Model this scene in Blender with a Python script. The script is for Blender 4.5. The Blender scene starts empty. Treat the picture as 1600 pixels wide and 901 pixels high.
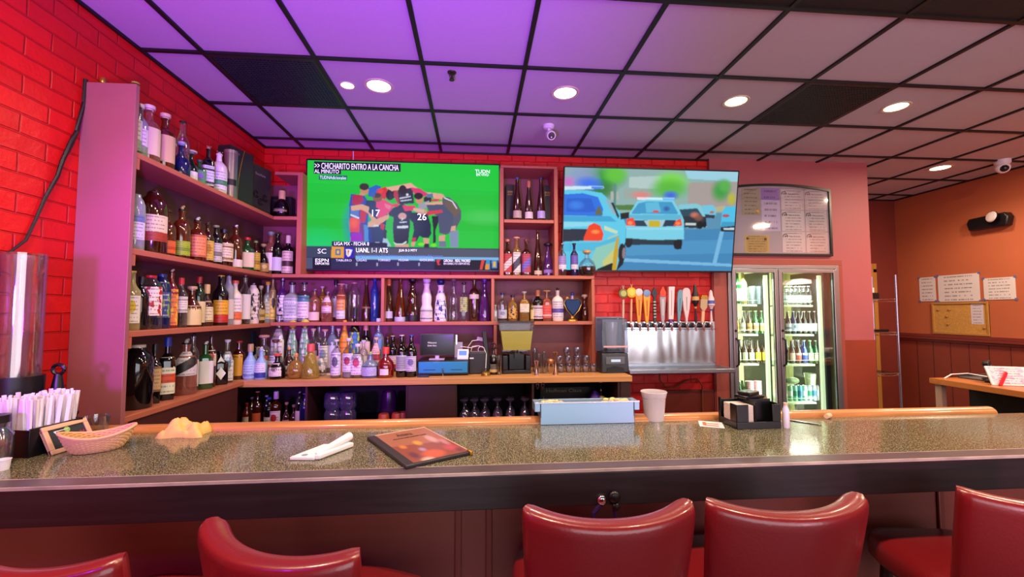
import bpy, math, random
import numpy as np
from mathutils import Vector, Matrix
R = math.radians
sin, cos, PI = math.sin, math.cos, math.pi
random.seed(7)
SC = bpy.context.scene
COL = SC.collection

# ------------------------------------------------------------------ camera, sky, light, exposure
F, YAW, PITCH, ROLL, EYE = 672.492, 0.083934, 0.053123, -0.0010537, 1.58
def _axes():
    f = Vector((sin(YAW)*cos(PITCH), cos(YAW)*cos(PITCH), sin(PITCH)))
    r = Vector((cos(YAW), -sin(YAW), 0)); u = r.cross(f)
    return cos(ROLL)*r + sin(ROLL)*u, -sin(ROLL)*r + cos(ROLL)*u, f
CR, CU, CF = _axes()
CO = Vector((0, 0, EYE))
cam = bpy.data.cameras.new('camera'); cam.sensor_width = 36; cam.lens = F/1600*36; cam.clip_start = .05
camo = bpy.data.objects.new('camera', cam); COL.objects.link(camo)
camo.matrix_world = Matrix(((CR.x, CU.x, -CF.x, 0), (CR.y, CU.y, -CF.y, 0), (CR.z, CU.z, -CF.z, EYE), (0, 0, 0, 1)))
SC.camera = camo
SC.view_settings.view_transform = 'Standard'; SC.view_settings.look = 'None'
SC.view_settings.exposure = 0.0; SC.view_settings.gamma = 1; SC.view_settings.use_curve_mapping = False
w = bpy.data.worlds.new('sky'); SC.world = w; w.use_nodes = True
w.node_tree.nodes['Background'].inputs[0].default_value = (1, .86, .92, 1)
w.node_tree.nodes['Background'].inputs[1].default_value = 0.47
SC.cycles.transparent_max_bounces = 24
SC.cycles.max_bounces = 8
SC.cycles.caustics_refractive = False; SC.cycles.caustics_reflective = False

def area(name, loc, aim, size, power, color, sy=None, parent=None):
    l = bpy.data.lights.new(name, 'AREA'); l.energy = power; l.color = color; l.size = size
    if sy: l.shape = 'RECTANGLE'; l.size_y = sy
    o = bpy.data.objects.new(name, l); COL.objects.link(o); o.location = loc
    d = Vector(aim) - Vector(loc); o.rotation_euler = d.to_track_quat('-Z', 'Y').to_euler()
    if parent: o.parent = parent
    return o
area('assumed_window_light', (1.8, -2.6, 1.7), (1.6, 4, 1.5), 5.5, 120, (.95, .94, 1), 1.9)  # assumed daylight source behind the camera; no window is built there
def spot(name, loc, aim, ang, power, color, blend=1, r=.06):
    l = bpy.data.lights.new(name, 'SPOT'); l.energy = power; l.color = color; l.spot_size = R(ang); l.spot_blend = blend; l.shadow_soft_size = r
    o = bpy.data.objects.new(name, l); COL.objects.link(o); o.location = loc
    o.rotation_euler = (Vector(aim)-Vector(loc)).to_track_quat('-Z', 'Y').to_euler(); return o
spot('assumed_purple_ceiling_lamp', (-.35, .1, 1.35), (-.75, 2.1, 3.05), 88, 520, (.33, .03, 1), .9, .1)  # unseen source, assumed from the purple cast on the left ceiling tiles
spot('pink_ceiling_fill', (1.6, -.2, 1.2), (1.9, 2.6, 3.05), 120, 75, (1, .30, .62), 1, .1)  # broad pink fill added to tint the ceiling; stands for no fixture
spot('assumed_purple_shelf_lamp', (-1.45, 0, 1.62), (-1.08, 3.94, 1.80), 44, 300, (.42, .04, 1), .6, .13)  # assumed purple lamp, unseen, placed to light the panel edge and back shelves
spot('assumed_purple_seat_lamp', (-1.3, .2, 2.1), (-.8, 1.0, 1.1), 75, 26, (.33, .02, 1), .8, .05)  # assumed purple lamp out of view, for the sheen on the left stools
for lx, ly, lp in ((-1.24, .96, 26), (-.02, .96, 26), (1.2, .96, 26), (2.42, .96, 26), (4.55, 2.75, 60), (4.75, 1.0, 30)):
    area('assumed_downlight', (lx, ly, 3.0), (lx, ly, 0), .16, lp, (1, .74, .5))  # assumed warm downlights, out of view; no fixtures are modelled for them

# ------------------------------------------------------------------ helpers
def ray(px, py): return CR*((px-800)/F) + CU*((450.5-py)/F) + CF
def on(ax, val, px, py):
    d = ray(px, py); return CO + d*((val-CO[ax])/d[ax])
def srgb(c):
    if isinstance(c, str):
        c = [int(c[i:i+2], 16)/255 for i in (0, 2, 4)]
    return tuple((x/12.92 if x <= .04045 else ((x+.055)/1.055)**2.4) for x in c)

_M = {}
def nt(name):
    m = bpy.data.materials.new(name); m.use_nodes = True
    t = m.node_tree; b = t.nodes['Principled BSDF']
    return m, t, b
def mat(name, c, rough=.5, metal=0, emis=0, coat=0, spec=.5, noise=0, nscale=20, bump=0, trans=0):
    if name in _M: return _M[name]
    m, t, b = nt(name); c = srgb(c)
    b.inputs['Base Color'].default_value = (*c, 1); b.inputs['Roughness'].default_value = rough
    b.inputs['Metallic'].default_value = metal; b.inputs['Coat Weight'].default_value = coat
    b.inputs['Specular IOR Level'].default_value = spec; b.inputs['Transmission Weight'].default_value = trans
    if emis: b.inputs['Emission Color'].default_value = (*c, 1); b.inputs['Emission Strength'].default_value = emis
    if noise or bump:
        tc = t.nodes.new('ShaderNodeTexCoord'); n = t.nodes.new('ShaderNodeTexNoise')
        n.inputs['Scale'].default_value = nscale; n.inputs['Detail'].default_value = 5
        t.links.new(tc.outputs['Object'], n.inputs['Vector'])
        if noise:
            r = t.nodes.new('ShaderNodeValToRGB')
            r.color_ramp.elements[0].position = .3; r.color_ramp.elements[1].position = .7
            r.color_ramp.elements[0].color = (*[x*(1-noise) for x in c], 1)
            r.color_ramp.elements[1].color = (*[min(1, x*(1+noise)) for x in c], 1)
            t.links.new(n.outputs[0], r.inputs[0]); t.links.new(r.outputs[0], b.inputs['Base Color'])
        if bump:
            bp = t.nodes.new('ShaderNodeBump'); bp.inputs['Strength'].default_value = bump; bp.inputs['Distance'].default_value = .01
            t.links.new(n.outputs[0], bp.inputs['Height']); t.links.new(bp.outputs[0], b.inputs['Normal'])
    _M[name] = m; return m
def wood(name, c, dark=.55, axis=0, scale=3, rough=.4, coat=0):
    if name in _M: return _M[name]
    m, t, b = nt(name); c = srgb(c)
    tc = t.nodes.new('ShaderNodeTexCoord'); mp = t.nodes.new('ShaderNodeMapping')
    s = [scale*9]*3; s[axis] = scale*.7; mp.inputs['Scale'].default_value = s
    n = t.nodes.new('ShaderNodeTexNoise'); n.inputs['Scale'].default_value = 1; n.inputs['Detail'].default_value = 8; n.inputs['Distortion'].default_value = .6
    r = t.nodes.new('ShaderNodeValToRGB'); r.color_ramp.elements[0].position = .3; r.color_ramp.elements[1].position = .68
    r.color_ramp.elements[0].color = (*[x*dark for x in c], 1); r.color_ramp.elements[1].color = (*c, 1)
    t.links.new(tc.outputs['Object'], mp.inputs[0]); t.links.new(mp.outputs[0], n.inputs['Vector'])
    t.links.new(n.outputs[0], r.inputs[0]); t.links.new(r.outputs[0], b.inputs['Base Color'])
    b.inputs['Roughness'].default_value = rough; b.inputs['Coat Weight'].default_value = coat
    bp = t.nodes.new('ShaderNodeBump'); bp.inputs['Strength'].default_value = .12; bp.inputs['Distance'].default_value = .004
    t.links.new(n.outputs[0], bp.inputs['Height']); t.links.new(bp.outputs[0], b.inputs['Normal'])
    _M[name] = m; return m
def brick(name, c, u, dirt=True):
    m, t, b = nt(name); c = srgb(c)
    g = t.nodes.new('ShaderNodeTexCoord'); s = t.nodes.new('ShaderNodeSeparateXYZ'); cb = t.nodes.new('ShaderNodeCombineXYZ')
    t.links.new(g.outputs['Object'], s.inputs[0]); t.links.new(s.outputs[u], cb.inputs[0]); t.links.new(s.outputs[2], cb.inputs[1])
    wob = t.nodes.new('ShaderNodeTexNoise'); wob.inputs['Scale'].default_value = 6
    t.links.new(cb.outputs[0], wob.inputs['Vector'])
    vm = t.nodes.new('ShaderNodeVectorMath'); vm.operation = 'SCALE'; vm.inputs['Scale'].default_value = .012
    t.links.new(wob.outputs['Color'], vm.inputs[0])
    va = t.nodes.new('ShaderNodeVectorMath'); t.links.new(cb.outputs[0], va.inputs[0]); t.links.new(vm.outputs[0], va.inputs[1])
    br = t.nodes.new('ShaderNodeTexBrick'); br.inputs['Scale'].default_value = 1; br.inputs['Brick Width'].default_value = .225
    br.inputs['Row Height'].default_value = .083; br.inputs['Mortar Size'].default_value = .0055; br.inputs['Mortar Smooth'].default_value = .6
    br.inputs['Color1'].default_value = (*c, 1); br.inputs['Color2'].default_value = (*[x*.85 for x in c], 1)
    br.inputs['Mortar'].default_value = (*[x*.7 for x in c], 1)
    t.links.new(va.outputs[0], br.inputs['Vector'])
    t.links.new(br.outputs['Color'], b.inputs['Base Color'])
    n = t.nodes.new('ShaderNodeTexNoise'); n.inputs['Scale'].default_value = 14; n.inputs['Detail'].default_value = 6; n.inputs['Roughness'].default_value = .6
    t.links.new(g.outputs['Object'], n.inputs['Vector'])
    mu = t.nodes.new('ShaderNodeMath'); mu.operation = 'MULTIPLY'; mu.inputs[1].default_value = -1.3
    t.links.new(br.outputs['Fac'], mu.inputs[0])
    ad = t.nodes.new('ShaderNodeMath'); t.links.new(mu.outputs[0], ad.inputs[0]); t.links.new(n.outputs[0], ad.inputs[1])
    bp = t.nodes.new('ShaderNodeBump'); bp.inputs['Strength'].default_value = .75; bp.inputs['Distance'].default_value = .009
    t.links.new(ad.outputs[0], bp.inputs['Height']); t.links.new(bp.outputs[0], b.inputs['Normal'])
    b.inputs['Roughness'].default_value = .42
    return m
def glass(name, c, dens=.0, edge=.35, gloss=.08):
    """see-through coloured glass: tinted transparency, a share of body colour, fresnel gloss"""
    if name in _M: return _M[name]
    m = bpy.data.materials.new(name); m.use_nodes = True; t = m.node_tree
    for n in list(t.nodes):
        if n.type != 'OUTPUT_MATERIAL': t.nodes.remove(n)
    out = t.nodes[0]; c = srgb(c)
    tr = t.nodes.new('ShaderNodeBsdfTransparent'); tr.inputs[0].default_value = (*[x**.6 for x in c], 1)
    df = t.nodes.new('ShaderNodeBsdfPrincipled'); k_ = .3 if min(c) > .45 and dens < .2 else .8
    df.inputs['Base Color'].default_value = (*[x*k_ for x in c], 1); df.inputs['Roughness'].default_value = .12
    gl = t.nodes.new('ShaderNodeBsdfGlossy'); gl.inputs['Roughness'].default_value = .05
    lw = t.nodes.new('ShaderNodeLayerWeight'); lw.inputs['Blend'].default_value = .35
    ma = t.nodes.new('ShaderNodeMath'); ma.operation = 'MULTIPLY_ADD'; ma.inputs[1].default_value = edge; ma.inputs[2].default_value = dens; ma.use_clamp = True
    t.links.new(lw.outputs['Facing'], ma.inputs[0])
    m1 = t.nodes.new('ShaderNodeMixShader'); t.links.new(ma.outputs[0], m1.inputs[0]); t.links.new(tr.outputs[0], m1.inputs[1]); t.links.new(df.outputs[0], m1.inputs[2])
    fr = t.nodes.new('ShaderNodeMath'); fr.operation = 'MULTIPLY_ADD'; fr.inputs[1].default_value = .38; fr.inputs[2].default_value = gloss
    t.links.new(lw.outputs['Fresnel'], fr.inputs[0])
    m2 = t.nodes.new('ShaderNodeMixShader'); t.links.new(fr.outputs[0], m2.inputs[0]); t.links.new(m1.outputs[0], m2.inputs[1]); t.links.new(gl.outputs[0], m2.inputs[2])
    t.links.new(m2.outputs[0], out.inputs[0])
    _M[name] = m; return m

def label_mat(base, acc, style):
    key = f'label_{base}_{acc}_{style}'
    if key in _M: return _M[key]
    m, t, b = nt(key); L = t.links.new
    uv = t.nodes.new('ShaderNodeUVMap'); s = t.nodes.new('ShaderNodeSeparateXYZ'); L(uv.outputs[0], s.inputs[0])
    U, V = s.outputs[0], s.outputs[1]
    def M(op, a, bb=None, c=None):
        n = t.nodes.new('ShaderNodeMath'); n.operation = op
        for i, x in enumerate((a, bb, c)):
            if x is None: continue
            if isinstance(x, (int, float)): n.inputs[i].default_value = x
            else: L(x, n.inputs[i])
        return n.outputs[0]
    def box(x, lo, hi): return M('MULTIPLY', M('GREATER_THAN', x, lo), M('LESS_THAN', x, hi))
    cu, cv = M('SUBTRACT', U, .5), M('SUBTRACT', V, .5)
    if style == 'disc':
        f = M('LESS_THAN', M('ADD', M('MULTIPLY', cu, cu), M('MULTIPLY', M('SUBTRACT', V, .6), M('SUBTRACT', V, .6))), .05)
    elif style == 'band': f = box(V, .3, .55)
    elif style == 'low': f = M('LESS_THAN', V, .35)
    elif style == 'top': f = M('GREATER_THAN', V, .72)
    elif style == 'diag': f = box(M('ADD', V, M('MULTIPLY', U, -.5)), -.02, .4)
    elif style == 'two': f = M('ADD', box(V, .1, .2), box(V, .75, .85))
    elif style == 'blob':
        n = t.nodes.new('ShaderNodeTexNoise'); n.inputs['Scale'].default_value = 4; L(uv.outputs[0], n.inputs['Vector']); f = M('GREATER_THAN', n.outputs[0], .53)
    elif style == 'frame': f = M('GREATER_THAN', M('MAXIMUM', M('ABSOLUTE', cu), M('ABSOLUTE', cv)), .42)
    else: f = M('MULTIPLY', U, 0)
    mx = t.nodes.new('ShaderNodeMix'); mx.data_type = 'RGBA'; L(f, mx.inputs['Factor'])
    mx.inputs['A'].default_value = (*srgb(base), 1); mx.inputs['B'].default_value = (*srgb(acc), 1)
    # small print: broken dark lines
    n = t.nodes.new('ShaderNodeTexNoise'); n.inputs['Scale'].default_value = 1
    cb = t.nodes.new('ShaderNodeCombineXYZ'); L(M('MULTIPLY', U, 22), cb.inputs[0]); L(M('MULTIPLY', M('FLOOR', M('MULTIPLY', V, 7)), 5.3), cb.inputs[1]); L(cb.outputs[0], n.inputs['Vector'])
    ln = M('MULTIPLY', M('MULTIPLY', box(M('FRACT', M('MULTIPLY', V, 7)), .3, .62), M('GREATER_THAN', n.outputs[0], .47)), box(U, .16, .84))
    ln = M('MULTIPLY', ln, .0 if style == 'plain' else .6)
    m2 = t.nodes.new('ShaderNodeMix'); m2.data_type = 'RGBA'; L(ln, m2.inputs['Factor']); L(mx.outputs['Result'], m2.inputs['A'])
    lum = sum(srgb(base)); m2.inputs['B'].default_value = (.03, .025, .03, 1) if lum > .35 else (.7, .6, .5, 1)
    L(m2.outputs['Result'], b.inputs['Base Color']); b.inputs['Roughness'].default_value = .45
    _M[key] = m; return m

class MB:
    def __init__(s): s.v = []; s.f = []; s.mi = []; s.uv = {}
    def add(s, vs, fs, mi=0, uvs=None):
        b = len(s.v); s.v += [tuple(v) for v in vs]
        for k, f in enumerate(fs):
            if uvs: s.uv[len(s.f)] = [uvs[i] for i in f]
            s.f.append([b+i for i in f]); s.mi.append(mi)
        return s
    def box(s, x0, x1, y0, y1, z0, z1, mi=0, rot=0, o=(0, 0)):
        vs = [(x, y, z) for z in (z0, z1) for y in (y0, y1) for x in (x0, x1)]
        if rot: vs = [(o[0]+(x-o[0])*cos(rot)-(y-o[1])*sin(rot), o[1]+(x-o[0])*sin(rot)+(y-o[1])*cos(rot), z) for x, y, z in vs]
        return s.add(vs, [(0, 2, 3, 1), (4, 5, 7, 6), (0, 1, 5, 4), (2, 6, 7, 3), (0, 4, 6, 2), (1, 3, 7, 5)], mi)
    def lathe(s, prof, n=20, c=(0, 0, 0), mi=0, sq=None, cap=True, flat=1.0, axis=2):
        """prof: (radius, z) list; sq: list of superellipse powers per ring"""
        vs = []
        for k, (r, z) in enumerate(prof):
            p = (sq[k] if sq else 1)
            for i in range(n):
                a = 2*PI*(i+.5)/n; ca, sa = cos(a), sin(a)
                if p != 1:
                    q = (abs(ca)**p + abs(sa)**p)**(-1/p); q = min(q, 1.3); ca, sa = ca*q, sa*q
                x, y = r*ca, r*sa*flat
                vs.append((c[0]+x, c[1]+y, c[2]+z) if axis == 2 else ((c[0]+x, c[1]-z, c[2]+y) if axis == 1 else (c[0]+z, c[1]+x, c[2]+y)))
        fs = [(k*n+i, k*n+(i+1) % n, (k+1)*n+(i+1) % n, (k+1)*n+i) for k in range(len(prof)-1) for i in range(n)]
        if cap: fs += [tuple(range(n-1, -1, -1)), tuple((len(prof)-1)*n+i for i in range(n))]
        return s.add(vs, fs, mi)
    def cyl(s, r, z0, z1, c=(0, 0, 0), n=20, mi=0, r2=None, axis=2):
        return s.lathe([(r, z0), (r2 if r2 is not None else r, z1)], n, c, mi, axis=axis)
    def tube(s, pts, r, n=8, mi=0, closed=False):
        pts = [Vector(p) for p in pts]; vs = []; N = len(pts); up = Vector((.13, .21, 1)).normalized()
        rr = r if hasattr(r, '__len__') else [r]*N
        for k, p in enumerate(pts):
            a = pts[(k-1) % N] if (closed or k) else p; b = pts[(k+1) % N] if (closed or k < N-1) else p
            d = (b-a).normalized(); x = d.cross(up)
            if x.length < .05: x = d.cross(Vector((1, 0, 0)))
            x.normalize(); y = d.cross(x)
            for i in range(n):
                q = 2*PI*i/n; vs.append(p + x*cos(q)*rr[k] + y*sin(q)*rr[k])
        fs = [(k*n+i, k*n+(i+1) % n, (k+1) % N*n+(i+1) % n, (k+1) % N*n+i) for k in range(N if closed else N-1) for i in range(n)]
        if not closed: fs += [tuple(range(n-1, -1, -1)), tuple((N-1)*n+i for i in range(n))]
        return s.add(vs, fs, mi)
    def prism(s, poly, y0, y1, mi=0, plane='xz'):
        n = len(poly)
        if plane == 'xz': vs = [(x, y, z) for y in (y0, y1) for x, z in poly]
        elif plane == 'xy': vs = [(x, y, z) for z in (y0, y1) for x, y in poly]
        else: vs = [(x, y, z) for x in (y0, y1) for y, z in poly]
        return s.add(vs, [tuple(range(n)), tuple(range(2*n-1, n-1, -1))] + [(i, n+i, n+(i+1) % n, (i+1) % n) for i in range(n)], mi)
    def sph(s, r, c, n=14, mi=0, sx=1, sy=1, sz=1):
        m = n//2+1
        prof = [(max(r*sin(PI*k/m), 1e-4), -r*cos(PI*k/m)*sz) for k in range(m+1)]
        b = len(s.v); s.lathe(prof, n, (0, 0, 0), mi)
        for i in range(b, len(s.v)):
            v = s.v[i]; s.v[i] = (v[0]*sx+c[0], v[1]*sy+c[1], v[2]+c[2])
        return s
    def quad(s, a, b, c, d, mi=0): return s.add([a, b, c, d], [(0, 1, 2, 3)], mi, [(0, 0), (1, 0), (1, 1), (0, 1)])
    def make(s, name, mats, parent=None, bevel=0, loc=(0, 0, 0), smooth=35, seg=2):
        me = bpy.data.meshes.new(name); me.from_pydata(s.v, [], s.f)
        if not isinstance(mats, (list, tuple)): mats = [mats]
        for m in mats: me.materials.append(m)
        if len(mats) > 1: me.polygons.foreach_set('material_index', s.mi)
        if s.uv:
            uvl = me.uv_layers.new(name='UVMap')
            for p in me.polygons:
                if p.index in s.uv:
                    for li, q in zip(p.loop_indices, s.uv[p.index]): uvl.data[li].uv = q
        me.update()
        import bmesh
        bm = bmesh.new(); bm.from_mesh(me)
        if not s.uv: bmesh.ops.recalc_face_normals(bm, faces=bm.faces)
        bm.to_mesh(me); bm.free()
        if smooth: me.shade_smooth(); me.set_sharp_from_angle(angle=R(smooth))
        o = bpy.data.objects.new(name, me); COL.objects.link(o); o.location = loc
        if parent: o.parent = parent
        if bevel:
            b = o.modifiers.new('bevel', 'BEVEL'); b.width = bevel; b.segments = seg; b.limit_method = 'ANGLE'; b.angle_limit = R(40)
        return o

def tag(o, label, cat, group=None):
    o['label'] = label; o['category'] = cat
    if group: o['group'] = group
    return o
def thing(name, label, cat, loc=(0, 0, 0), rz=0, group=None, rx=0):
    o = bpy.data.objects.new(name, None); COL.objects.link(o); o.empty_display_size = .05
    o.location = loc; o.rotation_euler = (rx, 0, rz); return tag(o, label, cat, group)
def struct(name, mb, m, bevel=0, parent=None):
    o = mb.make(name, m, parent, bevel)
    if not parent: o['kind'] = 'structure'
    return o
def copy_tree(o, parent=None):
    c = o.copy(); COL.objects.link(c); c.parent = parent
    for ch in list(o.children): copy_tree(ch, c)
    return c
def text(name, s, m, parent, x, z, wd, h, y, thick=.0006, rx=PI/2, rz=0, align=None, spacing=1):
    """raised lettering whose lower-left corner stands at x, z, facing -y"""
    cu = bpy.data.curves.new(name, 'FONT'); cu.body = s; cu.extrude = .01; cu.space_character = spacing; cu.resolution_u = 3
    t = bpy.data.objects.new(name, cu); COL.objects.link(t)
    me = bpy.data.meshes.new_from_object(t.evaluated_get(bpy.context.evaluated_depsgraph_get()))
    bpy.data.objects.remove(t); bpy.data.curves.remove(cu)
    n = len(me.vertices); a = np.empty(n*3); me.vertices.foreach_get('co', a); a = a.reshape(-1, 3)
    lo, hi = a.min(0), a.max(0); a = (a-lo)/(hi-lo)
    q = np.stack([x+a[:, 0]*wd, y-thick*a[:, 2], z+a[:, 1]*h], -1)
    me.vertices.foreach_set('co', q.ravel()); me.materials.clear(); me.materials.append(m); me.update(); me.name = name
    o = bpy.data.objects.new(name, me); COL.objects.link(o); o.parent = parent
    return o

# ------------------------------------------------------------------ common materials
PAINT = mat('mauve_paint', 'b4644c', .5, noise=.06, nscale=3, bump=.03)
PAINTD = mat('mauve_paint_panel', '8a4c50', .5, noise=.12, nscale=4, bump=.03)
ROSE = mat('rose_wall_paint', 'a8565c', .55, noise=.05, nscale=2)
TERRA = mat('terracotta_wall_paint', 'bc6440', .6, noise=.05, nscale=2)
MAROON = mat('maroon_wainscot_paint', '7d2f24', .5, noise=.1, nscale=3)
BLACK = mat('black_plastic', '0e0d12', .35)
MBLACK = mat('matt_black', '0b0a0c', .7)
STEEL = mat('brushed_steel', 'c4ccd6', .28, 1, noise=.06, nscale=60)
CHROME = mat('chrome', 'dcdfe4', .12, 1)
ALU = mat('aluminium', 'a9a4ad', .38, .85)
GOLD = mat('gold_foil', 'd8a44a', .3, .9)
WHITE = mat('white_plastic', 'ece6ee', .4)
PAPER = mat('white_paper', 'e8dfe4', .7)
CLEAR = glass('clear_glass', 'eef2f6', .0, .35, .10)
CEILW = mat('ceiling_tile_white', 'c2bac4', .85, noise=.02, nscale=90, bump=.05)
CEILB = mat('ceiling_tile_black', '1d1613', .8, noise=.3, nscale=120)
GRID = mat('ceiling_grid_black', '0d0a0d', .55)
RAILW = wood('rail_wood', 'd08a50', .6, 0, 3, .3, .3)
OAK = wood('counter_oak', 'd99a5e', .7, 0, 3, .4)
DARKW = wood('dark_fascia_wood', '2b2226', .5, 0, 4, .38)

# ------------------------------------------------------------------ the room
CZ = 3.048; LX = -1.88; BY = 3.94; RX = 5.53
struct('floor', MB().box(LX-.1, RX+.1, -3.2, 6.2, -.1, 0), mat('floor_tile', '4a3430', .4, noise=.1, nscale=3))
struct('ceiling', MB().box(LX-.1, RX+.1, 1.887, 6.2, CZ, CZ+.08), CEILW)
struct('trim_1', MB().box(LX-.1, RX+.1, -3.2, 1.887, CZ-.004, CZ+.08), CEILB)
g = MB()
for i in range(-1, 13):
    x = .61*i-1.5408
    if LX < x < RX: g.box(x-.012, x+.012, -3.2 if i >= 4 else 1.1, BY if x < 3.87 else 5.2, CZ-.012, CZ+.002)
for j in range(-6, 6):
    y = .61*j+1.8868; g.box(LX if y < BY else 3.87, RX, y-.012, y+.012, CZ-.0125, CZ+.0015)
g.box(LX, 3.87, BY-.02, BY, CZ-.014, CZ+.001); g.box(LX, LX+.018, -3.2, BY, CZ-.014, CZ+.001)
g.box(RX-.02, RX, -3.2, 5.2, CZ-.014, CZ+.001); g.box(3.87, RX, 5.18, 5.2, CZ-.014, CZ+.001)
struct('trim_2', g, GRID)
struct('wall_left', MB().box(LX-.1, LX, -3.2, BY+.1, 0, CZ), brick('red_brick_left', 'dc1411', 1))
struct('wall_back', MB().box(LX, 2.24, BY, BY+.1, 0, CZ), brick('red_brick_back', 'e41a18', 0))
# rose painted wall round the cooler
bk = MB()
bk.box(2.235, 2.37, 3.90, 4.1, 0, CZ); bk.box(2.37, 3.52, 3.90, 4.05, 2.05, CZ); bk.box(3.52, 3.87, 3.90, 5.3, 0, CZ); bk.box(2.235, 3.52, 4.85, 4.95, 0, CZ)
struct('wall_cooler', bk, ROSE)
struct('trim_3', MB().box(3.553, 3.868, 3.892, 3.9, 0, 1.30), mat('red_brown_dado', '8f3826', .5, noise=.08, nscale=3))
struct('wall_recess', MB().box(3.87, 5.08, 5.2, 5.3, 2.13, CZ).box(5.22, RX, 5.2, 5.3, 0, CZ).box(5.08, 5.22, 5.2, 5.3, 2.13, CZ), MAROON)
struct('wall_kitchen', MB().box(3.87, RX, 6.1, 6.2, 0, CZ), mat('kitchen_yellow_wall', 'c9a45e', .6))
d1 = struct('door_1', MB().box(5.06, 5.16, 5.17, 5.30, 0, 2.13).box(5.16, 5.22, 5.185, 5.3, 0, 2.13).box(3.87, 5.22, 5.185, 5.3, 2.08, 2.2), wood('door_casing_wood', 'c88a3e', .8, 2, 2), .004)
struct('wall_right', MB().box(RX, RX+.1, -3.2, 6.2, 0, CZ), TERRA)
struct('trim_4', MB().box(RX-.012, RX, -3.2, 5.2, 0, 1.22), mat('red_brown_wainscot', '8c3c2a', .5, noise=.06, nscale=4))
struct('trim_5', MB().box(RX-.035, RX, -3.2, 5.2, 1.21, 1.235).box(RX-.05, RX, -3.2, 5.2, 1.235, 1.262).box(RX-.028, RX, -3.2, 5.2, 1.262, 1.30), mat('chair_rail_paint', '7a3026', .4), .004)
g = MB()
y = -3.
while y < 5.15: g.box(RX-.0135, RX-.0118, y, y+.006, 0.1, 1.21); y += .19
struct('trim_6', g, mat('wainscot_groove', '4c1d16', .6))
# dark wood dado under the brick behind the taps
struct('trim_7', MB().box(1.62, 2.24, BY-.03, BY, 0, .845), mat('dark_red_dado', '6e2418', .45, noise=.1, nscale=4), .003)
struct('trim_8', MB().box(2.24, 2.372, 3.885, 3.9, 0, 2.02).box(3.50, 3.55, 3.885, 3.9, 0, 2.02).box(2.24, 3.55, 3.885, 3.9, 2.02, 2.075), mat('terracotta_trim', '9a4a40', .45), .003)

# ------------------------------------------------------------------ the bar in the front
GR = None
def granite():
    m, t, b = nt('speckled_granite'); L = t.links.new
    tc = t.nodes.new('ShaderNodeTexCoord'); n = t.nodes.new('ShaderNodeTexNoise'); n.inputs['Scale'].default_value = 260; n.inputs['Detail'].default_value = 3
    v = t.nodes.new('ShaderNodeTexVoronoi'); v.inputs['Scale'].default_value = 330
    L(tc.outputs['Object'], n.inputs['Vector']); L(tc.outputs['Object'], v.inputs['Vector'])
    r = t.nodes.new('ShaderNodeValToRGB'); e = r.color_ramp.elements
    e[0].position = .35; e[0].color = (*srgb('1d1c10'), 1); e[1].position = .66; e[1].color = (*srgb('a89f68'), 1)
    k = r.color_ramp.elements.new(.5); k.color = (*srgb('585438'), 1)
    L(n.outputs[0], r.inputs[0])
    mx = t.nodes.new('ShaderNodeMix'); mx.data_type = 'RGBA'; mx.blend_type = 'OVERLAY'; mx.inputs['Factor'].default_value = .35
    L(r.outputs[0], mx.inputs['A']); L(v.outputs['Color'], mx.inputs['B'])
    hs = t.nodes.new('ShaderNodeHueSaturation'); hs.inputs['Saturation'].default_value = .7; L(mx.outputs['Result'], hs.inputs['Color'])
    L(hs.outputs[0], b.inputs['Base Color']); b.inputs['Roughness'].default_value = .12; b.inputs['Specular IOR Level'].default_value = .5
    return m
BX1 = 3.3
bar = thing('bar_counter', 'long bar with speckled granite top, dark wood edge and maroon panels', 'bar', (1.1, 1.7, 0))
def L_(x0, x1, y0, y1, z0, z1): return (x0-1.1, x1-1.1, y0-1.7, y1-1.7, z0, z1)
MB().box(*L_(LX, BX1, 1.462, 1.965, 1.03, 1.07)).make('granite_top', granite(), bar, .002)
MB().box(*L_(LX, BX1, 1.395, 1.4605, 1.03, 1.0705)).make('edge_strip', mat('worn_edge_laminate', '54464c', .3, noise=.2, nscale=7), bar, .003)
MB().box(*L_(LX, BX1, 1.4605, 1.4625, 1.06, 1.0712)).box(*L_(LX, BX1, 1.392, 1.3962, 1.062, 1.0712)).make('edge_bead', mat('pale_edge_bead', 'b8a49c', .4, noise=.3, nscale=9), bar)
MB().box(*L_(LX, BX1, 1.392, 1.43, .956, 1.062)).make('fascia', DARKW, bar, .003)
MB().box(*L_(LX, BX1, 1.43, 1.96, .99, 1.03)).make('underside', MBLACK, bar)
pr = MB(); N = 14
pts = [(1.968-1.7, 1.045)]+[(2.005-1.7-.037*cos(PI*k/N), 1.066+.030*sin(PI*k/N)) for k in range(N+1)]+[(2.042-1.7, 1.045)]
pr.prism(pts, LX-1.1, 2.60-1.1, plane='yz'); pr.make('back_rail', RAILW, bar)
PANEL = mat('maroon_bar_panel', '7a3c32', .42, noise=.18, nscale=2.2, bump=.05)
MB().box(*L_(LX, BX1, 1.60, 1.63, 0, 1.0)).make('front_panel', PANEL, bar)
b = MB()
for sx in (-.06, .05, 1.83):
    b.box(*L_(sx-.012, sx+.012, 1.588, 1.6, 0, .99))
b.box(*L_(LX, BX1, 1.585, 1.6, 0, .12)); b.make('panel_batten', mat('maroon_batten', '74322a', .4), bar, .004)
b = MB(); b.box(*L_(LX, BX1, 1.9, 1.93, 0, 1.0)).make('rear_panel', MAROON, bar)

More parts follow.
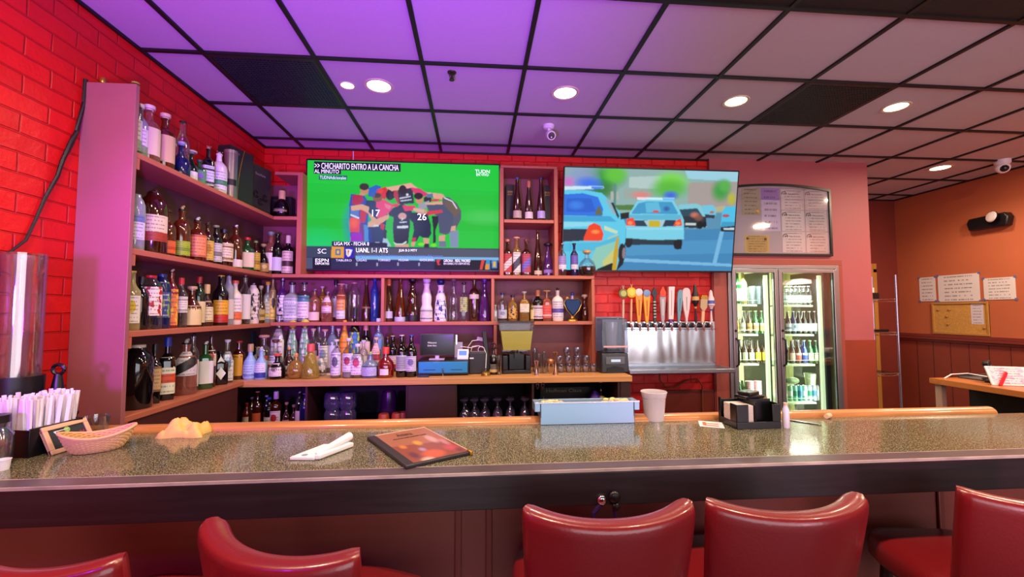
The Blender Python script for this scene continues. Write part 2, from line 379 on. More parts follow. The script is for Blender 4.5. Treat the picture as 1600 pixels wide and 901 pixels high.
# ------------------------------------------------------------------ shelves on the left wall
Z1, Z2, Z3, Z4, TH = 2.357, 1.885, 1.487, 1.085, .028
SX = -1.645; SY = 3.62; CZB = 1.085; WY = 3.25; UZ = .70
BACKD = mat('shelf_back_brown', '5b3a38', .6, noise=.2, nscale=5)
ls = thing('wall_shelf_unit', 'tall mauve shelf unit along the red brick wall, holding four shelves of liquor', 'shelves', (LX, 2.19, 0))
def lb(mb, x0, x1, y0, y1, z0, z1): return mb.box(x0-LX, x1-LX, y0-2.19, y1-2.19, z0, z1)
lb(MB(), LX, SX+.006, 2.17, 2.195, 0, 2.68).make('side_panel', mat('mauve_panel_paint', '9c5c62', .45, noise=.05, nscale=3), ls, .002)
for z in (Z1, Z2, Z3, Z4):
    lb(MB(), LX, SX, 2.195, (3.93 if z > Z4 else WY-.003), z-TH, z).make('shelf', PAINT, ls, .002)
c = MB()
for z in (Z1, Z2, Z3, Z4): lb(c, SX-.03, SX-.002, 2.195, 2.225, z-TH-.055, z-TH)
c.make('shelf_cleat', PAINT, ls, .001)
lb(MB(), LX, LX+.012, 2.195, 3.93, Z4, Z1-TH).make('back_panel', BACKD, ls)
lb(MB(), SX-.03, SX-.01, 2.2, WY-.06, 0, Z4-TH).make('lower_panel', mat('dark_maroon_board', '4a201c', .5, noise=.1, nscale=3), ls)

# ------------------------------------------------------------------ shelves on the back wall
bs = thing('back_shelf_unit', 'mauve painted shelving with cubbies across the back wall around the screen', 'shelves', (-.3, BY, 0))
def bb(mb, x0, x1, y0, y1, z0, z1): return mb.box(x0+.3, x1+.3, y0-BY, y1-BY, z0, z1)
XE = on(1, SY, 929, 470).x
def xs(px, y=SY, py=470): return on(1, y, px, py).x
zs2 = Z2; zs3 = 1.495
bb(MB(), SX+.001, XE, SY, BY-.012, Z2-TH, Z2).make('shelf', PAINT, bs, .002)
bb(MB(), SX+.001, XE, SY, BY-.012, zs3-TH, zs3).make('shelf', PAINT, bs, .002)
xt = xs(466, SY, 300)
bb(MB(), SX+.001, xt, SY, BY-.012, Z1-TH, Z1).make('shelf', PAINT, bs, .002)
bb(MB(), SX+.001, xt, SY, BY-.012, 2.70, 2.725).make('shelf', PAINT, bs, .002)
xb0, xb1 = xs(784, SY, 340), xs(869, SY, 340)
zb = on(1, SY, 826, 343).z; ztop = on(1, SY, 826, 259).z
bb(MB(), xb0+.02, xb1-.02, SY, BY-.012, zb-TH, zb).make('shelf', PAINT, bs, .002)
bb(MB(), xb0-.01, xb1+.01, SY, BY-.012, ztop-.02, ztop).make('shelf', PAINT, bs, .002)
for x, z0, z1 in ((xt+.012, Z2, 2.725), (xb0, Z2, ztop-.02), (xb1, Z2, ztop-.02), (xs(597.5), zs3, Z2-TH), (xs(770), zs3, Z2-TH), (XE-.011, zs3, Z2-TH),
                  (xs(774, SY, 540), CZB, zs3-TH), (XE-.011, CZB, zs3-TH)):
    hw = .02 if z1 > 2.7 and x < 0 else (.016 if z1 > 1.9 else .0125)
    bb(MB(), x-hw, x+hw, SY+.003, BY-.012, z0, z1).make('upright', PAINT, bs, .002)
g = MB()
bb(g, LX+.013, XE, BY-.012, BY-.001, CZB, Z2-TH); bb(g, xb0, xb1, BY-.012, BY-.001, Z2, ztop); bb(g, LX+.013, xt, BY-.012, BY-.001, Z2, 2.70)
g.make('back_board', PAINTD, bs)
# worktop and cabinet below
wt = MB().box(LX+.001, xs(988, WY, 590), WY, BY-.015, CZB-.045, CZB).make('back_worktop', OAK, None, .003)
tag(wt, 'light oak worktop running below the back bar shelves', 'worktop')
CX1 = xs(985, WY+.02, 620)
cb_ = thing('back_bar_cabinet', 'dark open cabinet under the oak worktop, holding bottles and glasses', 'cabinet', (LX, WY+.02, 0))
def cc(mb, x0, x1, y0, y1, z0, z1): return mb.box(x0-LX, x1-LX, y0-WY-.02, y1-WY-.02, z0, z1)
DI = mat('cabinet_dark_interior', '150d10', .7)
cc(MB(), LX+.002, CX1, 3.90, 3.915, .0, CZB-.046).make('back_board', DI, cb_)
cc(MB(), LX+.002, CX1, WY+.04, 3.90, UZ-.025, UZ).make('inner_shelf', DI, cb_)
for a, z in ((352, .012), (478, .008), (636, .01), (712, .008), (833, .008), (968, .012)):
    x = xs(a, WY+.02, 620); cc(MB(), x-z, x+z, WY+.025, 3.90, UZ, CZB-.046).make('divider', mat('cabinet_maroon', '3b1a1c', .5), cb_, .001)
cc(MB(), xs(637, WY+.02, 620), xs(711, WY+.02, 620), WY+.015, WY+.03, .3, CZB-.05).make('door', mat('cabinet_maroon', '3b1a1c', .5), cb_, .002)
cc(MB(), xs(970, WY+.02, 620), CX1, WY+.015, 3.90, .0, CZB-.046).make('end_panel', mat('cabinet_maroon', '3b1a1c', .5), cb_, .002)
h = MB()
for a in (840, 848): 
    x = xs(a, WY, 600)-LX; h.box(x-.012, x+.012, -.022, 0, CZB-.075, CZB-.055); h.box(x-.006, x+.006, -.022, 0, CZB-.09, CZB-.04)
h.make('hinge', CHROME, cb_, .001)

# ------------------------------------------------------------------ bottles
SHAPES = {  # (radius share, height share, squareness)
 'round': [(.9,0,1),(1,.03,1),(1,.60,1),(.93,.67,1),(.62,.735,1),(.36,.78,1),(.32,.85,1),(.32,.91,1),(.38,.915,1),(.38,.94,1)],
 'bourbon': [(.92,0,1),(1,.03,1),(1.0,.56,1),(.97,.63,1),(.72,.70,1),(.38,.74,1),(.33,.8,1),(.33,.88,1),(.4,.885,1),(.4,.91,1)],
 'square': [(.86,0,5),(.93,.03,5),(.93,.60,5),(.88,.66,4),(.55,.71,2),(.34,.74,1),(.32,.84,1),(.32,.9,1),(.38,.905,1),(.38,.93,1)],
 'wine': [(.93,0,1),(1,.02,1),(1,.58,1),(.92,.66,1),(.55,.74,1),(.38,.80,1),(.35,.95,1),(.4,.955,1),(.4,.99,1)],
 'tall': [(.92,0,1),(1,.02,1),(.98,.66,1),(.8,.75,1),(.5,.82,1),(.4,.9,1),(.4,.96,1)],
 'taper': [(.95,0,1),(1,.03,1),(.92,.3,1),(.66,.55,1),(.42,.72,1),(.34,.86,1),(.34,.93,1)],
 'squat': [(.88,0,1),(1,.05,1),(1,.38,1),(.9,.50,1),(.6,.6,1),(.34,.68,1),(.3,.8,1),(.3,.86,1),(.38,.87,1),(.38,.9,1)],
 'bell': [(.95,0,1),(1,.02,1),(.93,.28,1),(.72,.37,1),(.78,.46,1),(.76,.56,1),(.52,.67,1),(.4,.75,1),(.44,.80,1),(.56,.83,1)],
 'conic': [(.94,0,1),(1,.03,1),(.97,.2,1),(.72,.5,1),(.45,.68,1),(.3,.76,1),(.28,.88,1),(.34,.9,1)],
 'beer': [(.92,0,1),(1,.02,1),(1,.52,1),(.92,.6,1),(.55,.72,1),(.4,.82,1),(.36,.95,1),(.42,.955,1),(.42,.975,1)],
 'globe': [(.6,0,1),(.85,.06,1),(1,.22,1),(1,.38,1),(.82,.54,1),(.45,.66,1),(.28,.72,1),(.26,.85,1),(.34,.86,1)],
 'jug': [(.94,0,1),(1,.02,1),(1,.66,1),(.95,.78,1),(.75,.86,1),(.5,.91,1),(.45,.96,1)],
}
LABZ = {'round':(.10,.55),'bourbon':(.10,.5),'square':(.12,.55),'wine':(.10,.5),'tall':(.12,.5),'taper':(.08,.24),'squat':(.08,.36),'bell':(.06,.27),
        'conic':(.08,.3),'beer':(.12,.46),'globe':(.16,.40),'jug':(.2,.6)}
def interp(prof, z):
    for (r0, z0, q0), (r1, z1, q1) in zip(prof, prof[1:]):
        if z0 <= z <= z1: t = (z-z0)/max(1e-6, z1-z0); return r0+(r1-r0)*t, q0+(q1-q0)*t
    return prof[-1][0], 1
GL = {  # glass kinds
 'clear': lambda: CLEAR, 'amber': lambda: glass('amber_spirit', '82300f', .38, .4), 'dkamber': lambda: glass('dark_amber_spirit', '481608', .68, .3),
 'gold': lambda: glass('gold_spirit', 'd8a850', .3, .4), 'green': lambda: glass('green_glass', '1d6b34', .55, .4), 'dkgreen': lambda: mat('dark_green_glass', '0f2417', .1, coat=.5),
 'black': lambda: mat('black_glass', '0b090c', .08, coat=.6), 'blue': lambda: glass('blue_glass', '2a55c8', .5, .4), 'dkblue': lambda: mat('dark_blue_glass', '131c4e', .1, coat=.5),
 'brown': lambda: glass('brown_glass', '4a2415', .75, .3), 'rose': lambda: glass('rose_spirit', 'd98a78', .25, .45), 'red': lambda: glass('red_spirit', '9c1618', .6, .3),
 'purple': lambda: glass('purple_spirit', '6a2a8e', .55, .4), 'yellow': lambda: glass('pale_yellow_spirit', 'cfc27a', .55, .3), 'paleyellow': lambda: glass('straw_spirit', 'd6c05a', .3, .4),
 'white': lambda: mat('white_ceramic', 'eadfe0', .25, coat=.4), 'frost': lambda: glass('frosted_glass', 'cfd8de', .55, .3), 'pblue': lambda: mat('pale_blue_ceramic', '8fb0d8', .3),
 'orange': lambda: mat('orange_sleeve', 'e08a1c', .4), 'milk': lambda: mat('milky_white_glass', 'e6dccf', .25), 'lblue': lambda: glass('light_blue_glass', '9fb8dc', .4, .4),
}
def cmat(c): return GOLD if c == 'gold' else (CHROME if c == 'chrome' else mat('cap_'+c, c, .35))
def make_cap(kind, c, R_, h, z, par):
    r = R_*.42; top = h-z; m = cmat(c)
    if kind == 'pour':
        MB().cyl(r*.95, 0, top*.35, (0, 0, z)).make('pourer_collar', BLACK, par)
        MB().tube([(0, 0, z+top*.3), (0, 0, z+top*.7), (.004, -.002, z+top*.9), (.010, -.006, z+top)], [r*.55, r*.42, r*.36, r*.3], 8).make('pour_spout', m, par)
    elif kind == 'cork': MB().lathe([(r*.75, 0), (r*.75, top*.25), (r*1.15, top*.3), (r*1.2, top*.9), (r*1.0, top)], 14, (0, 0, z)).make('cork_stopper', m, par)
    elif kind == 'ball': rb = min(top*.52, R_*.66); MB().cyl(r*.6, -.002, max(.004, top-rb*1.7), (0, 0, z)).sph(rb, (0, 0, h-rb), 14).make('round_stopper', m, par)
    elif kind == 'flat': MB().lathe([(r*.8, 0), (r*.8, top*.2), (r*1.9, top*.35), (r*2, top*.8), (r*1.5, top)], 18, (0, 0, z)).make('mushroom_stopper', m, par)
    elif kind == 'skull':
        MB().cyl(r*.8, 0, top*.25, (0, 0, z)).sph(top*.4, (0, 0, z+top*.55), 12).sph(top*.16, (-r*.7, -r*.6, z+top*.75), 8).sph(top*.16, (r*.7, -r*.6, z+top*.7), 8).sph(top*.2, (0, -r, z+top*.4), 8).make('sculpted_stopper', m, par)
    elif kind == 'wrap':   # long foil sleeve over the neck
        MB().lathe([(R_*.43, -(top)*1.2), (R_*.43, top*.75), (R_*.39, top)], 16, (0, 0, z)).make('foil_sleeve', m, par)
    else: MB().lathe([(r*1.08, 0), (r*1.12, top*.1), (r*1.12, top*.88), (r*.98, top)], 18, (0, 0, z)).make('screw_cap', m, par)
USED = {}
def bottle(shape, R_, h, gk, lab, cap, loc, rz, label, group, cat='bottle', name='liquor_bottle', simple=False, fill=None):
    """lab: (base, accent, style[, z0, z1, half angle]) or None; cap: (kind, colour)"""
    prof = SHAPES[shape]; par = thing(name, label, cat, loc, rz, group)
    ns = 14 if simple else 22
    MB().lathe([(r*R_, z*h) for r, z, q in prof], ns, sq=[q for _, _, q in prof]).make('glass_body', GL[gk](), par)
    if fill:
        fk, fz = fill; zt = fz
        p2 = [(r, z, q) for r, z, q in prof if z < zt] + [(*interp(prof, zt)[:1], zt, interp(prof, zt)[1])]
        MB().lathe([(max(.003, r*R_-.0035), z*h+(.004 if k == 0 else 0)) for k, (r, z, q) in enumerate(p2)], ns, sq=[q for _, _, q in p2]).make('liquid', GL[fk](), par)
    zc = prof[-1][1]*h
    if cap: make_cap(cap[0], cap[1], R_, h, zc - (.0 if cap[0] != 'screw' else .01*h), par)
    if lab:
        base, acc, st = lab[:3]; z0, z1 = LABZ[shape]; ha = 62
        if len(lab) > 3: z0, z1 = lab[3], lab[4]
        if len(lab) > 5: ha = lab[5]
        mb = MB(); n = 12; nz = 3; vs = []; uvs = []
        for k in range(nz+1):
            zz = z0+(z1-z0)*k/nz; rr, q = interp(prof, zz)
            for i in range(n+1):
                a = R(-90-ha+2*ha*i/n); ca, sa = cos(a), sin(a)
                if q > 1: s_ = min((abs(ca)**q+abs(sa)**q)**(-1/q), 1.3); ca *= s_; sa *= s_
                e = rr*R_*1.015+.0006; vs.append((e*ca, e*sa, zz*h)); uvs.append((i/n, k/nz))
        if st == 'diamond':
            def pt(u, v):
                zz = z0+(z1-z0)*v; rr, q = interp(prof, zz); a = R(-90-ha+2*ha*u); ca, sa = cos(a), sin(a)
                if q > 1: s_ = min((abs(ca)**q+abs(sa)**q)**(-1/q), 1.3); ca *= s_; sa *= s_
                return (rr*R_*1.02*ca, rr*R_*1.02*sa-.0008, zz*h)
            mb.add([pt(0, .5), pt(.5, 0), pt(1, .5), pt(.5, 1), pt(.5, .5), pt(.25, .25), pt(.75, .25), pt(.75, .75), pt(.25, .75)],
                   [(4, 0, 5), (4, 5, 1), (4, 1, 6), (4, 6, 2), (4, 2, 7), (4, 7, 3), (4, 3, 8), (4, 8, 0)], 0, [(0, .5), (.5, 0), (1, .5), (.5, 1), (.5, .5), (.25, .25), (.75, .25), (.75, .75), (.25, .75)])
            st = 'plain'
        else:
            mb.add(vs, [(k*(n+1)+i, k*(n+1)+i+1, (k+1)*(n+1)+i+1, (k+1)*(n+1)+i) for k in range(nz) for i in range(n)], 0, uvs)
        o = mb.make('paper_label', label_mat(base, acc, st), par)
    return par

def place(row, cx, top, wpx):
    """shelf row -> base point, height, radius, facing of a bottle seen at cx with its top at `top`"""
    ax, val, zs = row['plane']
    p = on(ax, val, cx, top)
    if ax == 0 and p.y > 3.76: p = on(1, 3.76, cx, top)
    if ax == 0 and p.y < 2.26: p = on(1, 2.27, cx, top)
    d = (Vector((p.x, p.y, p.z))-CO).dot(CF)
    rad = wpx*d/F/2
    return Vector((p.x, p.y, zs)), p.z-zs, min(rad, .075)
ROWS = {
 'L1': dict(plane=(0, -1.745, Z1), where='on top shelf of the brick wall', rz=42, grp='bottles on the top shelf of the left wall'),
 'L2': dict(plane=(0, -1.745, Z2), where='on second shelf down, left wall', rz=40, grp='bottles on the second shelf of the left wall'),
 'L3': dict(plane=(0, -1.745, Z3), where='on third shelf down, left wall', rz=38, grp='bottles on the third shelf of the left wall'),
 'L4': dict(plane=(0, -1.745, Z4), where='on lowest shelf, left wall', rz=36, grp='bottles on the lowest shelf of the left wall'),
 'C3': dict(plane=(1, 3.74, zs3), where='on back shelf below the football screen', rz=0, grp='bottles on the shelf below the football screen'),
 'C3b': dict(plane=(1, 3.86, zs3), where='at rear of shelf below the football screen', rz=0, grp='bottles on the shelf below the football screen'),
 'BU': dict(plane=(1, 3.74, zb), where='in upper cubby between the screens', rz=0, grp='bottles in the cubbies between the screens'),
 'BL': dict(plane=(1, 3.74, Z2), where='in lower cubby between the screens', rz=0, grp='bottles in the cubbies between the screens'),
 'S2': dict(plane=(1, 3.665, Z2), where='in front of police car screen', rz=0, grp='bottles in front of the police car screen'),
 'CF': dict(plane=(1, 3.36, CZB), where='in front row on oak worktop', rz=0, grp='front row of bottles on the worktop'),
 'CM': dict(plane=(1, 3.50, CZB), where='in middle row on oak worktop', rz=0, grp='middle row of bottles on the worktop'),
 'CB': dict(plane=(1, 3.68, CZB), where='in rear row on oak worktop', rz=0, grp='rear row of bottles on the worktop'),
 'U': dict(plane=(1, 3.42, UZ), where='in dark cabinet under worktop', rz=0, grp='bottles in the cabinet under the worktop'),
}
W, CRM, TAN, LGT = 'e8e0e2', 'dccda6', 'c9a878', 'd7d2da'
SPEC = [
# row, cx, top, width, shape, glass, label(base,accent,style), cap, description
('L1',161,122,20,'round','clear',None,('screw','gold'),'clear bottle with gold cap peeping over the side panel'),
('L1',212,129,22,'wine','clear',('dfe0d4','8fae84','low'),('screw','c9a968'),'tall clear bottle with gold capped neck behind panel edge'),
('L1',220,163,22,'round','frost',('e2e4d8','86a478','low'),('screw','d9d6cf'),'frosty bottle with white and green label, silver cap'),
('L1',234,165,31,'bourbon','rose',(CRM,'b8a988','plain',.15,.60),('cork','d8c8c0'),'pale pinkish spirit bottle with cream label'),
('L1',259,178,28,'bourbon','amber',('cdb083','a07c44','plain',.15,.60),('cork','d8b9a0'),'amber spirit bottle with tan label and glass stopper'),
('L1',286,190,20,'wine','clear',None,('screw','0c0b0e'),'clear bottle with black cap and hanging strap'),
('L1',284,222,25,'squat','dkblue',None,('cork','b8c4d4'),'squat dark blue bottle with clear stopper'),
('L1',299,235,19,'squat','dkgreen',('dde2d6','b9c8b0','plain'),('flat','b9b4a4'),'squat green bottle with white label'),
('L1',312,250,17,'square','green',('4f9a6c','7a5ab0','disc',.1,.6),('screw','30444c'),'small square bottle with green label'),
('L1',326,228,17,'square','black',('cfd4dc','30303a','two'),('skull','b88a70'),'black bottle with white label and sculpted ball stopper'),
('L1',343,237,23,'round','white',('e2e2dc','4f9a6c','band'),('skull','cabca8'),'white bottle with green band and sculpted stopper'),
('L2',214,300,24,'jug','frost',('dcdce4','6e86b4','top'),None,'cloudy plastic bottle with pale label beside panel edge'),
('L2',241,298,38,'jug','dkamber',('dcc9a6','a03022','low'),('pour','chrome'),'large amber whiskey bottle with torn cream label and tall spout'),
('L2',262,327,24,'bourbon','amber',('e0682c','c44818','band',.08,.34,66),('cork','3a1f1a'),'amber bottle with orange strip label and dark stopper'),
('L2',285,322,24,'bourbon','amber',('9db82c','7a9a1c','band',.08,.34,66),('pour','c9b46a'),'amber bottle with lime green strip label and gold spout'),
('L2',309,340,26,'bourbon','amber',('e58a58','c8603a','frame',.12,.6,66),('pour','c8ccc8'),'amber bottle with rounded salmon label'),
('L2',325,347,18,'round','dkamber',('d8b448','b88420','disc'),('pour','chrome'),'dark amber bottle with small yellow label and black spout'),
('L2',338,352,18,'round','black',('c8c4b8','807c70','band'),('cork','8a8c6a'),'dark bottle with silver label and olive neck'),
('L2',351,358,25,'bourbon','dkamber',(CRM,'8a6a34','two',.15,.62,66),('screw','0f0e12'),'broad amber bottle with cream label and black cap'),
('L2',369,352,20,'round','amber',('e4d8d0','d8c4b4','plain',.05,.22),('pour','e2e2e6'),'slim amber bottle with low white strip and silver spout'),
('L2',387,371,19,'square','green',(CRM,'b8a070','plain',.12,.55),('screw','c4202c'),'green bottle with cream label and red cap'),
('L2',400,376,13,'round','dkamber',('d8b83c','b08a20','band',.1,.62),('screw','7c8a50'),'narrow dark bottle with yellow label and olive cap'),
('L2',412,381,16,'squat','black',('b89048','e0c880','disc'),('cork','b08a68'),'round dark bottle with small gold label'),
('C2',424,362,20,'bourbon','rose',('e0d8c8','a8b494','plain',.1,.5),('cork','7f9a7c'),'clear pinkish bottle with white label in shelf corner'),
('C2',434,365,18,'wine','black',('c8ccca','9aa49c','plain',.1,.42),('wrap','23281f'),'black wine-shaped bottle with pale grey label in shelf corner'),
('C2',451,368,17,'bourbon','black',('ddc9b0','4a2a20','band',.05,.6,66),('wrap','d8c8b4'),'dark bottle with cream label and cream neck sleeve'),
('L3',207,423,24,'wine','yellow',('e6e2d0','d8c020','disc',.12,.58),('wrap','e0c83c'),'pale yellow liqueur bottle with yellow capped neck'),
('L3',222,432,20,'round','black',None,('wrap','16161e'),'black bottle with plain neck behind the yellow one'),
('L3',236,430,32,'jug','clear',('ead8d8','b8202c','blob',.25,.78),('screw','d42434'),'big clear bottle with red berry label and red cap'),
('L3',254,428,24,'jug','dkblue',('2c4488','7ea22c','blob',.2,.85),('screw','243a7c'),'blue bottle with green cactus label'),
('L3',269,421,19,'round','red',('e07848','f0c040','blob',.05,.66,66),('pour','d8c8a0'),'orange and red labelled bottle with red neck and spout'),
('L3',284,434,18,'round','clear',('e4dcd8','9a9498','two',.3,.62,66),('wrap','d42c3c'),'clear bottle with white label and red neck'),
('L3',301,447,26,'squat','amber',('d9c48c','b89c54','plain',.05,.52,66),('cork','d0a888'),'squat amber bottle with large cream label'),
('L3',312,432,18,'round','dkgreen',('d9c898','b89c54','plain',.08,.5,66),('wrap','a01c28'),'green bottle with cream label and dark red cap'),
('L3',324,444,19,'squat','dkamber',(CRM,'b89c60','frame',.1,.6,66),('wrap','d8b878'),'small dark amber bottle with cream label and tan neck'),
('L3',346,430,22,'wine','black',('e0a828','c03020','low',.06,.5),('wrap','d8b428'),'black bottle with yellow neck wrap and sunburst label'),
('L3',358,428,16,'tall','frost',('ddd0c8','c8b8b0','plain'),('pour','0e0e12'),'milky bottle with black spout beside the orange capped one'),
('L3',368,438,20,'round','milk',('e6dcd8','e0703a','low',.1,.62),('screw','e06a38'),'white bottle with orange cap and orange fruit label'),
('L3',384,429,16,'round','clear',('e2dcd8','b4a8a0','plain',.1,.6),('pour','d09a78'),'white labelled bottle with peach neck and tall spout'),
('L3',396,443,18,'jug','milk',('e2d8c8','2a2622','blob',.1,.75),('pour','a8a49a'),'cream bottle with inky black drawing'),
('L3',408,446,13,'squat','brown',('c8b468','8a6c2c','band'),('cork','c8b49a'),'small brown bottle with gold strip label'),
('L3',419,440,14,'square','frost',('c8c4b8','d8c420','two',.1,.7),('screw','e0c428'),'grey bottle with yellow bands and yellow cap'),
('L3',427,432,10,'round','yellow',('e4d050','1c1a18','disc',.08,.7),('pour','d0ccc0'),'slim yellow bottle with black dotted label'),
('L4',216,538,42,'jug','black',None,('screw','cfc9c4'),'big black jug with silver banded neck beside side panel'),
('L4',243,537,18,'square','black',('caa271','8a5c34','frame',.2,.62),('wrap','101014'),'black square bottle with tall tan label'),
('L4',263,526,22,'square','black',('dcd8c4','d4481c','band',.1,.68),('wrap','2238b8'),'black square bottle with stag-green and orange label, blue topped neighbour'),
('L4',292,530,30,'bourbon','rose',('c8c0c4','1a181c','diag',.35,.78),('pour','c8c8cc'),'clear bottle with slanting black label and low pink liquor'),
('L4',303,520,16,'round','clear',('d8d0cc','b8b0b0','plain'),('pour','26242a'),'clear bottle with dark spout behind slanting label bottle'),
('L4',322,534,22,'square','green',('d8d6d6','a8a4a8','plain',.12,.6),('pour','f0f0f4'),'green and black bottle with white label and white spout'),
('L4',331,522,14,'round','dkamber',('e0c8c0','b83028','disc',.4,.7),('pour','7a2028'),'bottle with red seal standing behind the green one'),
('L4',345,548,22,'square','black',('dcdce0','a0a0a4','diamond',.15,.85,58),('screw','141418'),'black bottle with white diamond shaped label'),
('L4',356,530,17,'square','clear',('dcd8dc','7088b0','disc',.05,.72,66),('cork','d8dce4'),'white labelled bottle with blue medallion'),
('CF',374,532,18,'round','dkamber',('d89a2c','b87a1c','plain',.1,.65),('cork','b02838'),'dark amber bottle with ochre label and red top'),
('CF',392,537,19,'squat','pblue',('a8c4e0','6a88b8','two',.05,.55,66),('wrap','a88c60'),'pale blue ceramic bottle with gold neck'),
('CF',409,541,18,'squat','pblue',('d8dce8','2c3c90','low',.05,.5,66),('skull','c8c4c0'),'blue and white ceramic bottle with ornate stopper'),
('CM',413,523,18,'bourbon','clear',('dcd4d0','b84a3a','top'),('flat','b88a80'),'clear bottle with wide white stopper near shelf corner'),
('CM',403,541,15,'bourbon','frost',('ddd6d4','b03c34','top'),('skull','a88a7a'),'frosted bottle with red topped label near shelf corner'),
('CM',431,530,22,'squat','clear',('dfdbe0','d0503c','band',.05,.56,66),('cork','5a3028'),'squat bottle with white label and red stripe'),
('CF',434,552,24,'squat','black',('dcd4cc','8a7c70','disc',.12,.62,50),('cork','e0584c'),'squat black bottle with round white label and coral stopper'),
('CM',452,541,18,'squat','dkamber',('dad6dc','1e1c22','band'),('ball','e0a060'),'dark bottle with orange ball stopper'),
('CB',437,487,20,'square','clear',('e4dedc','c4b8b8','top',.15,.72,66),('pour','d8c4c0'),'tall clear bottle with big white label and pale spout'),
('CB',458,500,19,'bell','frost',('6fae84','dfe6e4','blob',.1,.8),('ball','d8b040'),'green figured bottle with gold stopper, nearer the corner'),
('CB',477,498,19,'bell','frost',('78b48c','e4eae8','blob',.1,.8),('ball','c8c050'),'green figured bottle with yellow-green stopper, second of the pair'),
('CB',490,513,15,'round','clear',('d8b08c','b88a60','plain',.08,.5),('cork','d8b4a8'),'clear bottle with peach label and pink cork'),
('CB',499,507,15,'round','clear',('d8a878','a8804c','plain',.06,.35),('cork','3a3034'),'clear bottle with dark cork'),
('CB',508,514,18,'round','clear',('e4dce4','8aa0c0','disc',.12,.62,66),('cork','d8a88c'),'clear bottle with big white label and tan cork'),
('CB',520,505,16,'round','lblue',('c8c8e0','9a9ac0','plain'),('flat','e0a898'),'pale blue bottle with broad pink stopper'),
('CB',529,513,12,'round','clear',('d4d0dc','a8a4b8','plain'),('cork','d0b8b0'),'narrow clear bottle with white cork'),
('CB',539,500,15,'bourbon','orange',('e8941c','f0b040','two',.1,.85,80),('wrap','e89028'),'bright orange sleeved bottle'),
('CB',555,481,16,'round','black',('3c7ac0','c8d43c','blob',.1,.62,75),('wrap','20242c'),'black bottle with rainbow parrot coloured label'),
('CB',572,504,17,'square','black',('dcc4b8','b89c90','plain',.1,.62,56),('wrap','d8928a'),'black square bottle with pink neck and pale label'),
('CB',592,497,17,'bourbon','lblue',('6c8cd8','4468c0','plain',.4,.7,40),('screw','c4cce0'),'faceted pale blue tequila bottle with big silver cap'),
('CB',606,526,11,'wine','black',('a82838','701828','plain'),('wrap','b01c30'),'dark wine bottle with red foil'),
('CB',614,524,16,'wine','black',('e0d2c0','a83040','low',.08,.45),('wrap','d8c0b0'),'dark wine bottle with cream foil and cream label'),
('CM',478,556,20,'square','frost',('b8bcc4','9aa0ac','plain',.1,.6,66),('cork','c8a848'),'grey labelled square bottle behind amber decanters'),
('CM',501,556,18,'square','clear',('e0d8e0','8aa0c0','disc',.3,.9,66),None,'short white labelled bottle standing on riser'),
('CM',588,527,14,'square','rose',('e0b4b4','b83848','band',.2,.85,66),('cork','d8c0a0'),'pink and white labelled slender bottle'),
('CM',568,531,14,'round','clear',('dcd4e0','a8a0c0','plain'),('screw','c8c0e0'),'clear bottle with lilac cap'),
('CF',463,551,26,'globe','gold',None,('ball','e0935c'),'round golden decanter with orange ball stopper'),
('CF',486,537,27,'conic','paleyellow',None,('wrap','c85050'),'cone shaped pale yellow decanter with coral neck'),
('CF',526,530,16,'round','clear',('d8d4e6','5c5c70','disc',.08,.66,72),('cork','d8d4e0'),'slim clear bottle with silver oval label'),
('CF',545,528,17,'round','clear',('dcd8ec','b83c58','disc',.16,.62,66),('screw','d8d0e4'),'clear rum bottle with white label and red seal'),
('CF',559,537,18,'square','clear',('e0d8e8','c04858','disc',.1,.7,70),('screw','e0dcec'),'square white labelled bottle with small red dot'),
('CF',579,549,27,'squat','lblue',('b4b4e0','2c3048','frame',.06,.46,66),('ball','a8c06c'),'squat lilac blue bottle with green ball stopper'),
('CF',603,542,25,'squat','red',('e0dcdc','b8b4b4','plain',.1,.3,30),('wrap','d04438'),'round dark red liqueur bottle with red neck'),
('CF',628,523,17,'wine','black',('9a9ca8','d8dce0','frame',.16,.52,66),('wrap','d8ccd4'),'black wine bottle with silver label and white foil'),
('CF',643,523,17,'wine','black',('cac6dc','7a74a8','disc',.14,.5,66),('wrap','2c50c8'),'black wine bottle with lilac label and blue foil'),
('C3',442,434,15,'bourbon','purple',('dcd8dc','16141a','blob',.05,.6,75),('pour','e0d8e4'),'bottle with black and white marbled label'),
('C3',457,441,21,'square','frost',('b8c0c4','d8dce0','two',.05,.6,70),('cork','2a2022'),'textured frosted square bottle with black stopper'),
('C3',476,441,19,'round','clear',('e0d8dc','4e8c9c','top',.1,.66,70),('cork','23282e'),'clear bottle with teal topped white label'),
('C3',492,452,17,'round','rose',('e0c4bc','c8a49c','plain',.05,.3,70),('pour','a8a8b0'),'pink spirit bottle with white band and bent spout'),
('C3b',504,447,13,'round','gold',('d8a028','c88818','plain',.1,.7),('cork','d8b8b0'),'golden bottle with yellow label'),
('C3',512,456,17,'bourbon','rose',('e2c8d4','c8a8b8','frame',.3,.85,60),('pour','c8b0c8'),'pale bottle with rounded pinkish white label'),
('C3b',525,437,13,'round','clear',('d8d0d8','a8a0b0','plain'),('wrap','1b1822'),'clear bottle with tall black stopper'),
('C3',534,443,15,'tall','rose',('e0a060','d8dce0','low',.08,.7),('flat','e0a8a0'),'crystal bottle with orange and white label'),
('C3b',541,444,10,'tall','clear',None,('cork','d8d8e0'),'thin crystal bottle with glass stopper'),
('C3',554,441,17,'jug','clear',None,('cork','cfa48c'),'faceted clear decanter beside the tall amber bottle'),
('C3',573,434,14,'taper','dkamber',('8a5a48','c8a490','plain',.3,.34,80),('wrap','6a3434'),'tall slender amber bottle'),
('C3',586,433,12,'tall','blue',None,('wrap','2c3cb0'),'tall slender royal blue bottle'),
